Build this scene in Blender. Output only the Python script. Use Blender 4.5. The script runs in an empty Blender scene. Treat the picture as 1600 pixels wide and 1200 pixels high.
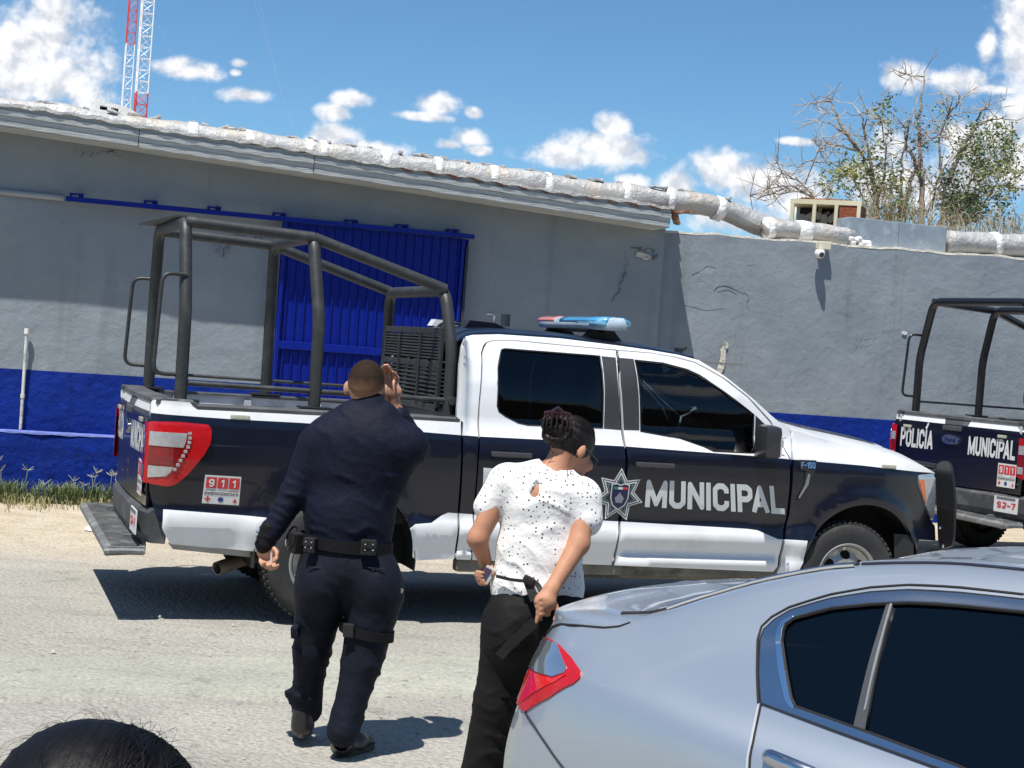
import bpy, bmesh, math, random
import numpy as np
from mathutils import Vector, Matrix
from mathutils.geometry import delaunay_2d_cdt
from mathutils.bvhtree import BVHTree

random.seed(7); rng = np.random.RandomState(7)
scene = bpy.context.scene
COL = scene.collection

# ------------------------------------------------------------------ camera
FPX, CAMH, ROLL, PITCH = 2400.0, 1.875, 0.075, -0.021
cosR, sinR, cosP, sinP = math.cos(ROLL), math.sin(ROLL), math.cos(PITCH), math.sin(PITCH)
cam_d = bpy.data.cameras.new('camera'); cam = bpy.data.objects.new('camera', cam_d); COL.objects.link(cam)
cam_d.sensor_width = 36.0; cam_d.lens = FPX / 1600 * 36; cam_d.clip_start = 0.05; cam_d.clip_end = 5000
_r = Vector((cosR, -sinP * sinR, cosP * sinR)); _f = Vector((0, cosP, sinP)); _u = _r.cross(_f)
cam.matrix_world = Matrix(((_r.x, _u.x, -_f.x, 0), (_r.y, _u.y, -_f.y, 0), (_r.z, _u.z, -_f.z, CAMH), (0, 0, 0, 1)))
scene.camera = cam

# ------------------------------------------------------------------ light
SUN_TRAVEL = Vector((0.17, 0.37, -1.0)).normalized()
sun_d = bpy.data.lights.new('sun', 'SUN'); sun = bpy.data.objects.new('sun', sun_d); COL.objects.link(sun)
sun_d.energy = 5.0; sun_d.angle = math.radians(0.5); sun_d.color = (1.0, 0.955, 0.89)
sun.rotation_euler = SUN_TRAVEL.to_track_quat('-Z', 'Y').to_euler()
SUN_EL = math.asin(-SUN_TRAVEL.z); SUN_AZ = math.atan2(-SUN_TRAVEL.x, -SUN_TRAVEL.y)
scene.view_settings.view_transform = 'Standard'; scene.view_settings.look = 'None'
scene.view_settings.gamma = 1.0; scene.view_settings.exposure = 0.40
scene.view_settings.use_curve_mapping = False

def ray(px, py):
    a, b = px - 800, py - 600
    u = a * cosR + b * sinR; v = -a * sinR + b * cosR
    x = u / FPX; z2 = -v / FPX
    return Vector((x, cosP - z2 * sinP, sinP + z2 * cosP))
CAMO = Vector((0, 0, CAMH))
def PY(px, py, Y):                      # point of a sight line at world depth Y
    d = ray(px, py); return CAMO + d * (Y / d.y)
def PZ(px, py, z=0.0):                  # point of a sight line at height z
    d = ray(px, py); return CAMO + d * ((z - CAMH) / d.z)
def PL(px, py, o, th, off=0.0):         # (along, z) on the vertical plane through o with heading th
    d = ray(px, py); n = (-math.sin(th), math.cos(th))
    t = (n[0] * o[0] + n[1] * o[1] + off) / (n[0] * d.x + n[1] * d.y)
    p = d * t
    return ((p.x - o[0]) * math.cos(th) + (p.y - o[1]) * math.sin(th), p.z + CAMH)

# ------------------------------------------------------------------ world: sky with cumulus clouds
world = bpy.data.worlds.new('World'); scene.world = world; world.use_nodes = True
wt = world.node_tree; wn = wt.nodes; wl = wt.links; wn.clear()
def N(t, **kw):
    n = wn.new(t)
    for k, v in kw.items(): setattr(n, k, v)
    return n
def wmath(op, a, b=None, clamp=False):
    n = N('ShaderNodeMath', operation=op, use_clamp=clamp)
    for i, s in enumerate((a, b)):
        if s is None: continue
        if isinstance(s, (int, float)): n.inputs[i].default_value = s
        else: wl.new(s, n.inputs[i])
    return n.outputs[0]
sky = N('ShaderNodeTexSky'); sky.sky_type = 'NISHITA'; sky.sun_disc = False
sky.sun_elevation = SUN_EL; sky.sun_rotation = SUN_AZ; sky.altitude = 1200; sky.air_density = 1.0; sky.dust_density = 0.3; sky.ozone_density = 2.2
geo = N('ShaderNodeTexCoord')
sep = N('ShaderNodeSeparateXYZ'); wl.new(geo.outputs['Generated'], sep.inputs[0])
ysafe = wmath('MAXIMUM', sep.outputs[1], 0.05)
comb = N('ShaderNodeCombineXYZ')
wl.new(wmath('DIVIDE', sep.outputs[0], ysafe), comb.inputs[0]); wl.new(wmath('DIVIDE', sep.outputs[2], ysafe), comb.inputs[1])
def noise(vec, scale, detail=8, rough=.6, lac=2.0):
    n = N('ShaderNodeTexNoise'); wl.new(vec, n.inputs['Vector']); n.inputs['Scale'].default_value = scale
    n.inputs['Detail'].default_value = detail; n.inputs['Roughness'].default_value = rough; n.inputs['Lacunarity'].default_value = lac
    return n
nz = noise(comb.outputs[0], 42, 9, .54)
nbig = noise(comb.outputs[0], 16, 3, .5)
CL = [(70,62,78,66),(28,118,80,60),(112,118,66,52),(80,20,46,42),(140,150,40,30),(20,60,50,36),
      (270,108,44,13),(300,110,44,14),(285,99,26,12),(374,99,14,7),(368,113,9,6),(386,149,34,11),
      (548,155,28,14),(522,176,28,13),(520,212,48,18),(585,232,52,14),(500,222,36,20),
      (682,162,32,17),(662,182,40,8),(742,176,14,10),(733,216,25,17),(703,226,22,8),(745,235,22,9),
      (880,243,74,19),(960,236,54,30),(955,198,30,22),(925,222,50,22),(1000,245,20,18),
      (988,282,26,12),(1060,288,34,22),(1130,268,48,32),(1185,280,60,36),(1240,300,60,40),(1160,345,90,24),
      (1244,221,28,6),(1415,122,34,26),(1500,128,46,22),(1560,140,40,9),(1598,40,44,60),(1545,70,16,34),(1600,100,50,60),
      (1385,232,30,30),(1375,290,60,40),(1500,215,34,26),(1560,205,46,34),(1590,250,50,60),(1530,270,60,50),(1440,290,60,40),(1600,175,40,40)]
def cloud_field(shift):
    warp = N('ShaderNodeVectorMath', operation='ADD'); warp.inputs[1].default_value = shift
    wl.new(comb.outputs[0], warp.inputs[0]); acc = None
    for (x, y, rx, ry) in CL:
        d = ray(x, y); c = (d.x / d.y, d.z / d.y, 0)
        s = N('ShaderNodeVectorMath', operation='SUBTRACT'); wl.new(warp.outputs[0], s.inputs[0]); s.inputs[1].default_value = c
        m = N('ShaderNodeVectorMath', operation='MULTIPLY'); wl.new(s.outputs[0], m.inputs[0]); m.inputs[1].default_value = (FPX / rx, FPX / ry, 0)
        l = N('ShaderNodeVectorMath', operation='LENGTH'); wl.new(m.outputs[0], l.inputs[0])
        v = wmath('SUBTRACT', 1.0, l.outputs['Value'])
        acc = v if acc is None else wmath('MAXIMUM', acc, v)
    return acc
nzf = noise(comb.outputs[0], 150, 6, .6)
fld = wmath('MAXIMUM', cloud_field((0, 0, 0)), -1.5)
nshift = N('ShaderNodeVectorMath', operation='ADD'); nshift.inputs[1].default_value = (-.0035, .007, 0); wl.new(comb.outputs[0], nshift.inputs[0])
nz2 = noise(nshift.outputs[0], 42, 9, .54)
body = wmath('ADD', wmath('ADD', wmath('ADD', fld, 0.32), wmath('MULTIPLY', wmath('SUBTRACT', nz.outputs[0], .5), 2.2)), wmath('MULTIPLY', wmath('SUBTRACT', nzf.outputs[0], .5), .75))
mr = N('ShaderNodeMapRange', interpolation_type='SMOOTHSTEP'); wl.new(body, mr.inputs['Value'])
mr.inputs['From Min'].default_value = 0.0; mr.inputs['From Max'].default_value = .95
front = N('ShaderNodeMapRange', interpolation_type='SMOOTHSTEP'); wl.new(sep.outputs[1], front.inputs['Value'])
front.inputs['From Min'].default_value = .55; front.inputs['From Max'].default_value = .8
mask_f = wmath('MULTIPLY', mr.outputs[0], front.outputs[0])
# the same kind of fair-weather clouds over the rest of the sky
gn = noise(geo.outputs['Generated'], 5.0, 8, .58)
mr2 = N('ShaderNodeMapRange', interpolation_type='SMOOTHSTEP'); wl.new(gn.outputs[0], mr2.inputs['Value'])
mr2.inputs['From Min'].default_value = .56; mr2.inputs['From Max'].default_value = .68
inv = wmath('SUBTRACT', 1.0, front.outputs[0])
mask = wmath('MAXIMUM', mask_f, wmath('MULTIPLY', mr2.outputs[0], inv))
relief = wmath('MULTIPLY', wmath('SUBTRACT', nz.outputs[0], nz2.outputs[0]), 3.2)  # sunlit and shaded sides of the clouds, painted from noise offset towards the sun
shade = wmath('ADD', wmath('ADD', relief, .86), wmath('MULTIPLY', wmath('SUBTRACT', nbig.outputs[0], .5), -.5))
shade = wmath('MINIMUM', wmath('MAXIMUM', shade, .55), 1.0)
ccol = N('ShaderNodeMix', data_type='RGBA'); wl.new(shade, ccol.inputs[0])
CB = 9.6
ccol.inputs[6].default_value = (.30 * CB, .38 * CB, .52 * CB, 1); ccol.inputs[7].default_value = (1.02 * CB, 1.03 * CB, 1.06 * CB, 1)
tint = N('ShaderNodeMix', data_type='RGBA', blend_type='MULTIPLY'); tint.inputs[0].default_value = 1.0
wl.new(sky.outputs[0], tint.inputs[6]); tint.inputs[7].default_value = (.74, 1.06, 1.22, 1)
mixc = N('ShaderNodeMix', data_type='RGBA'); wl.new(mask, mixc.inputs[0]); wl.new(tint.outputs[2], mixc.inputs[6]); wl.new(ccol.outputs[2], mixc.inputs[7])
bg = N('ShaderNodeBackground'); bg.inputs['Strength'].default_value = 0.078
wl.new(mixc.outputs[2], bg.inputs['Color']); wo = N('ShaderNodeOutputWorld'); wl.new(bg.outputs[0], wo.inputs[0])

# ------------------------------------------------------------------ materials
MATS = {}
def mat(name, col=(.5, .5, .5), rough=.5, metal=0., coat=0., bump=0., bscale=30., var=0., vscale=4., spec=.5, col2=None, c2scale=8., c2lo=.5, c2hi=.65, trans=0., alpha=1., stretch=(1, 1, 1), bdetail=6, sheen=0., coords='Object'):
    if name in MATS: return MATS[name]
    m = bpy.data.materials.new(name); m.use_nodes = True; t = m.node_tree; n = t.nodes; l = t.links
    b = n['Principled BSDF']; b.inputs['Roughness'].default_value = rough; b.inputs['Metallic'].default_value = metal
    b.inputs['Specular IOR Level'].default_value = spec; b.inputs['Coat Weight'].default_value = coat; b.inputs['Coat Roughness'].default_value = .04
    b.inputs['Sheen Weight'].default_value = sheen
    b.inputs['Transmission Weight'].default_value = trans; b.inputs['Alpha'].default_value = alpha
    tc = n.new('ShaderNodeTexCoord'); mp = n.new('ShaderNodeMapping'); l.new(tc.outputs[coords], mp.inputs[0]); mp.inputs['Scale'].default_value = stretch
    base = None
    c = n.new('ShaderNodeRGB'); c.outputs[0].default_value = (*col, 1); base = c.outputs[0]
    if col2 is not None:
        nz = n.new('ShaderNodeTexNoise'); nz.inputs['Scale'].default_value = c2scale; nz.inputs['Detail'].default_value = 8; nz.inputs['Roughness'].default_value = .62; l.new(mp.outputs[0], nz.inputs[0])
        r = n.new('ShaderNodeMapRange'); r.inputs['From Min'].default_value = c2lo; r.inputs['From Max'].default_value = c2hi; l.new(nz.outputs[0], r.inputs[0])
        mx = n.new('ShaderNodeMix'); mx.data_type = 'RGBA'; l.new(r.outputs[0], mx.inputs[0]); l.new(base, mx.inputs[6]); mx.inputs[7].default_value = (*col2, 1); base = mx.outputs[2]
    if var:
        nz = n.new('ShaderNodeTexNoise'); nz.inputs['Scale'].default_value = vscale; nz.inputs['Detail'].default_value = 7; nz.inputs['Roughness'].default_value = .65; l.new(mp.outputs[0], nz.inputs[0])
        r = n.new('ShaderNodeMapRange'); r.inputs['To Min'].default_value = 1 - var * 2; r.inputs['To Max'].default_value = 1 + var * 2; l.new(nz.outputs[0], r.inputs[0])
        hs = n.new('ShaderNodeMix'); hs.data_type = 'RGBA'; hs.blend_type = 'MULTIPLY'; hs.inputs[0].default_value = 1; l.new(base, hs.inputs[6]); l.new(r.outputs[0], hs.inputs[7]); base = hs.outputs[2]
    l.new(base, b.inputs['Base Color'])
    if bump:
        nz = n.new('ShaderNodeTexNoise'); nz.inputs['Scale'].default_value = bscale; nz.inputs['Detail'].default_value = bdetail; nz.inputs['Roughness'].default_value = .6; l.new(mp.outputs[0], nz.inputs[0])
        bp = n.new('ShaderNodeBump'); bp.inputs['Strength'].default_value = 1; bp.inputs['Distance'].default_value = bump; l.new(nz.outputs[0], bp.inputs['Height']); l.new(bp.outputs[0], b.inputs['Normal'])
    MATS[name] = m; return m
def streak(m, sc_, lo, hi, amt, scale=1.0, detail=5):
    """stains and drips: a stretched noise multiplied into the base colour"""
    t = m.node_tree; n = t.nodes; l = t.links; b = n['Principled BSDF']; src = b.inputs['Base Color'].links[0].from_socket
    tc = n.new('ShaderNodeTexCoord'); mp = n.new('ShaderNodeMapping'); mp.inputs['Scale'].default_value = sc_; l.new(tc.outputs['Object'], mp.inputs[0])
    nz = n.new('ShaderNodeTexNoise'); nz.inputs['Scale'].default_value = scale; nz.inputs['Detail'].default_value = detail; nz.inputs['Roughness'].default_value = .65; l.new(mp.outputs[0], nz.inputs[0])
    r = n.new('ShaderNodeMapRange'); r.interpolation_type = 'SMOOTHSTEP'; l.new(nz.outputs[0], r.inputs[0]); r.inputs[1].default_value = lo; r.inputs[2].default_value = hi; r.inputs[3].default_value = 1.0; r.inputs[4].default_value = amt
    mx = n.new('ShaderNodeMix'); mx.data_type = 'RGBA'; mx.blend_type = 'MULTIPLY'; mx.inputs[0].default_value = 1; l.new(src, mx.inputs[6]); l.new(r.outputs[0], mx.inputs[7]); l.new(mx.outputs[2], b.inputs['Base Color']); return m
def glass(name, tint, refl=1.0, rough=.01):
    if name in MATS: return MATS[name]
    m = bpy.data.materials.new(name); m.use_nodes = True; t = m.node_tree; n = t.nodes; l = t.links; n.clear()
    o = n.new('ShaderNodeOutputMaterial'); fr = n.new('ShaderNodeFresnel'); fr.inputs[0].default_value = 1.5
    g = n.new('ShaderNodeBsdfGlossy'); g.inputs['Roughness'].default_value = rough; g.inputs[0].default_value = (refl, refl, refl, 1)
    tr = n.new('ShaderNodeBsdfTransparent'); tr.inputs[0].default_value = (*tint, 1)
    mx = n.new('ShaderNodeMixShader'); l.new(fr.outputs[0], mx.inputs[0]); l.new(tr.outputs[0], mx.inputs[1]); l.new(g.outputs[0], mx.inputs[2]); l.new(mx.outputs[0], o.inputs[0])
    MATS[name] = m; return m

# ------------------------------------------------------------------ mesh helpers
def tag(o, label=None, cat=None, group=None, kind=None):
    if label: o['label'] = label
    if cat: o['category'] = cat
    if group: o['group'] = group
    if kind: o['kind'] = kind
    return o
def link(o, parent=None):
    COL.objects.link(o)
    if parent is not None: o.parent = parent
    return o
def thing(name, label, cat, loc=(0, 0, 0), rz=0., group=None):
    o = bpy.data.objects.new(name, None); o.empty_display_size = .2; o.location = loc; o.rotation_euler = (0, 0, rz)
    COL.objects.link(o); return tag(o, label, cat, group)
def mesh_obj(name, V, F, mats, parent=None, smooth=False, mi=None, nrm=None, world=False):
    me = bpy.data.meshes.new(name)
    V = [tuple(v) for v in V]; F = [tuple(int(i) for i in f) for f in F]
    me.from_pydata(V, [], F)
    if not isinstance(mats, (list, tuple)): mats = [mats]
    for m in mats: me.materials.append(m)
    if mi is not None: me.polygons.foreach_set('material_index', np.array(mi, dtype=np.int32))
    if smooth: me.polygons.foreach_set('use_smooth', np.ones(len(F), dtype=bool))
    me.update()
    if nrm is not None: me.normals_split_custom_set_from_vertices([tuple(x) for x in nrm])
    o = bpy.data.objects.new(name, me); link(o, parent)
    if world and parent is not None: o.matrix_parent_inverse = parent_inv(parent)
    return o
def parent_inv(p):
    return (Matrix.Translation(p.location) @ p.rotation_euler.to_matrix().to_4x4()).inverted()
class MB:
    """collects shapes that become ONE part"""
    def __init__(s): s.V = []; s.F = []; s.mi = []
    def add(s, V, F, m=0):
        k = len(s.V); s.V += [Vector(v) for v in V]; s.F += [tuple(i + k for i in f) for f in F]; s.mi += [m] * len(F); return s
    def box(s, c, d, rot=None, m=0, bev=0.):
        x, y, z = d[0] / 2, d[1] / 2, d[2] / 2
        if bev:
            b = min(bev, x * .9, y * .9, z * .9); V = []; bm = bmesh.new(); bmesh.ops.create_cube(bm, size=1)
            for v in bm.verts: v.co = Vector((v.co.x * d[0], v.co.y * d[1], v.co.z * d[2]))
            bmesh.ops.bevel(bm, geom=bm.edges[:], offset=b, segments=2, affect='EDGES', profile=.6)
            bm.verts.index_update(); V = [v.co.copy() for v in bm.verts]; F = [[v.index for v in f.verts] for f in bm.faces]; bm.free()
        else:
            V = [Vector((i, j, k)) for i in (-x, x) for j in (-y, y) for k in (-z, z)]
            F = [(0, 1, 3, 2), (4, 6, 7, 5), (0, 4, 5, 1), (2, 3, 7, 6), (0, 2, 6, 4), (1, 5, 7, 3)]
        if rot is not None: V = [rot @ v for v in V]
        return s.add([v + Vector(c) for v in V], F, m)
    def tube(s, pts, r, seg=10, m=0, cap=True, flat=1.0, up=None):
        P = [Vector(p) for p in pts]; n = len(P); R = r if isinstance(r, (list, tuple)) else [r] * n
        V = []; F = []; prev = None
        for i, p in enumerate(P):
            t = (P[min(i + 1, n - 1)] - P[max(i - 1, 0)]).normalized()
            if prev is None:
                a = Vector(up) if up is not None else (Vector((0, 0, 1)) if abs(t.z) < .9 else Vector((1, 0, 0)))
                u = (a - t * a.dot(t)).normalized()
            else: u = (prev - t * prev.dot(t)).normalized()
            prev = u; w = t.cross(u)
            for k in range(seg):
                an = 2 * math.pi * k / seg; V.append(p + (u * math.cos(an) * flat + w * math.sin(an)) * R[i])
        for i in range(n - 1):
            for k in range(seg):
                a = i * seg + k; b = i * seg + (k + 1) % seg; F.append((a, b, b + seg, a + seg))
        if cap: F.append(tuple(range(seg - 1, -1, -1))); F.append(tuple((n - 1) * seg + k for k in range(seg)))
        return s.add(V, F, m)
    def lathe(s, prof, c, axis, seg=32, m=0):
        ax = Vector(axis).normalized(); a = Vector((0, 0, 1)) if abs(ax.z) < .9 else Vector((1, 0, 0))
        u = (a - ax * a.dot(ax)).normalized(); w = ax.cross(u); V = []; F = []; c = Vector(c)
        for (r, h) in prof:
            for k in range(seg):
                an = 2 * math.pi * k / seg; V.append(c + ax * h + (u * math.cos(an) + w * math.sin(an)) * r)
        for i in range(len(prof) - 1):
            for k in range(seg):
                a_ = i * seg + k; b = i * seg + (k + 1) % seg; F.append((a_, b, b + seg, a_ + seg))
        return s.add(V, F, m)
    def plate(s, poly, fmap, th, m=0, holes=()):
        """polygon in 2-D, lifted by fmap(a,b,h), thickness th"""
        V2, T = cdt(poly, holes, None)
        A = [Vector(fmap(a, b, 0)) for a, b in V2]; B = [Vector(fmap(a, b, th)) for a, b in V2]; n = len(A)
        F = [tuple(t) for t in T] + [tuple(i + n for i in reversed(t)) for t in T]
        for e in bound(T): F.append((e[1], e[0], e[0] + n, e[1] + n))
        return s.add(A + B, F, m)
    def build(s, name, mats, parent=None, smooth=False, world=False, autosm=True):
        o = mesh_obj(name, s.V, s.F, mats, parent, smooth, s.mi, None, world)
        if smooth and autosm:
            me = o.data; bm = bmesh.new(); bm.from_mesh(me)
            for e in bm.edges:
                if len(e.link_faces) == 2 and e.calc_face_angle(0) > .7: e.smooth = False
            bmesh.ops.recalc_face_normals(bm, faces=bm.faces[:]); bm.to_mesh(me); bm.free()
        return o
def inpoly(P, poly):
    P = np.asarray(P); x = P[:, 0]; y = P[:, 1]; r = np.zeros(len(P), bool); q = np.asarray(poly); n = len(q)
    for i in range(n):
        x1, y1 = q[i]; x2, y2 = q[(i + 1) % n]
        if y1 == y2: continue
        c = ((y1 > y) != (y2 > y)) & (x < (x2 - x1) * (y - y1) / (y2 - y1) + x1); r ^= c
    return r
def densify(pts, step, closed=True):
    out = []; n = len(pts)
    for i in range(n if closed else n - 1):
        a = pts[i]; b = pts[(i + 1) % n]; L = math.hypot(b[0] - a[0], b[1] - a[1]); k = max(1, int(L / step))
        for j in range(k): out.append((a[0] + (b[0] - a[0]) * j / k, a[1] + (b[1] - a[1]) * j / k))
    if not closed: out.append(tuple(pts[-1]))
    return out
def smoothpoly(pts, closed=True, it=1, r=.25):
    for _ in range(it):
        out = []; n = len(pts)
        for i in range(n if closed else n - 1):
            a = pts[i]; b = pts[(i + 1) % n]; out += [(a[0] * (1 - r) + b[0] * r, a[1] * (1 - r) + b[1] * r), (a[0] * r + b[0] * (1 - r), a[1] * r + b[1] * (1 - r))]
        if not closed: out = [tuple(pts[0])] + out + [tuple(pts[-1])]
        pts = out
    return pts
def cdt(outline, holes=(), step=None, lines=()):
    P = []; E = []
    def loop(q, closed=True):
        q = densify(q, step, closed) if step else list(q); k = len(P); P.extend(q); n = len(q)
        for i in range(n if closed else n - 1): E.append((k + i, k + (i + 1) % n))
        return q
    O = loop(outline); H = [loop(h) for h in holes]
    for ln in lines: loop(ln, False)
    if step:
        xs = [p[0] for p in O]; ys = [p[1] for p in O]
        gx = np.arange(min(xs) + step * .5, max(xs), step); gy = np.arange(min(ys) + step * .5, max(ys), step)
        if len(gx) and len(gy):
            G = np.array(np.meshgrid(gx, gy)).reshape(2, -1).T; G = G[inpoly(G, O)]
            B = np.array(P)
            for g in G:
                if np.min(np.sum((B - g) ** 2, axis=1)) > (step * .35) ** 2: P.append(tuple(g))
    v, e, f, *_ = delaunay_2d_cdt([Vector(p) for p in P], E, [], 0, 1e-6)
    V2 = np.array([(a.x, a.y) for a in v]); T = np.array([t for t in f if len(t) == 3])
    c = V2[T].mean(axis=1); keep = inpoly(c, O)
    for h in H: keep &= ~inpoly(c, h)
    T = T[keep]; used = np.unique(T); mp = -np.ones(len(V2), int); mp[used] = np.arange(len(used))
    return V2[used], mp[T]
def bound(T):
    cnt = {}
    for t in T:
        for i in range(3):
            a, b = int(t[i]), int(t[(i + 1) % 3]); cnt[(a, b)] = cnt.get((a, b), 0) + 1
    return [e for e in cnt if (e[1], e[0]) not in cnt]
def surf(name, Mf, outline, mats, parent=None, holes=(), lines=(), cls=None, step=.06, th=.02, out=(0, -1, 0), off=0., eps=.004, world=False, build=True):
    """skin over the surface Mf(a,b)->xyz inside the outline, with a skirt folded inwards"""
    V2, T = cdt(outline, holes, step, lines)
    a, b = V2[:, 0], V2[:, 1]; P = Mf(a, b)
    Nn = np.cross(Mf(a + eps, b) - Mf(a - eps, b), Mf(a, b + eps) - Mf(a, b - eps))
    Nn /= np.linalg.norm(Nn, axis=1)[:, None] + 1e-12
    sgn = 1 if (Nn @ np.array(out)).mean() > 0 else -1
    Nn *= sgn
    if sgn < 0: T = T[:, ::-1]
    P = P + Nn * off
    mi = [0] * len(T)
    if cls is not None:
        c = V2[T].mean(axis=1); mi = list(cls(c[:, 0], c[:, 1]).astype(int))
    V = [tuple(p) for p in P]; nr = [tuple(x) for x in Nn]; F = [tuple(t) for t in T]; n = len(V)
    if th:
        B = bound(T); idx = sorted(set(i for e in B for i in e)); m1 = {i: n + k for k, i in enumerate(idx)}; m2 = {i: n + len(idx) + k for k, i in enumerate(idx)}
        V += [V[i] for i in idx]; V += [tuple(P[i] - Nn[i] * th) for i in idx]; nr += [(0, 0, 0)] * (2 * len(idx))
        fm = {}
        for k, t in enumerate(T):
            for j in range(3): fm[(int(t[j]), int(t[(j + 1) % 3]))] = mi[k]
        for e in B: F.append((m1[e[1]], m1[e[0]], m2[e[0]], m2[e[1]])); mi.append(fm[e])
    if not build: return V, F, mi, nr
    return mesh_obj(name, V, F, mats, parent, True, mi, nr, world)
def fillet(pts, rad, n=5):
    P = [Vector(p) for p in pts]; out = [P[0]]
    for i in range(1, len(P) - 1):
        a = (P[i - 1] - P[i]); b = (P[i + 1] - P[i]); r = min(rad, a.length * .45, b.length * .45)
        p0 = P[i] + a.normalized() * r; p2 = P[i] + b.normalized() * r
        for k in range(n + 1):
            t = k / n; out.append(p0 * (1 - t) ** 2 + P[i] * 2 * t * (1 - t) + p2 * t * t)
    out.append(P[-1]); return out
def text2d(body, bold=.0, spacing=1.0):
    cu = bpy.data.curves.new('t', 'FONT'); cu.body = body; cu.offset = bold; cu.space_character = spacing; cu.resolution_u = 3
    o = bpy.data.objects.new('t', cu); COL.objects.link(o); dg = bpy.context.evaluated_depsgraph_get(); dg.update()
    me = o.evaluated_get(dg).to_mesh(); V = np.array([v.co[:2] for v in me.vertices]); F = [tuple(p.vertices) for p in me.polygons]
    o.evaluated_get(dg).to_mesh_clear(); bpy.data.objects.remove(o); bpy.data.curves.remove(cu)
    mn = V.min(0); mx = V.max(0); return (V - mn) / (mx - mn), F
def lettering(name, body, fmap, m, parent, bold=.02, th=.002, spacing=1.05):
    """flat print: fmap(u,v)->xyz with u,v in 0..1 over the word's box"""
    UV, F = text2d(body, bold, spacing)
    return mesh_obj(name, [fmap(u, v) for u, v in UV], F, m, parent)

# condensed heavy sign lettering drawn as strokes (pen width PW in units of the cap height)
GL = {'P': (.50, [[(0, 0), (0, 1), (.7, 1), (1, .88), (1, .60), (.7, .46), (0, .46)]]), 'O': (.52, [[(.3, 0), (.7, 0), (1, .15), (1, .85), (.7, 1), (.3, 1), (0, .85), (0, .15), (.3, 0)]]),
 'L': (.42, [[(0, 1), (0, 0), (1, 0)]]), 'I': (.0, [[(0, 0), (0, 1)]]), 'Í': (.0, [[(0, 0), (0, 1)], [(-.02, 1.30), (.10, 1.50)]]),
 'C': (.52, [[(1, .68), (1, .85), (.7, 1), (.3, 1), (0, .85), (0, .15), (.3, 0), (.7, 0), (1, .15), (1, .34)]]), 'A': (.56, [[(0, 0), (.5, 1), (1, 0)], [(.2, .27), (.8, .27)]]),
 'M': (.74, [[(0, 0), (0, 1), (.5, .05), (1, 1), (1, 0)]]), 'U': (.52, [[(0, 1), (0, .15), (.3, 0), (.7, 0), (1, .15), (1, 1)]]), 'N': (.54, [[(0, 0), (0, 1), (1, 0), (1, 1)]]),
 'E': (.42, [[(1, 1), (0, 1), (0, 0), (1, 0)], [(0, .5), (.9, .5)]]), 'R': (.50, [[(0, 0), (0, 1), (.7, 1), (1, .88), (1, .62), (.7, .48), (0, .48)], [(.55, .48), (1, 0)]]),
 'G': (.54, [[(1, .80), (.7, 1), (.3, 1), (0, .85), (0, .15), (.3, 0), (.8, 0), (1, .1), (1, .48), (.6, .48)]]), 'S': (.48, [[(1, .82), (.7, 1), (.3, 1), (0, .85), (0, .62), (1, .38), (1, .15), (.7, 0), (.3, 0), (0, .18)]]),
 '9': (.50, [[(0, .12), (.3, 0), (.7, 0), (1, .15), (1, .85), (.7, 1), (.3, 1), (0, .85), (0, .58), (.3, .44), (1, .44)]]), '1': (.22, [[(0, .80), (1, 1), (1, 0)]]),
 'F': (.42, [[(1, 1), (0, 1), (0, 0)], [(0, .5), (.9, .5)]]), '5': (.46, [[(1, 1), (0, 1), (0, .56), (.7, .56), (1, .42), (1, .14), (.7, 0), (.3, 0), (0, .12)]]), '0': (.46, [[(.3, 0), (.7, 0), (1, .15), (1, .85), (.7, 1), (.3, 1), (0, .85), (0, .15), (.3, 0)]]), '-': (.3, [[(0, .45), (1, .45)]]), ' ': (.3, []),
 '2': (.46, [[(0, .82), (.3, 1), (.7, 1), (1, .85), (1, .6), (0, 0), (1, 0)]]), '7': (.44, [[(0, 1), (1, 1), (.35, 0)]])}
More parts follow.
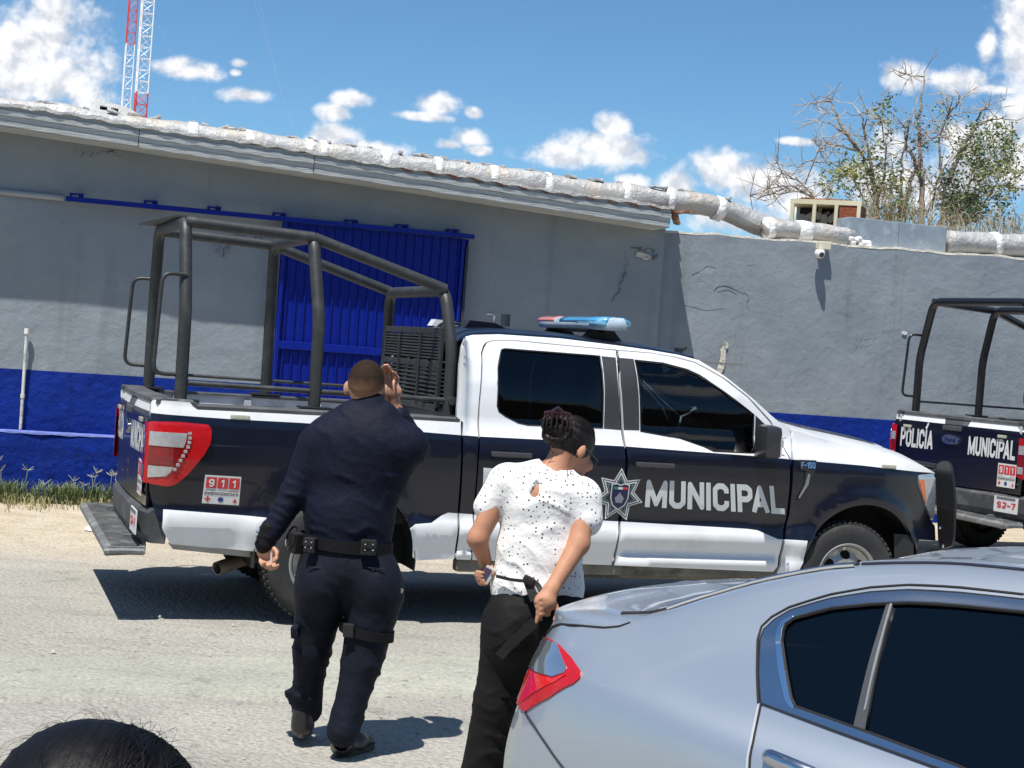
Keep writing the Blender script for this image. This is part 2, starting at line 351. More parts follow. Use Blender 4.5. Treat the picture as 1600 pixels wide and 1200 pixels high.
def glyphs(body, pw=.20, gap=.09):
    """triangles of a word; returns points scaled to the 0..1 box of the capitals"""
    allV = []; allF = []; x0 = 0.
    for ci_, ch in enumerate(body):
        if ch == 'A' and ci_ and body[ci_ - 1] == 'P': x0 -= .12
        if ch not in GL: x0 += .3; continue
        w_, strokes = GL[ch]; Q = []
        for st in strokes:
            P = [(x0 + pw / 2 + a * w_ if w_ else x0 + pw / 2 + a, pw / 2 + b * (1 - pw)) for a, b in st]
            clo = P[0] == P[-1]; PX = list(P)
            if not clo and ch not in 'CSG92':
                for e_, n_ in ((0, 1), (-1, -2)):
                    L = math.hypot(P[e_][0] - P[n_][0], P[e_][1] - P[n_][1]); PX[e_] = (P[e_][0] + (P[e_][0] - P[n_][0]) / L * pw / 2, P[e_][1] + (P[e_][1] - P[n_][1]) / L * pw / 2)
            for a, b in zip(PX[:-1], PX[1:]):
                dx, dy = b[0] - a[0], b[1] - a[1]; L = math.hypot(dx, dy); nx, ny = -dy / L * pw / 2, dx / L * pw / 2
                Q.append([(a[0] + nx, a[1] + ny), (a[0] - nx, a[1] - ny), (b[0] - nx, b[1] - ny), (b[0] + nx, b[1] + ny)])
            for i, a in enumerate(P):
                if (0 < i < len(P) - 1) or (clo and i == 0):
                    b, c = P[i - 1 if i else -2], P[i + 1]
                    t1 = math.atan2(a[1] - b[1], a[0] - b[0]); t2 = math.atan2(c[1] - a[1], c[0] - a[0]); k = 10
                    if abs(math.cos(t1 - t2)) < .2 and ch in 'LEFPRBN15': r = pw / 2; Q.append([(a[0] - r, a[1] - r), (a[0] + r, a[1] - r), (a[0] + r, a[1] + r), (a[0] - r, a[1] + r)])
                    else: Q.append([(a[0] + pw / 2 * math.cos(6.2832 * j / k + .1), a[1] + pw / 2 * math.sin(6.2832 * j / k + .1)) for j in range(k)])
        if ch in 'MNA':
            lo, hi = 0., 1.
        P = []; E = []
        for q in Q:
            k = len(P); P += q; E += [(k + i, k + (i + 1) % len(q)) for i in range(len(q))]
        if P:
            v, e, f, *_ = delaunay_2d_cdt([Vector(p) for p in P], E, [], 0, 1e-5); V2 = np.array([(a.x, a.y) for a in v]); T = np.array([t for t in f if len(t) == 3]); c = V2[T].mean(axis=1); keep = np.zeros(len(T), bool)
            for q in Q: keep |= inpoly(c, q)
            T = T[keep]; V2[:, 1] = np.clip(V2[:, 1], 0, 1 if ch != 'Í' else 2); k = len(allV); allV += [tuple(p) for p in V2]; allF += [tuple(int(i) + k for i in t) for t in T]
        x0 += w_ + pw + gap
    V2 = np.array(allV); V2[:, 0] /= x0 - gap; return V2, allF
def lettering(name, body, fmap, m, parent, bold=.02, th=.002, spacing=1.05, pw=.21, gap=.09):
    if any(c.islower() for c in body): UV, F = text2d(body, bold, spacing)
    else: UV, F = glyphs(body, pw, gap)
    return mesh_obj(name, [fmap(u, v) for u, v in UV], F, m, parent)
# ------------------------------------------------------------------ setting: ground
def gz(x, y):
    s = lambda v, a, b: np.clip((v - a) / (b - a), 0, 1) ** 2 * (3 - 2 * np.clip((v - a) / (b - a), 0, 1))
    return .155 * s(x, 2.9, 4.3) * s(y, 9.5, 13.5)
def ground_mat():
    m = mat('ground_gravel', (.49, .455, .39), .95, spec=.25); t = m.node_tree; n = t.nodes; l = t.links; b = n['Principled BSDF']
    tc = n.new('ShaderNodeTexCoord')
    def nz(scale, det=8, ro=.6, vec=None):
        k = n.new('ShaderNodeTexNoise'); k.inputs['Scale'].default_value = scale; k.inputs['Detail'].default_value = det; k.inputs['Roughness'].default_value = ro
        l.new(vec or tc.outputs['Object'], k.inputs[0]); return k.outputs[0]
    def ramp(src, stops):
        r = n.new('ShaderNodeValToRGB'); l.new(src, r.inputs[0]); e = r.color_ramp.elements
        e[0].position, e[0].color = stops[0][0], (*stops[0][1], 1); e[1].position, e[1].color = stops[1][0], (*stops[1][1], 1)
        for p, c in stops[2:]: q = e.new(p); q.color = (*c, 1)
        return r.outputs[0]
    def mix(f, a, c, mode='MIX'):
        k = n.new('ShaderNodeMix'); k.data_type = 'RGBA'; k.blend_type = mode
        for i, s in ((0, f), (6, a), (7, c)):
            if isinstance(s, (int, float)): k.inputs[i].default_value = s
            elif isinstance(s, tuple): k.inputs[i].default_value = (*s, 1)
            else: l.new(s, k.inputs[i])
        return k.outputs[2]
    big = ramp(nz(.55, 5), [(.35, (.335, .326, .288)), (.65, (.42, .405, .36))])
    grit = ramp(nz(38, 6, .75), [(.36, (.72, .72, .72)), (.52, (1, 1, 1)), (.66, (1.15, 1.14, 1.12))])
    c = mix(1.0, big, grit, 'MULTIPLY')
    vo = n.new('ShaderNodeTexVoronoi'); vo.inputs['Scale'].default_value = 34; l.new(tc.outputs['Object'], vo.inputs[0])
    peb = ramp(vo.outputs['Distance'], [(.0, (1.25, 1.22, 1.16)), (.22, (1, 1, 1)), (.6, (.86, .86, .86))])
    c = mix(.65, c, mix(1.0, c, peb, 'MULTIPLY'))
    # the sandy verge along the wall
    geo_ = n.new('ShaderNodeSeparateXYZ'); l.new(tc.outputs['Object'], geo_.inputs[0])
    ma = n.new('ShaderNodeMath'); ma.operation = 'MULTIPLY_ADD'; l.new(geo_.outputs[0], ma.inputs[0]); ma.inputs[1].default_value = -.305; l.new(geo_.outputs[1], ma.inputs[2])
    ad = n.new('ShaderNodeMath'); ad.operation = 'ADD'; l.new(ma.outputs[0], ad.inputs[0])
    mm = n.new('ShaderNodeMath'); mm.operation = 'MULTIPLY'; l.new(nz(.8, 6), mm.inputs[0]); mm.inputs[1].default_value = 2.2; l.new(mm.outputs[0], ad.inputs[1])
    mr_ = n.new('ShaderNodeMapRange'); mr_.interpolation_type = 'SMOOTHSTEP'; l.new(ad.outputs[0], mr_.inputs[0]); mr_.inputs[1].default_value = 13.0; mr_.inputs[2].default_value = 15.6
    sand = mix(1.0, ramp(nz(3, 8, .6), [(.35, (.44, .375, .275)), (.65, (.54, .475, .37))]), grit, 'MULTIPLY')
    c = mix(mr_.outputs[0], c, sand)
    l.new(c, b.inputs['Base Color'])
    bp = n.new('ShaderNodeBump'); bp.inputs['Distance'].default_value = .012; bp.inputs['Strength'].default_value = .9
    s = n.new('ShaderNodeMath'); s.operation = 'ADD'; l.new(nz(42, 8, .7), s.inputs[0]); l.new(vo.outputs['Distance'], s.inputs[1]); l.new(s.outputs[0], bp.inputs['Height']); l.new(bp.outputs[0], b.inputs['Normal'])
    return m
def axisgrid(): 
    a = list(np.arange(-14, 14.01, .35)); far = [18, 25, 40, 70, 130, 260, 520, 1100, 2500]
    return [-v for v in reversed(far)] + a + far
gx = np.array(axisgrid()); gy = np.array(axisgrid()) + 9
GX, GY = np.meshgrid(gx, gy); und = .006 * np.sin(GX * 1.7 + GY * .6) * np.sin(GY * 1.3) * (np.abs(GX) < 14)
V = np.stack([GX, GY, gz(GX, GY) + und - .004], -1).reshape(-1, 3); w = len(gx)
F = [(j * w + i, j * w + i + 1, (j + 1) * w + i + 1, (j + 1) * w + i) for j in range(len(gy) - 1) for i in range(w - 1)]
GM = ground_mat(); streak(GM, (.35, 3.2, 1), .50, .66, .88, 1.0, 6); streak(GM, (1, 1, 1), .60, .66, .80, 2.4, 8); streak(GM, (14, 14, 14), .62, .68, .62, 1.0, 4)
tag(mesh_obj('ground', V, F, GM, None, True), 'pale dusty gravel ground of the street', kind='structure')
# worn concrete strip across the road
sa = PZ(-400, 1027 + 12, .006); a0 = PZ(0, 1027); a1 = PZ(450, 1027); b0 = PZ(0, 1093); b1 = PZ(450, 1092)
def lerpline(p, q, t): return p + (q - p) * t
ms = GM.copy(); ms.name = 'strip_concrete'; _t = ms.node_tree; _b = _t.nodes['Principled BSDF']; _src = _b.inputs['Base Color'].links[0].from_socket
_m = _t.nodes.new('ShaderNodeMix'); _m.data_type = 'RGBA'; _m.blend_type = 'MULTIPLY'; _m.inputs[0].default_value = 1; _t.links.new(_src, _m.inputs[6]); _m.inputs[7].default_value = (.955, .985, .955, 1); _t.links.new(_m.outputs[2], _b.inputs['Base Color'])
for _n in _t.nodes:
    if _n.type == 'BUMP': _n.inputs['Distance'].default_value = .005
V = []; F = []
n = 240
for i in range(n + 1):
    t = -3 + 11 * i / n; p = lerpline(a0, a1, t); q = lerpline(b0, b1, t)
    for k in range(4):
        r = p.lerp(q, k / 3); r.z = .010 + .006 * math.sin(r.x * 1.7 + r.y * .6) * math.sin(r.y * 1.3) + float(gz(r.x, r.y))
        e = (1 if k == 0 else -1 if k == 3 else 0) * .022 * (math.sin(i * .9) + math.sin(i * 2.3 + 1) + .8 * math.sin(i * .31))
        V.append((r.x, r.y + e, r.z if 0 < k < 3 else r.z - .004))
    V.append((V[-1][0], V[-1][1] - .02, -.03))
    if i: 
        for k in range(4): o_ = (i - 1) * 5 + k; F.append((o_, o_ + 1, o_ + 6, o_ + 5))
tag(mesh_obj('road', V, F, ms, None, True), 'smoother worn concrete strip across the gravel street', kind='structure')

# ------------------------------------------------------------------ setting: buildings along the street
WO = (-5.23, 15.70); WT = math.radians(17)
def WL(px, py, off=0.): s, z = PL(px, py, WO, WT, -off); return Vector((s, -off, z))
def W2(px, py, off=0.): return PL(px, py, WO, WT, -off)
plaster = dict(rough=.72, bump=.015, bscale=5.5, bdetail=10, var=.05, vscale=1.6, spec=.35)
MW = mat('grey_plaster', (.22, .257, .285), col2=(.25, .284, .31), c2scale=1.3, c2lo=.4, c2hi=.7, **plaster)
MB_ = mat('blue_wall_paint', (.0005, .021, .215), rough=.7, bump=.03, bscale=6, bdetail=9, var=.10, vscale=3, spec=.2, col2=(.004, .028, .25), c2scale=4, c2lo=.58, c2hi=.78)
streak(MW, (3.2, 3.2, .28), .54, .72, .84); streak(MW, (.5, .5, .9), .5, .7, 1.12, 1.3); streak(MB_, (2.5, 2.5, .5), .52, .70, .80); streak(MB_, (9, 9, 9), .60, .66, 1.5)
MBL = mat('blue_gate_enamel', (.0008, .012, .22), rough=.42, var=.08, vscale=4, spec=.3, coat=.05)
MFA = mat('fascia_grey_paint', (.42, .45, .46), rough=.65, bump=.012, bscale=18, var=.12, vscale=5, stretch=(.3, 1, 6), col2=(.55, .58, .58), c2scale=6, c2lo=.5, c2hi=.75)
MWH = mat('white_roof_coat', (.66, .65, .62), rough=.7, bump=.03, bscale=20, var=.08, vscale=8)
MRU = mat('rusty_sheet', (.22, .10, .06), rough=.85, var=.25, vscale=10, col2=(.38, .30, .25), c2scale=9)
MPL = mat('bare_plaster', (.60, .56, .48), rough=.9, bump=.02, bscale=25, var=.2, vscale=12)
MCR = mat('crack_dark', (.10, .11, .115), rough=.95)
MFO = mat('foil_wrap', (.40, .40, .395), rough=.55, metal=.3, bump=.04, bscale=9, bdetail=10, var=.12, vscale=5, col2=(.45, .40, .33), c2scale=2.0, c2lo=.5, c2hi=.7)
MTP = mat('white_tape', (.82, .81, .79), rough=.6, bump=.03, bscale=22, var=.06)
MGV = mat('grey_sheet_metal', (.30, .35, .39), rough=.5, metal=.3, var=.12, vscale=6, col2=(.42, .47, .50), c2scale=5)

BL = thing('building', 'long low grey plaster building with a cobalt blue base band and blue sliding gate', 'building', (WO[0], WO[1], 0), WT)
def slab(name, poly, y0, y1, m, parent, holes=()):
    return MB().plate(poly, lambda a, b, h: (a, y0 + h, b), y1 - y0, holes=holes).build(name, m, parent)
cx = W2(1037, 400)[0]
s0 = -14.0
def wallsheet(name, s0, s1, zlo, ztop, yy, m, parent, amp=.012, step=.25):
    """plaster face with real unevenness, closed by a back"""
    ns = int((s1 - s0) / step) + 1; V = []; F = []; nz_ = 13
    for i in range(ns + 1):
        s = s0 + (s1 - s0) * i / ns
        for k in range(nz_ + 1):
            z = zlo + (ztop(s) - zlo) * k / nz_; e = amp * (math.sin(s * 1.9 + z * 1.1) * math.sin(z * 2.3 - s * .7) + .5 * math.sin(s * 5.1 + 2) * math.sin(z * 4.7))
            V.append((s, yy - e, z))
    for i in range(ns):
        for k in range(nz_): a = i * (nz_ + 1) + k; F.append((a, a + nz_ + 1, a + nz_ + 2, a + 1))
    k0 = len(V)
    for i in range(ns + 1):
        s = s0 + (s1 - s0) * i / ns; V += [(s, yy + .25, zlo), (s, yy + .25, ztop(s))]
    for i in range(ns):
        a = k0 + 2 * i; F.append((a, a + 1, a + 3, a + 2))
        F.append((i * (nz_ + 1) + nz_, (i + 1) * (nz_ + 1) + nz_, a + 3, a + 1))
    F.append(tuple([nz_ - j for j in range(nz_ + 1)]) + (k0, k0 + 1)); e_ = ns * (nz_ + 1)
    F.append(tuple([e_ + j for j in range(nz_ + 1)]) + (k0 + 2 * ns + 1, k0 + 2 * ns))
    return mesh_obj(name, V, F, m, parent, False)
fz0 = lambda s: 3.73 - .045 * (s + .16)      # foot of the fascia
zb = lambda s: 1.315 + .004 * s
wallsheet('wall', s0, cx, 1.30, lambda s: fz0(s) + .12, 0, MW, BL)
wallsheet('painted_band', s0, cx, -.25, zb, -.008, MB_, BL)
mb = MB(); n = 60
V = []; 
for i in range(n + 1):
    s = s0 + (cx - s0) * i / n; j = .01 * math.sin(i * 2.1); V += [(s, -.16 + j, -.25), (s, -.15 - j, .655 + j), (s, -.115 + j, .69 + j), (s, .03, .70)]
F = [(i * 4 + k, i * 4 + k + 1, i * 4 + k + 5, i * 4 + k + 4) for i in range(n) for k in range(3)]
F.append((0, 1, 2, 3)); F.append((n * 4, n * 4 + 3, n * 4 + 2, n * 4 + 1))
mesh_obj('plinth', V, F, MB_, BL)
MCH = mat('chipped_edge', (.11, .15, .40), rough=.8, var=.3, vscale=14)
V = []; F = []
for i in range(230):
    s = s0 + i * .095; h_ = random.uniform(.003, .012) * (1 if random.random() > .12 else .2); V += [(s, -.155 - h_ * .3, .680 - h_ * 1.3), (s, -.150, .684 + h_ * .6), (s, -.118, .700 + h_ * .3)]
    if i: o_ = (i - 1) * 3; F += [(o_, o_ + 3, o_ + 4, o_ + 1), (o_ + 1, o_ + 4, o_ + 5, o_ + 2)]
    if s > 6.9: break
mesh_obj('chipped_ledge_paint', V, F, MCH, BL)
# white-ish paint line along the foot of the plinth
mb = MB(); mb.box((-3.5, -.185, .015), (21, .05, .05)); mb.build('foot_line', MCH, BL)
# fascia boards: three lengths, each of stepped laths
ov = .51
joints = [s0, W2(218, 200, ov)[0], W2(490, 260, ov)[0], W2(1047, 350, ov)[0]]
for a, b in zip(joints[:-1], joints[1:]):
    mb = MB(); lift = random.uniform(-.006, .006)
    for q in range(4):
        zt = .19 - q * .05; yy = -ov - .012 * (1.5 - abs(q - 1)) - (.01 if q % 2 else 0)
        V = []
        nn = 24
        for i in range(nn + 1):
            s = a + .004 + (b - a - .008) * i / nn; jz = .004 * math.sin(i * 1.7 + q); z = fz0(s) + zt + lift + jz
            V += [(s, yy, z - .052), (s, yy - .006, z - .004), (s, yy + .03, z - .004), (s, yy + .03, z - .052)]
        F = [(i * 4 + k, i * 4 + (k + 1) % 4, i * 4 + 4 + (k + 1) % 4, i * 4 + 4 + k) for i in range(nn) for k in range(4)] + [(3, 2, 1, 0), (nn * 4, nn * 4 + 1, nn * 4 + 2, nn * 4 + 3)]
        mb.add(V, F)
    mb.build('fascia_board', MFA, BL)
V = []; 
for s in (s0, joints[-1]): V += [(s, -ov + .03, fz0(s) + .02), (s, .0, fz0(s) + .02), (s, 0, fz0(s) - .015), (s, -ov + .03, fz0(s) - .015)]
mesh_obj('soffit_board', V, [(0, 1, 5, 4), (3, 7, 6, 2), (0, 4, 7, 3), (1, 2, 6, 5), (0, 3, 2, 1), (4, 5, 6, 7)], MFA, BL)
# corrugated roof sheet with thick white coating on its edge
def corr(s, amp=.022, wl_=.26): return amp * math.cos(2 * math.pi * s / wl_)
V = []; F = []; ss = np.arange(s0, joints[-1] + .02, .035); depth = 6.0
for i, s in enumerate(ss):
    z = fz0(s) + .200 + corr(s, .007) + .008 * math.sin(s * 3.1) + random.uniform(-.003, .003)
    V += [(s, -ov - .05, z - .02), (s, -ov - .055, z + .012 + .008 * math.sin(s * 9)), (s, -ov + .05, z + .016), (s, depth, z + .05), (s, depth, z + .02)]
    if i: o_ = (i - 1) * 5; F += [(o_ + k, o_ + k + 1, o_ + k + 6, o_ + k + 5) for k in range(4)] + [(o_ + 4, o_, o_ + 5, o_ + 9)]
F += [(0, 4, 3, 2, 1), tuple(len(V) - 5 + k for k in range(5))]
mesh_obj('roof_sheet', V, F, [MWH], BL)
# rusty underlying sheet showing at the right-hand end
g0 = W2(1000, 336, ov)[0]; mb = MB(); V = []; F = []; 
ss = np.arange(W2(600, 260, ov)[0], joints[-1] + .25, .03)
for i, s in enumerate(ss):
    z = fz0(s) + .175 + corr(s + .05, .02)
    V += [(s, -ov - .035, z), (s, -ov - .035, z + .02), (s, depth, z + .05), (s, depth, z + .03)]
    if i: o_ = (i - 1) * 4; F += [(o_ + k, o_ + (k + 1) % 4, o_ + 4 + (k + 1) % 4, o_ + 4 + k) for k in range(4)]
F += [(0, 1, 2, 3), tuple(len(V) - 4 + k for k in range(4))]
mesh_obj('rusty_sheet', V, F, MRU, BL)
mb = MB(); e = joints[-1]
for i in range(16):
    t = i / 15; mb.box((e + .08 + t * .42 - .0, -ov + .1 + t * .9, fz0(e) + .16 - t * .02), (.05, .10, .02), Matrix.Rotation(.5 * (i % 2) - .2, 3, 'Y'))
mb.build('ragged_sheet_end', MRU, BL)
# gate
gl0 = W2(443, 365, .14); gl1 = W2(425, 605, .14); gr = W2(727, 372, .14); zt = gr[1] + .02
GT = MB(); V = []; F = []; gs0, gs1 = W2(436, 450, .14)[0], gr[0]; pitch = .098; s = gs0; prof = []
while s < gs1 - .01:
    prof += [(s, -.10), (s + .074, -.10), (s + .080, -.128), (s + .092, -.128)]; s += pitch
for i, (a, y) in enumerate(prof):
    V += [(a, y, .05), (a, y, zt - .03)]
    if i: F.append((2 * i - 2, 2 * i, 2 * i + 1, 2 * i - 1))
k = len(V); V += [(gs0, -.05, .05), (gs0, -.05, zt - .03), (s, -.05, .05), (s, -.05, zt - .03)]; F.append((k, k + 1, k + 3, k + 2))
gate = mesh_obj('gate', V, F, MBL, BL)
gz_mid = W2(500, 543, .14)[1]
for z in (gz_mid, .45): MB().box(((gs0 + gs1) / 2, -.135, z), (gs1 - gs0 - .01, .03, .085), bev=.006).build('gate_bar', MBL, gate)
for z in (gs0 + .02, gs1 - .02): MB().box((z, -.138, zt / 2), (.035, .036, zt - .08), bev=.004).build('gate_stile', MBL, gate)
MB().box((gs1 + .035, -.075, zt / 2 - .05), (.03, .13, zt - .12)).build('gate_jamb', mat('gate_jamb_dark', (.02, .025, .05), rough=.7), BL)
r0 = W2(103, 310, .16); r1 = W2(741, 370, .16); rm = r0[0]
mb = MB(); mb.tube([(r0[0], -.15, r0[1]), (r1[0], -.15, r1[1])], .035, 4, up=(0, -1, 1)); 
mb.build('gate_rail', MBL, BL)
mb = MB(); mb.tube([(s0, -.03, r0[1] + .06), (r0[0] - .02, -.03, r0[1] + .008)], .03, 8); mb.build('grey_conduit', mat('grey_conduit', (.30, .32, .34), .6, var=.1), BL)
for px in (118, 235, 335, 438, 552, 632, 712):
    s = W2(px, 320, .16)[0]; z = r0[1] + (r1[1] - r0[1]) * (s - r0[0]) / (r1[0] - r0[0]) + .055
    mb = MB(); mb.box((s, -.11, z), (.13, .04, .018)); mb.box((s + .05, -.06, z - .01), (.05, .11, .05), bev=.004); mb.box((s - .05, -.06, z - .01), (.02, .11, .04)); mb.build('rail_bracket', MBL, BL)
# marks on the plaster: cracks and patches where the render came off
def crack(px, off, wd=.007, m=MCR, parent=BL, jit=.02):
    pts = []
    for i in range(len(px) - 1):
        a = W2(*px[i], off); b = W2(*px[i + 1], off)
        for k in range(6): t = k / 6; pts.append((a[0] * (1 - t) + b[0] * t + random.gauss(0, jit), a[1] * (1 - t) + b[1] * t + random.gauss(0, jit)))
    pts.append(W2(*px[-1], off)); V = []; F = []
    for i, p in enumerate(pts):
        w_ = wd * random.uniform(.3, 1.1) * math.sin(math.pi * (i + .6) / (len(pts) + .4)); V += [(p[0] - w_, -off - .003, p[1] + w_), (p[0] + w_, -off - .003, p[1] - w_)]
        if i: F.append((2 * i - 2, 2 * i - 1, 2 * i + 1, 2 * i))
    mesh_obj('crack', V, F, m, parent)
crack([(978, 392), (975, 425), (968, 455), (955, 474)], .014, .009)
crack([(980, 388), (1000, 389), (1022, 391)], .014, .012)
crack([(1022, 391), (1026, 405)], .014, .008)
crack([(112, 236), (150, 240), (175, 238), (200, 242)], .014, .006)
crack([(365, 365), (385, 378), (402, 381), (425, 376)], .014, .010, jit=.04)
crack([(330, 385), (350, 394), (358, 388)], .014, .006, jit=.04)
crack([(380, 380), (372, 372), (392, 371)], .014, .006, jit=.03)
crack([(90, 708), (120, 711), (150, 713), (190, 714)], .172, .006, m=mat('crack_blue', (.002, .004, .04), rough=.9))
def chip(px, py, rx, rz_, off, m=MPL, parent=BL, name='bare_patch', n=14):
    c = W2(px, py, off); P = []
    for k in range(n):
        a = 2 * math.pi * k / n; r = random.uniform(.65, 1.15); P.append((c[0] + math.cos(a) * rx * r, c[1] + math.sin(a) * rz_ * r))
    MB().plate(P, lambda a, b, h: (a, -off - h, b), .004).build(name, m, parent)
chip(1004, 399, .10, .035, .012); chip(1010, 403, .05, .03, .012)
chip(765, 491, .05, .012, .013, MTP); chip(772, 497, .014, .04, .013, MTP)
# right-hand boundary wall, set a little back
BW = thing('boundary_wall', 'sunlit grey plaster yard wall right of the building, blue painted at the foot', 'wall', (WO[0], WO[1], 0), WT)
q0 = W2(1040, 362, -.10); q1 = W2(1600, 405, -.10)
ztr = lambda s: q0[1] + (q1[1] - q0[1]) * (s - q0[0]) / (q1[0] - q0[0]) + .008 * math.sin(s * 5) + .006 * math.sin(s * 13)
wallsheet('wall_face', cx - .02, 26, 1.34, ztr, .10, MW, BW, amp=.007)
wallsheet('painted_band', cx - .02, 26, -.25, lambda s: 1.365 + .002 * s, .092, MB_, BW)
V = []; F = []; ss = np.arange(cx, 26, .11)
for i, s in enumerate(ss):
    z = ztr(s) + .006; j = random.uniform(0, .018); V += [(s, .100, z - .014), (s, .105, z + .010 + j * .6), (s, .33, z + .012), (s, .33, z - .012)]
    if i: o_ = (i - 1) * 4; F += [(o_ + k, o_ + k + 1, o_ + k + 5, o_ + k + 4) for k in range(3)]
mesh_obj('coping', V, F, MPL, BW)
def bw(px, py): return W2(px, py, -.085)
for (x, y, rx, rz_) in [(1130, 556, .045, .17), (1126, 575, .05, .07), (1134, 540, .03, .05)]: chip(x, y, rx, rz_, -.082, MPL, BW)
chip(1413, 520, .035, .025, -.082, MTP, BW); chip(1172, 660, .05, .015, -.09, MTP, BW)
crack([(1330, 530), (1350, 531), (1372, 529)], -.084, .006, parent=BW); 
# trowelled swirls standing proud of the plaster
def ridge(pts, r, parent, off=-.094):
    P = [WL(x, y, off) for x, y in pts]; P = fillet(P, .15, 4); mb = MB(); mb.tube(P, [r * .2 * random.uniform(.6, 1.2) for _ in P], 6, flat=.5); mb.build('plaster_ridge', MW, parent, smooth=True)
ridge([(1115, 450), (1122, 443), (1135, 443), (1150, 450), (1162, 458)], .016, BW)
ridge([(1120, 452), (1138, 449), (1152, 458)], .012, BW); ridge([(1162, 455), (1172, 463), (1165, 472), (1170, 482)], .014, BW)
ridge([(1080, 425), (1095, 418), (1105, 410), (1118, 414)], .010, BW); ridge([(1060, 470), (1080, 475), (1100, 483), (1130, 480)], .010, BW)
ridge([(1150, 520), (1146, 540), (1138, 552)], .014, BW); ridge([(1104, 545), (1118, 558)], .010, BW)
for _ in range(12):
    x = random.uniform(1065, 1590); y = random.uniform(405, 640); l_ = random.uniform(8, 26); a = random.uniform(-.5, .9)
    ridge([(x, y), (x + l_ * .5, y + l_ * .5 * a + random.uniform(-3, 3)), (x + l_, y + l_ * a)], random.uniform(.003, .006), BW)
# foil-wrapped duct on the roof, with taped joints
DU = thing('roof_duct', 'silver foil wrapped duct taped in white, running along the roof edge', 'duct', (WO[0], WO[1], 0), WT)
def ducts(px, off, r, name='duct_run'):
    P = [WL(x, y, off) for x, y in px]; P = fillet(P, .25, 5)
    pts = [P[0]]
    for a, b in zip(P[:-1], P[1:]):
        k = max(1, int((b - a).length / .08))
        for j in range(1, k + 1): pts.append(a.lerp(b, j / k))
    mb = MB(); mb.tube(pts, r, 18)
    for v in mb.V:
        q = v.x * 7.3; v.z += .016 * math.sin(v.x * 4.1) * math.sin(v.x * 1.7 + 1) + .012 * math.sin(q + v.z * 21) * math.sin(v.x * 2.9) + random.uniform(-.005, .005); v.y += random.uniform(-.006, .006)
    mb.build(name, MFO, DU, smooth=True, autosm=False); return pts
off = -.55
top = ducts([(-260, 120), (0, 172), (300, 212), (600, 254), (900, 296), (975, 305), (1112, 321), (1195, 355), (1235, 362)], off, .135)
mid = ducts([(1196, 357), (1330, 370)], -.30, .125)
rgt = ducts([(1478, 380), (1600, 384), (1800, 396)], -.30, .15)
def tape(px, wpx, off, r, line):
    a = WL(px - wpx / 2, 0, off); b = WL(px + wpx / 2, 0, off)
    seg = [p for p in line if min(a.x, b.x) - .02 <= p.x <= max(a.x, b.x) + .02]
    if len(seg) < 2: return
    mb = MB(); mb.tube(seg, r + .012, 18)
    for v in mb.V: v.z += random.uniform(-.006, .006); v.x += random.uniform(-.012, .012)
    mb.build('tape_band', MTP, DU, smooth=True, autosm=False)
# (sight lines at y=0 drift along the wall with height, so bands are placed by their run position)
def runx(px, py, off): return W2(px, py, off)[0]
for x, y, w_ in [(5, 160, 16), (100, 178, 16), (203, 190, 14), (298, 205, 20), (388, 222, 20), (480, 235, 22), (507, 238, 14), (600, 250, 20), (685, 262, 22), (768, 275, 22), (857, 290, 20), (893, 293, 20), (975, 303, 20), (1047, 312, 18), (1127, 322, 18)]:
    s = runx(x, y, off); seg = [p for p in top if abs(p.x - s) < w_ / 2 * .0068 + .02]
    if len(seg) > 1:
        mb = MB(); mb.tube(seg, .148, 18)
        for v in mb.V: v.z += random.uniform(-.006, .006); v.x += random.uniform(-.012, .012)
        mb.build('tape_band', MTP, DU, smooth=True, autosm=False)
for line, L, r in ((mid, [(1200, 350, 20), (1253, 360, 24)], .125), (rgt, [(1552, 380, 18), (1585, 384, 16)], .15)):
    for x, y, w_ in L:
        s = runx(x, y, -.30); seg = [p for p in line if abs(p.x - s) < w_ / 2 * .007 + .03]
        if len(seg) > 1:
            mb = MB(); mb.tube(seg, r + .013, 18)
            for v in mb.V: v.z += random.uniform(-.006, .006); v.x += random.uniform(-.012, .012)
            mb.build('tape_band', MTP, DU, smooth=True, autosm=False)
a = W2(1327, 347, -.22); b = W2(1402, 395, -.22); c = W2(1477, 395, -.22)
zc_ = (W2(1400, 352, -.22)[1] + W2(1400, 392, -.22)[1]) / 2
for s_a, s_b in ((a[0], b[0]), (b[0] + .006, c[0])):
    MB().box(((s_a + s_b) / 2, .38, zc_ + .02), (s_b - s_a, .32, .36), bev=.008).build('sheet_metal_box', MGV, DU)
mb = MB()
for i in range(14): mb.box(W2(1340 + i * 1.2, 377, -.2)[0:1] and (W2(1328 + i * 2.2, 380, -.2)[0], .17 + random.uniform(-.02, .02), ztr(10) + random.uniform(.05, .11) - i * .004), (.06, .08, .05), Matrix.Rotation(random.random() * 3, 3, 'X'), bev=.015)
mb.build('foam_sealant', MTP, DU)
mb = MB()
for i in range(60):
    s = random.uniform(W2(0, 150, off)[0], W2(1150, 320, off)[0]); p = min(top, key=lambda q: abs(q.x - s)); mb.box((s, p.y + random.uniform(-.06, .06), p.z + .135), (random.uniform(.04, .16), .08, random.uniform(.02, .045)), Matrix.Rotation(random.uniform(-.4, .4), 3, 'Y'), bev=.01)
tag(mb.build('loose_foil_scraps', MFO, DU), kind='stuff')

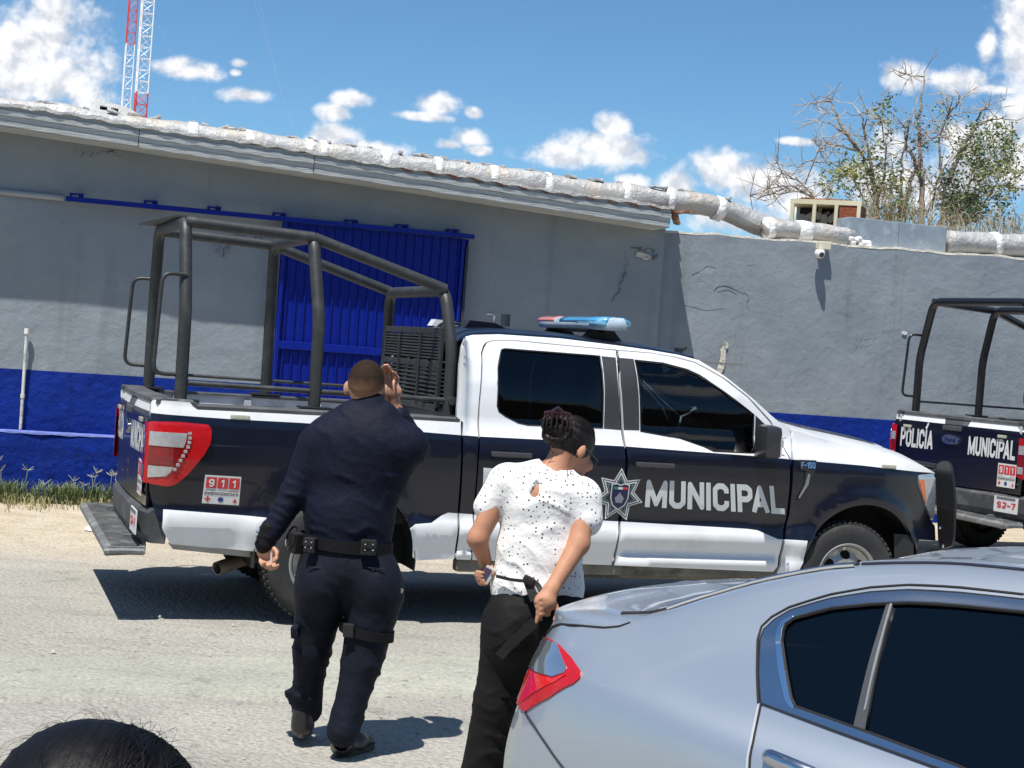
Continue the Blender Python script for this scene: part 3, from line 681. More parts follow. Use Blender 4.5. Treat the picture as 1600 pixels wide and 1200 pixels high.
# PVC pipe standing against the wall, lamp camera, cooler, blocks
PV = thing('pvc_pipe', 'thin off-white pipe with a capped top standing against the left wall', 'pipe', (WO[0], WO[1], 0), WT)
p0 = WL(42, 517, .06); p1 = WL(32, 671, .05); MPV = mat('pvc_dirty', (.62, .62, .58), rough=.55, var=.12, vscale=12, col2=(.30, .31, .34), c2scale=7)
MB().tube([p1, p1.lerp(p0, .33), p0], .017, 10).build('pipe', MPV, PV, smooth=True)
MB().tube([p0 + Vector((0, 0, -.03)), p0 + Vector((0, 0, .025))], .026, 10).build('cap', mat('pvc_clean', (.75, .74, .70), rough=.5), PV, smooth=True)
MB().tube([p1.lerp(p0, .32), p1.lerp(p0, .36)], .023, 10).build('coupling', MPV, PV, smooth=True)
CC = thing('security_camera', 'white dome security camera on a cream bracket on the yard wall', 'camera', (WO[0], WO[1], 0), WT)
c = WL(1287, 384, -.04); MB().box((c.x, .05, c.z), (.15, .12, .10), bev=.01).build('mount_box', mat('cream_plastic', (.66, .62, .47), rough=.5), CC)
d = WL(1283, 394, .05); mb = MB(); mb.lathe([(0, .03), (.05, .03), (.062, 0), (.062, -.03), (.05, -.055), (.03, -.07), (0, -.075)], (d.x, -.02, d.z), (0, 0, 1), 20); mb.build('housing', mat('white_plastic', (.8, .8, .8), rough=.3), CC, smooth=True)
mb = MB(); mb.lathe([(0, .052), (.018, .048), (.032, .03), (.036, 0)], (d.x, -.048, d.z - .022), (0, -1, -.5), 16); mb.build('lens', mat('lens_black', (.01, .01, .012), rough=.08, coat=1), CC, smooth=True)
_c = PY(1289, 333, 19.35); MCM = mat('cream_metal', (.62, .55, .37), rough=.6, var=.06)
EC = thing('rooftop_cooler', 'cream framed evaporative cooler with two open bays and one rusty pad, on the wall', 'cooler', (_c.x, _c.y, 0), math.radians(-20))
cw = .89; zt_ = PY(1289, 312, 19.35).z; zb_ = zt_ - .37; hgt = zt_ - zb_; dep = .5; mb = MB()
mb.box((0, dep / 2, zt_ - .03), (cw, dep, .06)); mb.box((0, dep / 2, zb_), (cw, dep, .05))
for t in (0, .335, .665, 1):
    for y_ in (.02, dep - .03): mb.box((-cw / 2 + .03 + (cw - .06) * t, y_, (zt_ + zb_) / 2 - .005), (.045, .045, hgt - .07))
mb.build('frame', MCM, EC)
MPD = mat('rusty_pad', (.26, .075, .03), rough=.95, bump=.02, bscale=60, var=.35, vscale=22)
MB().box((cw * .332, .03, (zt_ + zb_) / 2), (cw * .27, .04, hgt - .10)).build('cooler_pad', MPD, EC)
MB().box((cw / 2 - .008, dep / 2, (zt_ + zb_) / 2), (.02, dep - .1, hgt - .1)).build('side_louvre', MPD, EC)
MB().box((0, dep - .02, (zt_ + zb_) / 2), (cw - .06, .02, hgt - .1)).build('back_panel', mat('dark_inside', (.05, .045, .04), rough=.9), EC)
mb = MB()
for k in range(5): mb.box((-cw / 2 + cw * (.12 + .11 * k), .30, zb_ + .14 + .03 * (k % 3)), (.08, .12, .13), Matrix.Rotation(k, 3, 'Y'))
mb.tube([(-cw / 2 + .08, .2, zb_ + .05), (-cw / 2 + .45, .3, zb_ + .24)], .02, 6); mb.build('cooler_fittings', mat('grey_fittings', (.3, .29, .27), rough=.7, var=.2), EC)
mb = MB()
for k in range(26): mb.tube([(random.uniform(-.35, .2), random.uniform(.1, .4), zt_ + .012), (random.uniform(-.38, .25), random.uniform(.1, .45), zt_ + .03)], .012, 4)
mb.build('dry_debris', mat('dry_bark', (.20, .10, .06), rough=.95), EC)
CB_ = thing('concrete_block', 'white hollow concrete block lying on the roof at the left', 'block', (WO[0], WO[1], 0), WT)
bo = -1.2; a = WL(149, 165, bo); b = WL(206, 178, bo); mb = MB()
mb.plate([(a.x, a.z - .1), (b.x + .05, a.z - .1), (b.x + .05, b.z + .02), (a.x + .32, a.z + .03), (a.x, a.z + .075)], lambda p, q, h: (p, 1.2 + h, q), .5, holes=[[(a.x + .05, a.z - .035), (a.x + .13, a.z - .038), (a.x + .13, a.z + .003), (a.x + .05, a.z + .008)], [(a.x + .17, a.z - .04), (a.x + .25, a.z - .043), (a.x + .25, a.z - .003), (a.x + .17, a.z - .0)]])
mb.build('block', mat('white_block', (.74, .73, .68), rough=.85, bump=.01, var=.06), CB_)
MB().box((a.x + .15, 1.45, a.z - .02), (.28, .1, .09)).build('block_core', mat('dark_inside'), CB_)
rb = MB()
for k in range(40): rb.box((b.x + .12 + random.uniform(0, .75), 1.3 + random.uniform(-.1, .2), b.z - .10 + random.uniform(0, .035)), (random.uniform(.03, .10), .06, random.uniform(.015, .05)), Matrix.Rotation(random.random() * 3, 3, 'Y'))
rb.build('rubble', mat('rubble', (.28, .25, .22), rough=.95, var=.3), CB_)

# house and wall across the street, behind the camera (seen only in the window glass)
OP = thing('building', 'long dark plaster wall with a white coping across the street, mirrored in the truck windows', 'building', (0, -11, 0), math.radians(12))
wallsheet('wall', -30, 30, -.2, lambda s: 6.4 + .15 * math.sin(s * .25), 0, mat('brown_plaster', (.12, .095, .075), rough=.9, bump=.03, bscale=6, var=.15), OP)
MB().box((0, .0, 6.5), (60, .5, .3)).build('coping', mat('white_coping', (.7, .7, .68), rough=.8, bump=.02), OP)

# lattice masts
MRD = mat('mast_red', (.60, .05, .05), rough=.5); MMW = mat('mast_white', (.80, .82, .84), rough=.45)
def mast(label, px0, px1, D, w_, bands, nb, zbot):
    """three-legged lattice mast; bands = [(z0,z1,material)]"""
    b0 = PY(px0[0], px0[1], D); b1 = PY(px1[0], px1[1], D); T_ = thing('radio_mast', label, 'mast', (b0.x, D, 0), 0, 'radio masts')
    htop = b1.z + 14; legs = [(w_ * .577 * math.cos(a + .35), w_ * .577 * math.sin(a + .35)) for a in (0, 2.094, 4.189)]
    for z0, z1, m in bands:
        mb = MB()
        for x, y in legs: mb.tube([(x, y, z0), (x, y, z1)], .028 * w_ / .5, 6)
        mb.build('mast_section', m, T_)
        br = MB(); n = max(1, int(round((z1 - z0) / (w_ * nb)))); h = (z1 - z0) / n
        for i in range(n):
            for k in range(3):
                p = legs[k]; q = legs[(k + 1) % 3]; z = z0 + i * h
                br.tube([(p[0], p[1], z), (q[0], q[1], z)], .014 * w_ / .5, 4); br.tube([(p[0], p[1], z), (q[0], q[1], z + h)] if (i + k) % 2 else [(q[0], q[1], z), (p[0], p[1], z + h)], .014 * w_ / .5, 4)
        br.build('lattice_brace', m, T_)
    return T_
D = 62.; k = D / FPX
zr = PY(220, 145, D).z; mast('white lattice mast with a red foot section, right of the pair of masts', (217, 170), (235, 0), D, 21 * k, [(0, zr, MRD), (zr, PY(235, 0, D).z + 9, MMW)], .85, 0)
z1 = PY(199, 68, D).z; mast('red and white lattice mast, left of the pair of masts', (195, 165), (205, 0), D, 15 * k, [(0, z1, MMW), (z1, PY(205, 0, D).z + 9, MRD)], 1.15, 0)
gw = thing('guy_wires', 'thin steel guy wires of the masts against the sky', 'wires', (0, 0, 0))
for a, b in (((183, -60), (165, 160)), ((232, 10), (320, 190)), ((385, -40), (460, 210)), ((400, -20), (440, 150))):
    MB().tube([PY(*a, 60), PY(*b, 52)], .0035, 4).build('guy_wire', mat('wire_grey', (.22, .26, .32), rough=.6), gw)

# trees behind the wall
MBK = mat('bark_dry', (.23, .175, .14), rough=.9, bump=.02, bscale=30, var=.25, vscale=10, col2=(.40, .36, .32), c2scale=6)
MTW = mat('twig_pale', (.36, .31, .25), rough=.9, var=.2)
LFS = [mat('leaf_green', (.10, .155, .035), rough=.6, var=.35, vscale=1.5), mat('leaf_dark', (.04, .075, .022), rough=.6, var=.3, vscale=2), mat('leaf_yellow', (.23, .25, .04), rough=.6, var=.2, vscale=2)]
def tree(label, base, limbs, D, leafpts, nl, twig=1.0, dead=0):
    """limbs: pixel polylines at distance D; leafpts: (x,y,rx,ry,count,material)"""
    b = PY(*base, D); T_ = thing('tree', label, 'tree', (b.x, b.y, 0), 0, 'trees behind the yard wall')
    o = Vector((b.x, b.y, 0)); tr = MB(); tw = MB()
    for i, (pts, r0) in enumerate(limbs):
        dy = random.uniform(-.5, .5); P = [PY(x, y, D + dy * (j / len(pts))) - o for j, (x, y) in enumerate(pts)]
        if i == 0: P = [Vector((P[0].x, P[0].y, 0))] + P
        P = fillet(P, .3, 3); n = len(P)
        for j in range(1, n - 1): P[j] = P[j] + Vector((random.gauss(0, .012), random.gauss(0, .03), random.gauss(0, .012)))
        (tr).tube(P, [max(.006, r0 * (1 - .8 * j / (n - 1))) for j in range(n)], 7)
        for _ in range(int(9 * twig)):
            j = random.randint(n // 3, n - 1); q = P[j]; dr = Vector((random.gauss(0, 1), random.gauss(0, .7), random.gauss(.2, .7))).normalized(); L = random.uniform(.15, .55)
            mid_ = q + dr * L * .5 + Vector((0, 0, random.uniform(-.05, .06))); e = q + dr * L + Vector((0, 0, random.uniform(-.12, .10)))
            tw.tube([q, mid_, e], [.008, .006, .003], 4)
            for _ in range(2):
                d2 = (dr + Vector((random.gauss(0, .7), random.gauss(0, .5), random.gauss(0, .7)))).normalized() * L * .5; tw.tube([mid_, mid_ + d2], [.005, .002], 3)
    tr.build('trunk', MBK, T_, smooth=True, autosm=False)
    if tw.V: tag(tw.build('twigs', MTW, T_), kind='stuff')
    V = []; F = []; mi = []; tw2 = MB()
    for (x, y, rx, ry, cnt, m) in leafpts:
        for _ in range(cnt):
            # leaves gather in small sprays
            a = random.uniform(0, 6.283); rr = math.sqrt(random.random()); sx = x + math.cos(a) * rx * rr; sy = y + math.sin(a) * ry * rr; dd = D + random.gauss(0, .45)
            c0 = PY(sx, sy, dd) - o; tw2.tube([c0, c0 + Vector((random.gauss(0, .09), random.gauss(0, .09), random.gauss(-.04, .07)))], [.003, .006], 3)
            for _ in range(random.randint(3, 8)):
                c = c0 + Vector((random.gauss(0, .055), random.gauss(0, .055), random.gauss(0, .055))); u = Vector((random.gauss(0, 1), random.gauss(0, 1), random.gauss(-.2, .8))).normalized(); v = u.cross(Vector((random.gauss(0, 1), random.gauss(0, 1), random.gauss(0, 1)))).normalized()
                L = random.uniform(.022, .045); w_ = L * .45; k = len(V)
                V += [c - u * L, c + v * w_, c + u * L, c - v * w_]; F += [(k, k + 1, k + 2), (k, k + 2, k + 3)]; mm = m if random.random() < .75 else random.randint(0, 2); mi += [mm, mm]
    if V: tag(mesh_obj('crown', V, F, LFS, T_, False, mi), kind='stuff'); tag(tw2.build('leaf_stems', MTW, T_), kind='stuff')
    return T_
DT = 25.
tree('half dead tree with arching bare limbs to the left, nearest the cooler', (1375, 330), [([(1372, 345), (1368, 300), (1355, 262), (1340, 235), (1322, 210)], .06), ([(1345, 240), (1318, 205), (1305, 180), (1298, 155), (1280, 150)], .03), ([(1322, 210), (1300, 195), (1278, 188)], .022), ([(1298, 158), (1275, 160), (1258, 163)], .016), ([(1336, 235), (1300, 225), (1268, 218)], .018), ([(1368, 300), (1358, 240), (1350, 205), (1345, 180), (1330, 180)], .03), ([(1350, 200), (1356, 180)], .015), ([(1372, 310), (1385, 250), (1380, 200), (1378, 150)], .02), ([(1360, 330), (1320, 258), (1262, 250), (1245, 262)], .016)], DT,
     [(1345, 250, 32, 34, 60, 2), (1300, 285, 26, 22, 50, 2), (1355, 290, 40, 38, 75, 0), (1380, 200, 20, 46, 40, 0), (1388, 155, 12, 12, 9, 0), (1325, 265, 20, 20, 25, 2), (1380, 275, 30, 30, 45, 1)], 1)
tree('low bare tangle of reddish branches behind the cooler, at the left end', (1275, 330), [([(1278, 335), (1270, 305), (1255, 285), (1235, 275), (1222, 272)], .03), ([(1270, 308), (1240, 290), (1210, 292), (1172, 306)], .022), ([(1262, 295), (1245, 300), (1215, 302), (1185, 310)], .018), ([(1258, 288), (1282, 232), (1285, 215)], .010), ([(1240, 280), (1225, 272), (1215, 255)], .012)], DT - .6, [], 1, twig=2.2)
tree('tall bare trunk with a broken top in the middle of the clump', (1440, 330), [([(1440, 345), (1442, 290), (1438, 240), (1436, 190), (1442, 140), (1444, 113)], .055), ([(1444, 120), (1425, 114), (1405, 119)], .012), ([(1440, 285), (1428, 245), (1415, 230), (1420, 190), (1428, 178)], .035), ([(1410, 340), (1420, 290), (1436, 250), (1440, 220), (1452, 188)], .04), ([(1405, 345), (1408, 280), (1412, 240), (1416, 200), (1408, 192)], .025), ([(1440, 230), (1455, 216), (1480, 216)], .014), ([(1425, 340), (1398, 285), (1392, 240)], .018), ([(1447, 340), (1460, 300), (1468, 265)], .016)], DT - .2,
     [(1400, 300, 30, 34, 70, 2), (1400, 330, 40, 16, 80, 0), (1450, 240, 22, 50, 12, 0), (1425, 210, 24, 40, 14, 1)], 1, twig=1.6)
tree('leafier tree leaning right with a long arched limb, at the right of the clump', (1500, 330), [([(1470, 345), (1475, 300), (1468, 255), (1470, 205), (1482, 180)], .045), ([(1478, 185), (1494, 165), (1503, 152)], .018), ([(1482, 178), (1490, 150)], .016), ([(1480, 290), (1500, 240), (1515, 210), (1535, 190), (1562, 184), (1590, 188)], .035), ([(1525, 190), (1532, 175), (1548, 163), (1570, 156)], .018), ([(1500, 340), (1510, 300), (1525, 260), (1545, 225)], .03), ([(1565, 290), (1600, 296), (1640, 310)], .02), ([(1530, 330), (1560, 285), (1580, 240)], .02), ([(1455, 330), (1462, 290), (1475, 262)], .02)], DT + .3,
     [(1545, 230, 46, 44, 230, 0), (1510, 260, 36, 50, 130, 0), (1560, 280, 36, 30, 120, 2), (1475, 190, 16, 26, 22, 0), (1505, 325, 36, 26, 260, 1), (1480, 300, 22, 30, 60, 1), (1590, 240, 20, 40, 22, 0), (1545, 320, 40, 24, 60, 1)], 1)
# dry straw and undergrowth along the back of the wall
mb = MB()
for _ in range(330):
    x = random.uniform(1345, 1600); y = 385 + random.uniform(-8, 6); h = random.uniform(34, 98) * (1.15 if x < 1460 else .7); p = PY(x, y, DT - .9 + random.gauss(0, .3)); q = PY(x + random.gauss(0, 12), y - h, DT - .9 + random.gauss(0, .4)); m_ = (p + q) / 2 + Vector((random.gauss(0, .12), 0, random.gauss(.08, .1)))
    mb.tube([p, m_, q + Vector((random.gauss(0, .1), 0, -abs(random.gauss(0, .12))))], [.007, .006, .003], 3)
tag(mb.build('dry_undergrowth', mat('dry_straw', (.38, .32, .21), rough=.9, var=.3, vscale=3)), 'pale dry straw and dead stems standing behind the yard wall', 'undergrowth', kind='stuff')

# weeds and dry grass at the foot of the wall, pebbles on the street
def blades(name, label, n, region, hh, m, spread=.05):
    V = []; F = []
    for _ in range(n):
        x, y = region(); z = float(gz(x, y)); h = random.uniform(*hh); a = random.uniform(0, 6.28); l_ = Vector((math.cos(a), math.sin(a), 0)) * h * random.uniform(.2, .9); w_ = Vector((-math.sin(a), math.cos(a), 0)) * random.uniform(.003, .007); b = Vector((x, y, z)); k = len(V)
        V += [b - w_, b + w_, b + l_ * .4 + Vector((0, 0, h * .7)) + w_ * .8, b + l_ * .4 + Vector((0, 0, h * .7)) - w_ * .8, b + l_ + Vector((0, 0, h))]; F += [(k, k + 1, k + 2, k + 3), (k + 3, k + 2, k + 4)]
    return tag(mesh_obj(name, V, F, m), label, 'grass', kind='stuff')
c17, s17 = math.cos(WT), math.sin(WT)
def wl2(s, o): return (WO[0] + s * c17 + o * s17, WO[1] + s * s17 - o * c17)
clumps = [(random.uniform(-7, 9), abs(random.gauss(.35, .42)) + .17) for _ in range(300)]
def reg_dry():
    s, o = random.choice(clumps); return wl2(s + random.gauss(0, .12), max(.17, o + random.gauss(0, .10)))
def reg_green():
    s, o = random.choice(gcl); return wl2(s + random.gauss(0, .05), max(.18, o + random.gauss(0, .04)))
gcl = [(random.uniform(-.4, 1.6) if random.random() < .7 else random.uniform(-6, 9), random.uniform(.2, .5)) for _ in range(60)]
blades('dry_grass', 'short dry yellow grass along the foot of the blue wall', 9000, reg_dry, (.03, .12), mat('grass_dry', (.30, .265, .13), rough=.9, var=.4, vscale=2, col2=(.14, .16, .05), c2scale=1.5))
blades('weeds', 'taller green weeds growing against the blue plinth', 3400, reg_green, (.05, .24), mat('weed_green', (.12, .16, .06), rough=.8, var=.3, vscale=3))
mb = MB()
for _ in range(15):
    s = random.uniform(-.3, 1.7); x, y = wl2(s, random.uniform(.22, .5)); h = random.uniform(.12, .40); t = Vector((x + random.gauss(0, .04), y, h)); mb.tube([(x, y, 0), t], .004, 3)
    for _ in range(6): a = random.uniform(0, 6.28); mb.tube([t, t + Vector((math.cos(a) * .06, math.sin(a) * .04, random.uniform(.02, .07)))], [.004, .002], 3)
tag(mb.build('seed_stalks', mat('seed_stalk', (.35, .36, .25), rough=.9)), 'thin forked seed stalks standing above the weeds', 'weeds', kind='stuff')
V = []; F = []
for _ in range(5200):
    x = random.uniform(-5, 7); y = random.uniform(5.5, 19); r = random.choice((.003, .004, .006, .009)) * random.uniform(.7, 1.3) * (1.6 if random.random() < .04 else 1); z = float(gz(x, y)); k = len(V); a = random.random() * 3
    V += [(x + r * math.cos(a + j * 1.5708), y + r * math.sin(a + j * 1.5708) * random.uniform(.6, 1), z + .004) for j in range(4)] + [(x, y, z + r * .9 + .004)]; F += [(k + j, k + (j + 1) % 4, k + 4) for j in range(4)]
tag(mesh_obj('pebbles', V, F, mat('pebble', (.40, .375, .33), rough=.9, var=.35, vscale=5)), 'small pale pebbles scattered over the street', 'pebbles', kind='stuff')
p = PZ(150, 828); st = MB(); st.lathe([(0, .05), (.05, .045), (.09, .02), (.10, 0)], (p.x, p.y, 0), (0, 0, 1), 10)
for v in st.V: v.x += random.uniform(-.01, .01); v.z = max(0, v.z + random.uniform(-.006, .006))
tag(st.build('stone', mat('white_stone', (.75, .74, .70), rough=.8), smooth=True), 'flat white stone on the sand below the rear step of the truck', 'stone')
# ------------------------------------------------------------------ pickup truck (x forward from rear axle, y left, z up)
TO = (-1.496, 10.905); TT = .354
TRK = thing('pickup_truck', 'navy and white police pickup truck with grey roll cage, side on to the camera', 'pickup truck', (TO[0], TO[1], 0), TT, 'police pickup trucks')
_Z = np.array([.30, .44, .492, .505, .62, .645, .665, .735, .76, .82, .90, 1.05, 1.18, 1.26, 1.30, 1.35, 1.39, 1.50, 1.65, 1.79, 1.88, 1.93, 1.97, 2.01])
_Y = np.array([.92, .950, .972, .950, .988, .995, .992, .966, .963, .972, .985, 1.0, 1.0, .988, .962, .937, .925, .9165, .897, .852, .800, .772, .735, .66])
_Yb = np.array([.91, .935, .945, .948, .982, .993, .990, .970, .967, .974, .986, 1.0, 1.0, .990, .978, .966, .955, .95, .94, .93, .93, .9, .9, .9])
ARCH = [(.10, .44, .525), (4.10, .44, .50)]
def hw(x, z):
    x = np.asarray(x, float); z = np.asarray(z, float)
    cab = 1 / (1 + np.exp(-(x - .93) / .004)) * 1 / (1 + np.exp((x - 3.62) / .05))
    y = np.interp(z, _Z, _Y) * cab + np.interp(z, _Z, _Yb) * (1 - cab)
    for ax, az, ar in ARCH:
        r = np.hypot(x - ax, (z - az)); lo = 1 / (1 + np.exp((z - 1.12) / .03))
        y = y + .030 * np.exp(-((r - ar - .03) / .075) ** 2) * lo
    y = y - .085 * np.clip((-1.0 - x) / .16, 0, 1.2) ** 2
    y = y - .16 * np.clip((x - 4.2) / .62, 0, 1.3) ** 2
    y = y - .05 * np.clip((z - 1.16) / .2, 0, 1) * np.clip((x - 3.5) / .6, 0, 1)
    return y
def TP(px, py, it=6, y0=None):
    y = -.96 if y0 is None else y0
    for _ in range(it):
        x, z = PL(px, py, TO, TT, y)
        if y0 is None: y = -float(hw(x, z))
    return (x, z)
def TPs(L, y0=None): return [TP(*p, y0=y0) for p in L]
MR = lambda a, b: np.stack([np.asarray(a, float), -hw(a, b), np.asarray(b, float)], -1)
ML = lambda a, b: np.stack([np.asarray(a, float), hw(a, b), np.asarray(b, float)], -1)
NAVY = mat('navy_paint', (.0022, .003, .0115), rough=.30, coat=.35, spec=.5, var=.10, vscale=2, bump=.0006, bscale=3)
WHT = mat('white_paint', (.72, .74, .76), rough=.32, coat=.5, spec=.5, var=.03, vscale=2, bump=.0005, bscale=3, col2=(.60, .59, .55), c2scale=2.5, c2lo=.52, c2hi=.78)
BLK = mat('black_trim', (.018, .018, .02), rough=.45, var=.2, vscale=6)
RUB = mat('rail_plastic', (.065, .068, .072), rough=.6, var=.25, vscale=5, bump=.003, bscale=50, col2=(.10, .105, .11), c2scale=5)
PIL = mat('pillar_vinyl', (.032, .034, .037), rough=.5, var=.06, vscale=3)
UND = mat('underbody', (.035, .033, .03), rough=.85, var=.3, vscale=5, col2=(.12, .105, .085), c2scale=4, c2lo=.5, c2hi=.8)
CHR = mat('chrome', (.75, .76, .78), rough=.12, metal=1.)
LIN = mat('bed_white', (.50, .52, .545), rough=.5, var=.10, vscale=5, col2=(.36, .37, .385), c2scale=4)
UP = TPs([(236, 645), (362, 655), (469, 660.6), (600, 670), (721, 680), (749, 682), (852, 687), (931, 695), (975, 697.3), (1184, 713), (1235, 717.7), (1349, 727.5), (1433, 737), (1462, 739)])
LO = TPs([(255, 796), (259, 796), (407, 808)]) + TPs([(640, 826), (649, 819), (674, 817), (689, 806), (700, 801), (744, 804), (967, 814.7), (1168.6, 826.4), (1183.5, 828.6), (1215.4, 842.4), (1262, 845)])
LO = [(LO[0][0] - .002, .2)] + LO + [(LO[-1][0] + .01, .2), (5, .2)]
ux, uz = [p[0] for p in UP], [p[1] for p in UP]; lx, lz = [p[0] for p in LO], [p[1] for p in LO]
def paint(a, b): return np.where((b > np.interp(a, ux, uz)) | (b < np.interp(a, lx, lz)), 1, 0)
PL_ = [[(-1.3, uz[0])] + UP, LO]
def side(name, poly, mats=None, holes=(), cls=paint, off=0., th=.03, step=.06, both=True, parent=None, left=True, lines=PL_):
    r = surf(name, MR, poly, mats or [NAVY, WHT], parent or TRK, holes, lines if cls is paint else (), cls if (mats is None) else None, step, th, (0, -1, 0), off)
    if left and both: l = surf(name, ML, poly, mats or [NAVY, WHT], parent or TRK, holes, lines if cls is paint else (), cls if (mats is None) else None, step, th, (0, 1, 0), off); return r, l
    return r, None
def arc(cx_, cz_, r, a0, a1, n=22): return [(cx_ + r * math.cos(math.radians(a0 + (a1 - a0) * i / n)), cz_ + r * math.sin(math.radians(a0 + (a1 - a0) * i / n))) for i in range(n + 1)]
# --- bed sides
ra, rz_, rr = ARCH[0]
bed = TPs([(236, 624), (302, 629), (309, 635), (480, 643.5), (640, 651), (720, 656.5), (720, 680), (715, 800), (709.5, 873.5), (652, 876)]) + [(ra + rr * 1.0, .46)] + arc(ra, rz_, rr, 6, 176) + TPs([(400, 862), (330, 856), (266, 850), (255, 830), (240, 794), (233, 764), (234.6, 700), (236, 645)])
LAMP = TPs([(235, 659), (280, 660.5), (326, 665), (330, 672), (329, 690.6), (318.8, 709.4), (292.5, 741), (273.8, 756), (262, 759), (233, 754)])
lamp_hole = [(-1.30, LAMP[0][1])] + LAMP[1:-1] + [(-1.30, LAMP[-1][1])]
lampo = smoothpoly(densify(LAMP, .035), True, 2, .25)
bedR, bedL = side('bed_side', bed, holes=[], th=.03, step=.06)
# lamp housings wrap the corner
MRED = mat('lamp_red', (.44, .004, .006), rough=.22, coat=.35, spec=.6, var=.15, vscale=14, bump=.002, bscale=30)
MCLR = mat('lamp_clear', (.45, .45, .45), rough=.12, coat=1., metal=.35, var=.2, vscale=30, bump=.004, bscale=40)
MDRD = mat('lamp_deep_red', (.20, .002, .003), rough=.08, coat=1., var=.4, vscale=18, bump=.003, bscale=60)
for Mf, sg in ((MR, -1), (ML, 1)):
    lp = surf('tail_light', Mf, lampo, MRED, TRK, th=.03, step=.03, out=(0, sg, 0), off=.022)
    for nm, q, m in (('reverse_lens', [(238, 674), (292, 677.5), (290, 688), (286, 699), (236, 695)], MCLR), ('brake_lens', [(236, 697), (284, 701), (272, 724.5), (234, 723)], MDRD), ('signal_lens', [(235, 726), (270, 728.5), (266, 737), (260, 743), (234, 745)], MCLR)):
        surf(nm, Mf, TPs(q), m, lp, th=.01, step=.04, out=(0, sg, 0), off=.027)
    dots = MB()
    for (x, y) in [(296, 677), (296, 684), (295, 691), (293, 698), (289, 705), (285, 712), (281, 719), (277, 726), (272, 733)]:
        a, b = TP(x, y); dots.box((a, sg * (float(hw(a, b)) + .028), b), (.022, .008, .02), bev=.003)
    dots.build('reflector_studs', MCLR, lp)
    # rear-facing flank of the lamp
    V = [(-1.165, sg * .93, LAMP[0][1]), (-1.165, sg * .93, LAMP[-1][1]), (-1.168, sg * .85, LAMP[-1][1] + .02), (-1.168, sg * .85, LAMP[0][1]), (-1.10, sg * .955, LAMP[0][1]), (-1.10, sg * .955, LAMP[-1][1])]
    fl = mesh_obj('lamp_flank', V, [(0, 1, 2, 3), (0, 4, 5, 1)], MRED, lp); zz_ = (LAMP[0][1], LAMP[-1][1]); H_ = zz_[0] - zz_[1]
    for f0_, f1_, m_ in ((.18, .40, MCLR), (.70, .88, MCLR), (.43, .67, MDRD)): MB().add([(-1.170, sg * .925, zz_[0] - H_ * f0_), (-1.173, sg * .86, zz_[0] - H_ * f0_), (-1.173, sg * .86, zz_[0] - H_ * f1_), (-1.170, sg * .925, zz_[0] - H_ * f1_)], [(0, 1, 2, 3)]).build('flank_lens', m_, lp)
# --- doors, cab side
sill = 0.44
rdoor = TPs([(962.2, 548), (876, 540), (814, 534), (790, 532.6), (769, 533.5), (761, 536), (757, 542), (754, 552), (750.5, 628.8), (749.5, 680), (748, 720), (741, 810), (738, 875), (850, 879.5), (955.5, 883), (959, 866), (966, 814.7), (969.6, 789), (975.3, 753), (977.6, 717), (975.5, 700), (970, 671), (965.2, 599)])
fdoor = TPs([(966.5, 548.5), (1017.5, 552.5), (1055, 559), (1085, 567), (1103.8, 577), (1130, 592), (1167.5, 621), (1203, 660), (1218, 688), (1234, 717.5), (1234, 753.8), (1228, 810), (1223, 844), (1215, 885), (1208, 893.5), (1085, 888.5), (960, 883.5), (963, 866), (970, 814.7), (973.5, 789), (979, 753), (981.5, 717), (979, 700), (974, 671), (969, 599)])
rwin = TPs([(782.5, 550), (784, 546.5), (789, 545), (937.6, 556.5), (942, 669.5), (825, 664.9), (810, 661.7), (791, 652), (779.3, 643.6), (776.8, 635), (778, 575.6)])
rtrim = TPs([(939.6, 556.5), (962, 558.6), (965, 599), (970, 672), (943.5, 670)])
ftrim = TPs([(967, 559), (990, 560.9), (999, 672.5), (974.5, 672), (969.5, 599)])
fwin = TPs([(992, 562.9), (1036, 567.5), (1074, 577.5), (1092.5, 586), (1130, 611), (1167.5, 639), (1178.5, 648), (1181, 709), (1115, 706), (1100, 698.8), (1062.5, 685.6), (1001, 674.4)])
fsail = TPs([(1180.5, 649), (1196, 664), (1207, 679), (1220, 714), (1183, 710)])
dR = side('rear_door', rdoor, holes=[rwin, rtrim]); dF = side('front_door', fdoor, holes=[fwin, ftrim, fsail])
GLR = glass('tinted_glass_rear', (.012, .02, .028)); GLF = glass('tinted_glass_front', (.10, .17, .19)); GLW = glass('windscreen_glass', (.62, .74, .76))
def shrink(p, k):
    c = np.mean(p, axis=0); return [tuple(c + (np.array(q) - c) * k) for q in p]
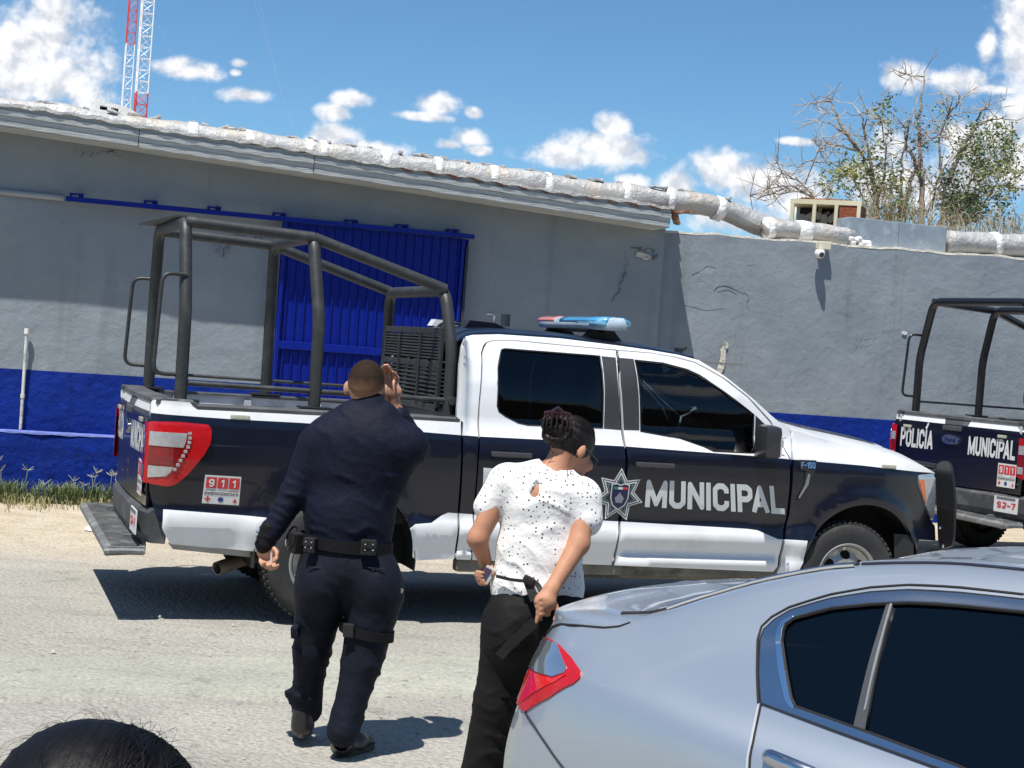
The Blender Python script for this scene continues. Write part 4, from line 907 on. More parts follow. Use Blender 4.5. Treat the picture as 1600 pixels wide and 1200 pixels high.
for i, (Mf, sg) in enumerate(((MR, -1), (ML, 1))):
    surf('door_glass', Mf, shrink(rwin, 1.01), GLR, dR[i], th=0, step=.12, out=(0, sg, 0), off=-.012); surf('door_glass', Mf, shrink(fwin, 1.01), GLF, dF[i], th=0, step=.12, out=(0, sg, 0), off=-.012)
    surf('pillar_trim', Mf, rtrim, PIL, dR[i], th=.02, step=.1, out=(0, sg, 0), off=.001); surf('pillar_trim', Mf, ftrim, PIL, dF[i], th=.02, step=.1, out=(0, sg, 0), off=.001); surf('mirror_sail', Mf, fsail, BLK, dF[i], th=.02, step=.1, out=(0, sg, 0), off=.002)
    for win, dd in ((rwin, dR[i]), (fwin, dF[i])):      # rubber seal round the glass
        P = densify(win, .05); mb = MB(); pts = [Vector((a, sg * (float(hw(a, b)) - .004), b)) for a, b in P]; mb.tube(pts + [pts[0]], .0065, 5); mb.build('window_seal', BLK, dd, smooth=True)
    for q, dd in (([(766, 704), (828, 707), (828, 716), (766, 714)], dR[i]), ([(992, 719), (1050, 723.5), (1050, 733), (992, 730)], dF[i])):
        P = TPs(q); a = min(p[0] for p in P); b = max(p[0] for p in P); z = sum(p[1] for p in P) / 4; y = sg * (float(hw((a + b) / 2, z)) + .035)
        mb = MB(); mb.box(((a + b) / 2, y, z), (b - a, .022, .036), bev=.008)
        for e in (a + .02, b - .02): mb.box((e, y - sg * .02, z), (.03, .04, .03), bev=.006)
        mb.build('door_handle', mat('handle_black', (.05, .05, .055), rough=.45), dd)
        mb = MB(); mb.lathe([(0, .0), (.03, .002), (.034, .004), (0, .0045)], ((a + b) / 2 - .01, y - sg * .034, z + .004), (0, sg, 0), 14); mb.build('handle_recess', mat('recess_navy', (.002, .003, .01), rough=.4), dd, smooth=True)
# cab shell round the doors (rear corner, roof rail, A pillar)
cab = TPs([(713.3, 651), (716, 620), (718, 570), (721.7, 537.5), (726.7, 529), (738, 523.3), (780, 522.4), (876, 528.8), (961, 539.4), (1016, 547), (1060, 554.5), (1092.5, 563), (1130, 586), (1167.5, 615.5), (1205, 649), (1235, 675), (1236.5, 700), (1236, 717.8), (1218, 686), (1205, 658), (1169, 619), (1131.5, 590), (1104, 574.5), (1086, 565), (1055, 557), (1017, 550.5), (966, 546.3), (876, 537.8), (814, 531.8), (790, 530.5), (768, 531.5), (758.5, 535), (754.5, 541), (751.5, 552), (748, 628.8), (747, 680), (745.5, 720), (738.5, 810), (735.5, 875), (713, 874), (718.5, 800), (723, 680), (724, 660)])
side('cab_frame', cab, step=.05)
# front wing
fa, faz, far_ = ARCH[1]
wing = TPs([(1239.5, 672), (1262, 679), (1300, 690), (1350, 701), (1400, 713), (1440, 727), (1461, 739), (1436, 739.5), (1433, 745), (1434, 763), (1444, 791), (1456, 816), (1461, 822)]) + TPs([(1462, 845), (1436, 843)]) + arc(fa, faz, far_, 12, 174) + TPs([(1248, 893), (1214, 896.5), (1220, 885), (1227, 846), (1233, 806), (1238.5, 753.8), (1239.5, 717.8)])
side('front_wing', wing, step=.06)
# sills under the doors and wheel arch liners
for sg in (-1, 1):
    mb = MB(); mb.box((2.2, sg * .88, .405), (2.5, .10, .09), bev=.02); mb.box((2.3, sg * .78, .36), (2.2, .06, .08), bev=.02); mb.build('sill', mat('sill_dusty', (.17, .155, .125), rough=.85, var=.3, vscale=4, col2=(.05, .045, .04), c2scale=3), TRK)
    for ax, az, ar in ARCH:
        V = []; F = []; n = 18
        for i in range(n + 1):
            a = math.radians(-8 + 196 * i / n)
            for y_, r_ in ((.975, ar + .012), (.955, ar + .03), (.62, ar + .03)): V.append((ax + r_ * math.cos(a), sg * y_, az + r_ * math.sin(a)))
            if i: o_ = (i - 1) * 3; F += [(o_, o_ + 1, o_ + 4, o_ + 3), (o_ + 1, o_ + 2, o_ + 5, o_ + 4)]
        k = len(V); V.append((ax, sg * .62, az)); F += [((i * 3 + 2), (i * 3 + 5), k) for i in range(n)]
        mesh_obj('arch_liner', V, F, mat('liner', (.016, .015, .014), rough=.9, var=.3, vscale=6), TRK)
# rear flange below the bed side
f0, f1 = TP(264, 850), TP(399, 864)
MB().plate([f0, (f1[0], f1[1]), (f1[0] - .01, f1[1] - .035), (f0[0] + .03, f0[1] - .035)], lambda a, b, h: (a, -.93 + h, b), .03).build('bed_flange', mat('dusty_metal', (.35, .33, .29), rough=.8, var=.2), TRK)
# --- roof
RE = TPs([(722, 536), (727, 528.5), (738, 522.8), (780, 521.9), (876, 528.2), (961, 538.8), (1016, 546.4), (1060, 554), (1085, 560)])
rex = [p[0] for p in RE]; rez = [p[1] for p in RE]
def roofM(a, b):
    z = np.interp(a, rex, rez); w_ = np.interp(z, _Z, _Y); t = np.clip(np.abs(b), 0, 1)
    crown = .052 * (1 - t ** 2) ** .5 * np.clip((a - rex[0]) / .15, 0, 1) + .020 * np.clip((t - .80) / .02, 0, 1) * 0 - .012 * np.exp(-((t - .78) / .03) ** 2)
    return np.stack([a, b * w_, z + crown], -1)
surf('roof', roofM, [(rex[0] + .002, -1), (rex[-1], -1), (rex[-1] + .0, 1), (rex[0] + .002, 1)], NAVY, TRK, step=.07, th=.02, out=(0, 0, 1))
# A pillar line for the windscreen
AL = TPs([(1085, 560), (1092.5, 563), (1130, 586), (1167.5, 615.5), (1205, 649), (1235, 675)])
ax_ = np.array([p[0] for p in AL]); az_ = np.array([p[1] for p in AL])
def screenM(a, b):       # a: 0..1 down the pillar, b -1..1
    s = np.linspace(0, 1, len(ax_)); x = np.interp(a, s, ax_); z = np.interp(a, s, az_); w_ = np.interp(z, _Z, _Y) - .03
    return np.stack([x + .14 * (1 - b ** 2), b * w_, z + .05 * (1 - b ** 2) * (1 - a)], -1)
surf('windscreen', screenM, [(0.0, -1), (1, -1), (1, 1), (0.0, 1)], GLW, TRK, step=.12, th=0, out=(1, 0, .5))
# --- rear wall of the cab with its window, sloping like the cab edge
xr = TP(718, 570)[0]
slx = lambda z: xr + .012 + .05 * max(0, (z - 1.4)) + .22 * max(0, z - 1.86) ** 1.3
def rearM(a, b): return np.stack([np.array([slx(q) for q in np.atleast_1d(b)]), a, b], -1)
zt2 = rez[2] - .0
surf('cab_back', rearM, [(-.90, .5), (.90, .5), (.90, 1.42), (.80, 1.86), (.70, 1.94), (-.70, 1.94), (-.80, 1.86), (-.90, 1.42)], NAVY, TRK, holes=[[(-.62, 1.47), (.62, 1.47), (.58, 1.83), (-.58, 1.83)]], step=.12, th=.03, out=(-1, 0, 0))
surf('rear_window', rearM, [(-.63, 1.46), (.63, 1.46), (.59, 1.84), (-.59, 1.84)], GLR, TRK, step=.2, th=0, out=(-1, 0, 0), off=-.01)
# --- bonnet
HX = [3.56, 3.7, 4.0, 4.3, 4.5, 4.62, 4.72, 4.78]
hd = [TP(1239.5, 672)[1]] + [None] * 0
def hoodM(a, b):
    ze = np.interp(a, [p[0] for p in HE], [p[1] for p in HE]); t = np.abs(b); xx = a + .10 * (1 - t ** 2) * np.clip((a - 3.4) / 1.2, 0, 1)
    w_ = hw(a, ze) - .0
    cz = .075 * (1 - t ** 3) - .022 * np.clip((t - .30) / .12, 0, 1) + .022
    return np.stack([xx, b * w_, ze + cz * np.clip((4.80 - a) / .25, .15, 1) - .0], -1)
HE = TPs([(1239.5, 672), (1262, 679), (1300, 690), (1350, 701), (1400, 713), (1440, 727), (1461, 739)])
hx0, hx1 = HE[0][0], HE[-1][0]
surf('bonnet', hoodM, [(hx0, -1), (hx1, -1), (hx1, 1), (hx0, 1)], [NAVY, WHT], TRK, lines=[[(hx0, -.55), (hx1 - .3, -.42)], [(hx0, .55), (hx1 - .3, .42)]], cls=lambda a, b: np.where((np.abs(b) < .55 - .13 * (a - hx0) / (hx1 - hx0)) & (a < hx1 - .3), 0, 1), step=.07, th=.02, out=(0, 0, 1))
mb = MB(); mb.box((hx0 - .02, 0, 1.36), (.16, 1.5, .03), bev=.01); mb.build('cowl', BLK, TRK)
# --- nose: headlights, grille, bumper, push bar
HL = TPs([(1434.5, 742), (1458, 740), (1461, 779), (1458, 814), (1446, 791), (1436, 763)])
MHL = mat('headlamp_lens', (.45, .47, .5), rough=.1, coat=1, metal=.4, var=.2, vscale=20); MOR = mat('amber_lens', (.75, .14, .01), rough=.2, coat=1)
for Mf, sg in ((MR, -1), (ML, 1)):
    h_ = surf('headlight', Mf, smoothpoly(densify(HL, .04)), MHL, TRK, th=.06, step=.03, out=(0, sg, 0), off=.004)
    surf('amber_lens', Mf, TPs([(1436, 750), (1443, 749.5), (1444.5, 770), (1446, 788), (1441, 778), (1437, 762)]), MOR, h_, th=.004, step=.03, out=(0, sg, 0), off=.010)
    MB().box((4.80, sg * .66, 1.03), (.06, .30, .26), bev=.02).build('headlight_front', MHL, h_)
mb = MB(); mb.box((4.70, 0, 1.0), (.10, 1.45, .42), bev=.03)
for k in range(4): mb.box((4.78, 0, .86 + k * .09), (.03, 1.1, .03), bev=.008)
mb.build('grille', BLK, TRK)
V = []; n = 16; mb = MB()
pts = []
for i in range(n + 1):
    t = -1 + 2 * i / n; pts.append((4.87 - .30 * abs(t) ** 3.2, t * .965))
for (z0_, z1_, o_) in ((.46, .72, 0),):
    V = []; F = []
    for i, (x, y) in enumerate(pts): V += [(x - .14, y * .97, z0_), (x - .02, y, z0_ + .02), (x, y, z0_ + .08), (x - .01, y, z1_ - .03), (x - .04, y * .99, z1_), (x - .16, y * .95, z1_)]
    for i in range(n):
        for k in range(5): a = i * 6 + k; F.append((a, a + 6, a + 7, a + 1))
    F += [tuple(range(6)), tuple(n * 6 + 5 - k for k in range(6))]
    mb.add(V, F)
mb.build('front_bumper', BLK, TRK)
PB = mat('push_bar_black', (.012, .012, .013), rough=.4, coat=.2)
def fpl(px, py, X):     # sight line onto the cross plane x = X of the truck
    d = ray(px, py); ux_, uy_ = math.cos(TT), math.sin(TT); t = (TO[0] * ux_ + TO[1] * uy_ + X) / (d.x * ux_ + d.y * uy_)
    p = d * t; return (-(p.x - TO[0]) * uy_ + (p.y - TO[1]) * ux_, p.z + CAMH)
q = smoothpoly([fpl(x, y, 4.93) for x, y in [(1463, 727), (1468, 722), (1476, 719.5), (1484, 724), (1487.5, 737), (1492, 790), (1491, 800), (1489, 852), (1478, 856), (1466, 857), (1464, 800), (1462, 760)]])
ym = max(a for a, b in q); bar = MB()
pb = MB().plate(q, lambda a, b, h: (4.93 + h, a, b), .02).build('push_bar_wing', PB, TRK)
bl = MB()
for x, y in ((1468, 825), (1473, 853)): a, b = fpl(x, y, 4.93); bl.lathe([(0, -.012), (.012, -.010), (.016, 0), (.016, .004)], (4.93, a, b), (1, 0, 0), 10)
bl.build('bolts', CHR, pb)
MB().plate([(-a, b) for a, b in q], lambda a, b, h: (4.93 + h, a, b), .02).build('push_bar_wing', PB, TRK)
bar.tube([(4.96, -.62, 1.22), (4.96, .62, 1.22)], .028, 10); bar.tube([(4.96, -.62, .95), (4.96, .62, .95)], .028, 10); bar.tube([(4.96, -.35, .55), (4.98, -.35, 1.24)], .03, 10); bar.tube([(4.96, .35, .55), (4.98, .35, 1.24)], .03, 10)
bar.build('push_bar', PB, TRK, smooth=True)
# --- mirrors
for sg in (-1, 1):
    c = TP(1200, 690, y0=-1.12); mb = MB(); mb.box((c[0] + .0, sg * 1.12, c[1]), (.13, .26, .235), Matrix.Rotation(sg * .15, 3, 'Z'), bev=.045); o = mb.build('mirror', mat('mirror_black', (.03, .03, .033), rough=.35, coat=.2), TRK, smooth=True)
    mb = MB(); mb.tube([(c[0] + .02, sg * .93, c[1] - .07), (c[0] + .01, sg * 1.03, c[1] - .06)], .035, 8); mb.build('mirror_arm', BLK, o, smooth=True)
    mb = MB(); x_ = c[0] + .035; z_ = c[1] - .01
    for pa, pb_ in (((0, -.07), (0, .045)), ((0, .045), (.03, .055)), ((0, -.07), (.03, -.075)), ((.012, -.02), (.012, .03))): mb.tube([(x_ + pa[0], sg * 1.253, z_ + pa[1]), (x_ + pb_[0], sg * 1.251, z_ + pb_[1])], .006, 5)
    mb.build('mirror_signal', mat('signal_grey', (.4, .4, .42), rough=.3), o)
# --- wing vent and badge
vt = TPs([(1248, 718.5), (1275, 719.5), (1274, 733), (1262, 762), (1246, 783), (1244, 781), (1256, 755), (1258, 735), (1250, 734)])
for i, (Mf, sg) in enumerate(((MR, -1), (ML, 1))):
    v_ = surf('wing_vent', Mf, vt, BLK, TRK, th=.008, step=.06, out=(0, sg, 0), off=.007)
    surf('vent_blade', Mf, TPs([(1262, 740), (1265, 741), (1262, 757), (1248, 778), (1246, 777), (1257, 757)]), mat('satin_metal', (.35, .36, .37), rough=.3, metal=.8), v_, th=.006, step=.06, out=(0, sg, 0), off=.013)
    def bmap(u, v, sg=sg):
        if sg > 0: u = 1 - u
        a0_, a1_ = TP(1251, 731), TP(1273, 722.5); x = a0_[0] + (a1_[0] - a0_[0]) * u; z = a0_[1] + (a1_[1] - a0_[1]) * v; return (x, sg * (float(hw(x, z)) + .011), z)
    lettering('badge', 'F-150', bmap, CHR, v_, bold=.03)
# small marker lamps on the paint edges
MMK = mat('marker_lamp', (.42, .42, .33), rough=.3, coat=.5, var=.3, vscale=60)
for px in ((375, 652), (1388, 729)):
    a, b = TP(*px)
    for sg in (-1, 1): MB().box((a, sg * (float(hw(a, b)) + .006), b), (.125, .022, .032), bev=.008).build('marker_lamp', MMK, TRK)
# --- bed: floor, inner walls, rail caps
mb = MB(); mb.box((-.12, 0, .82), (1.98, 1.62, .04))
for k in range(9): mb.box((-.12, -.64 + k * .16, .846), (1.94, .07, .014), bev=.004)
mb.build('bed_floor', LIN, TRK)
for sg in (-1, 1):
    mb = MB(); mb.box((-.13, sg * .835, 1.10), (2.02, .03, .56))
    for x in (-.75, -.22, .32, .8): mb.plate([(x - .05, .86), (x + .05, .86), (x + .025, 1.36), (x - .025, 1.36)], lambda a, b, h: (a, sg * (.82 - h), b), .035)
    mb.box((.10, sg * .72, .98), (1.05, .24, .30), bev=.05)
    for x in (-.48, .05, .58): mb.box((x, sg * .817, 1.24), (.34, .015, .16), bev=.006)
    mb.build('bed_inner_wall', LIN, TRK, smooth=True)
    P = TPs([(236, 622.5), (302, 627.5), (309, 633.5), (480, 642), (640, 649.5), (718, 654)]); V = []; F = []
    for i, (x, z) in enumerate(P):
        yo = float(hw(x, z - .01)) + .004; V += [(x, sg * yo, z - .03), (x, sg * (yo + .002), z - .004), (x, sg * (yo - .02), z + .008), (x, sg * .82, z + .008), (x, sg * .80, z + .004), (x, sg * .80, z - .010)]
        if i: 
            o_ = (i - 1) * 6
            for k in range(5): F.append((o_ + k, o_ + k + 1, o_ + k + 7, o_ + k + 6))
    F += [tuple(range(6)), tuple(len(V) - 1 - k for k in range(6))]
    mesh_obj('rail_cap', V, F, RUB, TRK)
MB().box((.90, 0, 1.12), (.04, 1.66, .56)).build('bed_front_wall', LIN, TRK)
# --- tailgate
TGB = TP(236, 792)[1]; TGT = TP(236, 624)[1]
def tgM(a, b):
    t = np.clip(np.abs(a) / .95, 0, 1.1); return np.stack([-1.13 - .03 * (1 - t ** 2) - .012 * np.sin((b - TGB) * 4) + .03 * np.clip((b - 1.30) / .1, 0, 1) + .03 * np.clip(t - .9, 0, 1) * 3, a, b], -1)
zsp = 1.325
lines_tg = [[(-1, zsp), (-.16, zsp)], [(.16, zsp), (1, zsp)], [(-.16, zsp), (-.19, 1.5)], [(.16, zsp), (.19, 1.5)]]
tgate = surf('tailgate', tgM, [(-.885, TGB), (.885, TGB), (.915, 1.1), (.905, TGT - .02), (-.905, TGT - .02), (-.915, 1.1)], [NAVY, WHT, RUB], TRK, lines=lines_tg, cls=lambda a, b: np.where(b > zsp, np.where(np.abs(a) < .16 + (b - zsp) * .3, 2, 1), 0), step=.07, th=.06, out=(-1, 0, 0))
mb = MB(); V = []; F = []
for i in range(21):
    y = -.93 + 1.86 * i / 20; x = float(tgM(np.array([y]), np.array([1.39]))[0][0]); V += [(x - .012, y, TGT - .022), (x - .008, y, TGT + .004), (x + .03, y, TGT + .014), (x + .13, y, TGT + .012), (x + .13, y, TGT - .03)]
    if i: o_ = (i - 1) * 5; F += [(o_ + k, o_ + k + 1, o_ + k + 6, o_ + k + 5) for k in range(4)] + [(o_ + 4, o_, o_ + 5, o_ + 9)]
F += [(4, 3, 2, 1, 0), tuple(100 + k for k in range(5))]
mesh_obj('tailgate_cap', V, F, RUB, tgate)
MSIL = mat('decal_silver', (.60, .62, .62), rough=.45, var=.05)
def tgmap(y0, y1, z0, z1, o_=.004):
    def f(u, v):
        y = y0 + (y1 - y0) * u; z = z0 + (z1 - z0) * v; p = tgM(np.array([y]), np.array([z]))[0]; return (p[0] - o_, y, z)
    return f
lettering('lettering', 'POLICÍA', tgmap(.80, .30, 1.05, 1.245), MSIL, tgate, bold=.045)
lettering('lettering', 'MUNICIPAL', tgmap(-.20, -.80, 1.05, 1.235), MSIL, tgate, bold=.045)
def disc2(cx_, cz_, rx, rz, n=28): return [(cx_ + rx * math.cos(2 * math.pi * i / n), cz_ + rz * math.sin(2 * math.pi * i / n)) for i in range(n)]
def tgm2(o_): return lambda a, b: tgM(a, b) - np.array([o_, 0, 0])
em = surf('emblem', tgm2(.012), disc2(.045, 1.175, .125, .052), CHR, tgate, step=.04, th=.012, out=(-1, 0, 0))
surf('emblem_field', tgm2(.015), disc2(.045, 1.175, .112, .043), mat('emblem_blue', (.05, .07, .13), rough=.3, coat=.5), em, step=.04, th=.004, out=(-1, 0, 0))
lettering('emblem_script', 'Ford', tgmap(.045 + .075, .045 - .075, 1.152, 1.20, .018), CHR, em, bold=.02)
MB().box((-1.165, .045, 1.29), (.03, .26, .05), bev=.01).build('gate_handle', RUB, tgate)
for y in (.70, -.63): MB().box((float(tgM(np.array([y]), np.array([1.262]))[0][0]) - .01, y, 1.262), (.02, .11, .03), bev=.006).build('marker_lamp', MMK, tgate)
# 911 stickers
MST = mat('sticker_white', (.62, .62, .60), rough=.5, var=.06, vscale=30); MSR = mat('sticker_red', (.55, .03, .035), rough=.5); MSG = mat('sticker_grey', (.13, .13, .14), rough=.6); MSN = mat('sticker_navy', (.02, .04, .20), rough=.5); MGN = mat('sticker_green', (.02, .22, .10), rough=.5)
def sticker(fm, parent, name='emergency_sticker'):
    """fm(u,v,h): point on the panel"""
    r = MB(); quad = lambda mb, u0, v0, u1, v1, h, m=0: mb.add([fm(u0, v0, h), fm(u1, v0, h), fm(u1, v1, h), fm(u0, v1, h)], [(0, 1, 2, 3)], m)
    quad(r, 0, 0, 1, 1, .004); o = r.build(name, MST, parent)
    for k in range(3): b = MB(); quad(b, .05 + k * .315, .55, .335 + k * .315, .93, .006); b.build('digit_field', MSR, o)
    for k, ch in enumerate('911'): lettering('digit', ch, lambda u, v, k=k, ch=ch: fm(.05 + k * .315 + (.07 if ch == '9' else .095) + u * (.15 if ch == '9' else .085), .60 + v * .27, .008), MST, o, bold=.05)
    lettering('sticker_text', 'EMERGENCIAS', lambda u, v: fm(.04 + u * .92, .315 + v * .10, .006), MSG, o, bold=.03)
    b = MB(); quad(b, .04, .47, .32, .485, .006); b.build('tricolour_bar', MGN, o); b = MB(); quad(b, .66, .45, .95, .465, .006); b.build('tricolour_bar', MSR, o)
    b = MB(); quad(b, .06, .14, .22, .19, .006); quad(b, .115, .07, .165, .26, .0065); b.build('cross_mark', MSR, o)
    b = MB(); b.add([fm(.49 + .085 * math.cos(i * 1.0472), .165 + .09 * math.sin(i * 1.0472), .006) for i in range(6)], [tuple(range(6))]); b.build('shield_mark', MSN, o)
    b = MB(); b.add([fm(.82, .08, .006), fm(.94, .08, .006), fm(.88, .24, .006)], [(0, 1, 2)]); b.build('triangle_mark', MSR, o)
    return o
SQ = TPs([(315, 786), (373, 789.6), (377, 745), (320.6, 741.6)])
def bil(Q, u, v): return tuple((Q[0][i] * (1 - u) + Q[1][i] * u) * (1 - v) + (Q[3][i] * (1 - u) + Q[2][i] * u) * v for i in range(2))
def sideq(Q, sg=-1):
    def f(u, v, h=.005):
        x, z = bil(Q, u if sg < 0 else 1 - u, v); return (x, sg * (float(hw(x, z)) + h), z)
    return f
sticker(sideq(SQ), bedR); sticker(sideq(SQ, 1), bedL)
sticker(lambda u, v, h: (float(tgM(np.array([-.62]), np.array([.9]))[0][0]) - h, -.60 - .235 * u, .785 + .225 * v), tgate)
# word and star on the doors
mq = TPs([(1007, 792), (1226, 803.5), (1222, 760), (1010, 749)]); pq = TPs([(753, 781), (924, 789), (926, 744.5), (755, 730.6)])
for i, sg in enumerate((-1, 1)):
    lettering('lettering', 'MUNICIPAL', sideq(mq, sg), MSIL, dF[i], bold=.045); lettering('lettering', 'POLICÍA', sideq(pq, sg), MSIL, dR[i], bold=.045)
    c = TP(967, 774); PS = TP(1002, 774)[0] - c[0]; PV = c[1] - TP(967, 812)[1]
    def star(R1, R2, h, n=7, c=c, sg=sg):
        P = []
        for k in range(2 * n): a = math.pi / 2 + math.pi * k / n; r = R1 if k % 2 == 0 else R2; P.append((c[0] + PS * r * math.cos(a) * -1, c[1] + PV * r * math.sin(a)))
        return P
    Mo = lambda h, sg=sg: (lambda a, b: np.stack([np.asarray(a), sg * (hw(a, b) + h), np.asarray(b)], -1))
    so = None
    for k, (R1, R2, m) in enumerate(((1.12, .68, MSIL), (1.03, .62, NAVY), (.96, .575, MSIL), (.85, .50, NAVY), (.78, .46, mat('star_blue_grey', (.10, .16, .20), rough=.4)), (.66, .42, NAVY))):
        o = surf('star_badge' if k == 0 else 'star_ring', Mo(.003 + .0012 * k), star(R1, R2, 0), m, dR[i] if k == 0 else so, step=.1, th=0, out=(0, sg, 0), world=False)
        if k == 0: so = dR[i]
    sh = [(-.36, .42), (-.18, .46), (0, .40), (.18, .46), (.36, .42), (.36, -.1), (.24, -.38), (0, -.55), (-.24, -.38), (-.36, -.1)]
    sc_ = lambda k: [(c[0] + PS * a * k, c[1] + PV * b * k) for a, b in sh]
    surf('shield_rim', Mo(.0115), sc_(1.12), MSIL, so, step=.1, th=0, out=(0, sg, 0)); surf('shield_field', Mo(.0125), sc_(1.0), mat('shield_navy', (.008, .01, .06), rough=.4), so, step=.1, th=0, out=(0, sg, 0))
    for a0_, a1_, m in ((-.30, -.1, MGN), (-.1, .1, MST), (.1, .32, MSR)): surf('tricolour_bar', Mo(.0135), [(c[0] + PS * a0_, c[1] + PV * .25), (c[0] + PS * a1_, c[1] + PV * .25), (c[0] + PS * a1_, c[1] + PV * .35), (c[0] + PS * a0_, c[1] + PV * .35)], m, so, step=.1, th=0, out=(0, sg, 0))
    surf('crest_figure', Mo(.0135), [(c[0] + PS * a, c[1] + PV * b) for a, b in [(-.14, -.3), (-.2, -.1), (-.08, .02), (0, .14), (.08, .02), (.2, -.1), (.14, -.3)]], mat('crest_grey', (.22, .24, .28), rough=.5), so, step=.1, th=0, out=(0, sg, 0))
# --- rear bumper, plate, step, exhaust
mb = MB(); V = []; F = []; n = 14
for i in range(n + 1):
    t = -1 + 2 * i / n; y = t * .95; x = -1.165 + .06 * abs(t) ** 6; V += [(x + .10, y, .50), (x + .005, y, .505), (x - .015, y, .56), (x - .015, y, TGB - .04), (x + .02, y, TGB - .01), (x + .12, y, TGB - .01)]
    if i: 
        o_ = (i - 1) * 6
        for k in range(5): F.append((o_ + k, o_ + k + 1, o_ + k + 7, o_ + k + 6))
F += [tuple(range(6)), tuple(n * 6 + 5 - k for k in range(6))]
mesh_obj('rear_bumper', V, F, mat('bumper_grey', (.05, .052, .056), rough=.55, var=.2, vscale=5, col2=(.10, .10, .10), c2scale=6), TRK)
PLY = fpl(211, 783, -1.185)[0]; pt = MB(); pt.box((-1.187, PLY, .625), (.008, .30, .15)); pl = pt.build('licence_plate', MST, TRK)
lettering('plate_digits', 'S2-7', lambda u, v: (-1.1935, PLY + .11 - .24 * u, .59 + .06 * v), MSR, pl, bold=.03)
MB().box((-1.1925, PLY, .685), (.003, .24, .022)).build('plate_header', MSG, pl)
STP = mat('step_steel', (.16, .165, .165), rough=.6, metal=.3, bump=.004, bscale=60, var=.3, vscale=6, col2=(.30, .30, .29), c2scale=5)
mb = MB(); V = []; F = []
for i in range(9):
    y = -.93 + 1.95 * i / 8; z = .475 + .045 * i / 8
    V += [(-1.12, y, z), (-1.345, y, z - .005), (-1.368, y, z - .02), (-1.37, y, z - .045), (-1.355, y, z - .06), (-1.12, y, z - .045)]
    if i:
        o_ = (i - 1) * 6
        for k in range(6): F.append((o_ + k, o_ + (k + 1) % 6, o_ + 6 + (k + 1) % 6, o_ + 6 + k))
F += [tuple(range(6)), tuple(8 * 6 + 5 - k for k in range(6))]
stp = mesh_obj('rear_step', V, F, STP, TRK)
mb = MB()
for i in range(44): y = -.88 + 1.84 * i / 43; mb.box((-1.235, y, .479 + .045 * (y + .93) / 1.95), (.19, .012, .008))
mb.build('tread_ribs', STP, stp)
mb = MB(); mb.tube([(-1.35, -.90, .43), (-1.365, -.95, .445), (-1.27, -.955, .45), (-1.13, -.93, .445)], .022, 8); mb.build('step_edge_tube', STP, stp, smooth=True)
for y_, z_ in ((-.6, .46), (.6, .50)): MB().box((-1.15, y_, z_), (.14, .06, .10)).build('step_bracket', STP, stp)
e0 = TP(337, 887, y0=-.72); MEX = mat('exhaust_pipe', (.30, .24, .19), rough=.5, metal=.6, var=.3, vscale=9)
mb = MB(); P = fillet([(e0[0] - .0, -.76, e0[1]), (e0[0] + .25, -.60, e0[1] + .06), (e0[0] + .9, -.45, e0[1] + .14), (1.8, -.3, .46)], .12); mb.tube(P, .045, 14, cap=False); mb.lathe([(.045, 0), (.040, 0.002), (.040, .12)], P[0], (P[1] - P[0]), 14); ex = mb.build('exhaust', MEX, TRK, smooth=True)
mb = MB(); mb.lathe([(0, .03), (.041, .03)], P[0], (P[1] - P[0]), 14); mb.build('exhaust_bore', mat('bore_black', (.008, .008, .008), rough=.9), ex)  # flat black disc closing the pipe mouth
# --- underbody
mb = MB()
for sg in (-1, 1): mb.box((1.9, sg * .42, .50), (5.6, .09, .16), bev=.02)
mb.box((1.0, 0, .60), (1.4, .9, .22), bev=.04); mb.box((3.2, 0, .62), (1.6, .7, .3), bev=.05); mb.box((-.12, 0, .72), (1.9, 1.5, .14)); mb.box((2.1, 0, .52), (2.4, 1.60, .10)); mb.box((4.3, 0, .70), (.9, 1.1, .35), bev=.05)
mb.build('chassis', UND, TRK)
mb = MB(); mb.tube([(0.03, -.8, .405), (.03, .8, .405)], .045, 10); mb.lathe([(0, -.16), (.12, -.12), (.16, 0), (.12, .12), (0, .16)], (.03, 0, .40), (1, 0, 0), 16); mb.tube([(.1, 0, .42), (3.0, 0, .48)], .04, 8)
for sg in (-1, 1): mb.tube([(-.75, sg * .52, .52), (.03, sg * .52, .36), (.7, sg * .52, .50)], .03, 8); mb.tube([(3.99, sg * .8, .405), (3.99, sg * .35, .45)], .05, 8)
mb.build('axle', UND, TRK, smooth=True)
# --- interior
INT = mat('cabin_cloth', (.03, .032, .036), rough=.9)
for x in (1.45, 2.55):
    for y in (-.42, .42):
        mb = MB(); mb.box((x + .15, y, .98), (.52, .52, .16), bev=.05); mb.box((x - .12, y, 1.30), (.16, .50, .62), Matrix.Rotation(-.18, 3, 'Y'), bev=.06); mb.box((x - .18, y, 1.70), (.10, .26, .16), bev=.04); mb.build('seat', INT, TRK, smooth=True)
mb = MB(); mb.box((3.28, 0, 1.18), (.42, 1.62, .30), bev=.08); mb.box((2.6, 0, .95), (1.0, .22, .3), bev=.04); mb.build('dashboard', INT, TRK, smooth=True)
mb = MB(); P = [Vector((3.02 + .06 * math.sin(a) , .42 + .185 * math.cos(a), 1.24 + .17 * math.sin(a))) for a in np.linspace(0, 2 * math.pi, 25)]; mb.tube(P, .015, 6); mb.build('steering_wheel', INT, TRK, smooth=True)
mb = MB(); mb.box((3.05, 0, 1.74), (.03, .24, .07), bev=.01); mb.tube([(3.04, 0, 1.70), (3.03, -.01, 1.55)], .004, 4); mb.box((3.03, -.01, 1.53), (.02, .06, .07), bev=.01); mb.build('rear_view_mirror', INT, TRK)
MB().box((2.1, 0, .70), (2.5, 1.7, .04)).build('cabin_floor', INT, TRK)
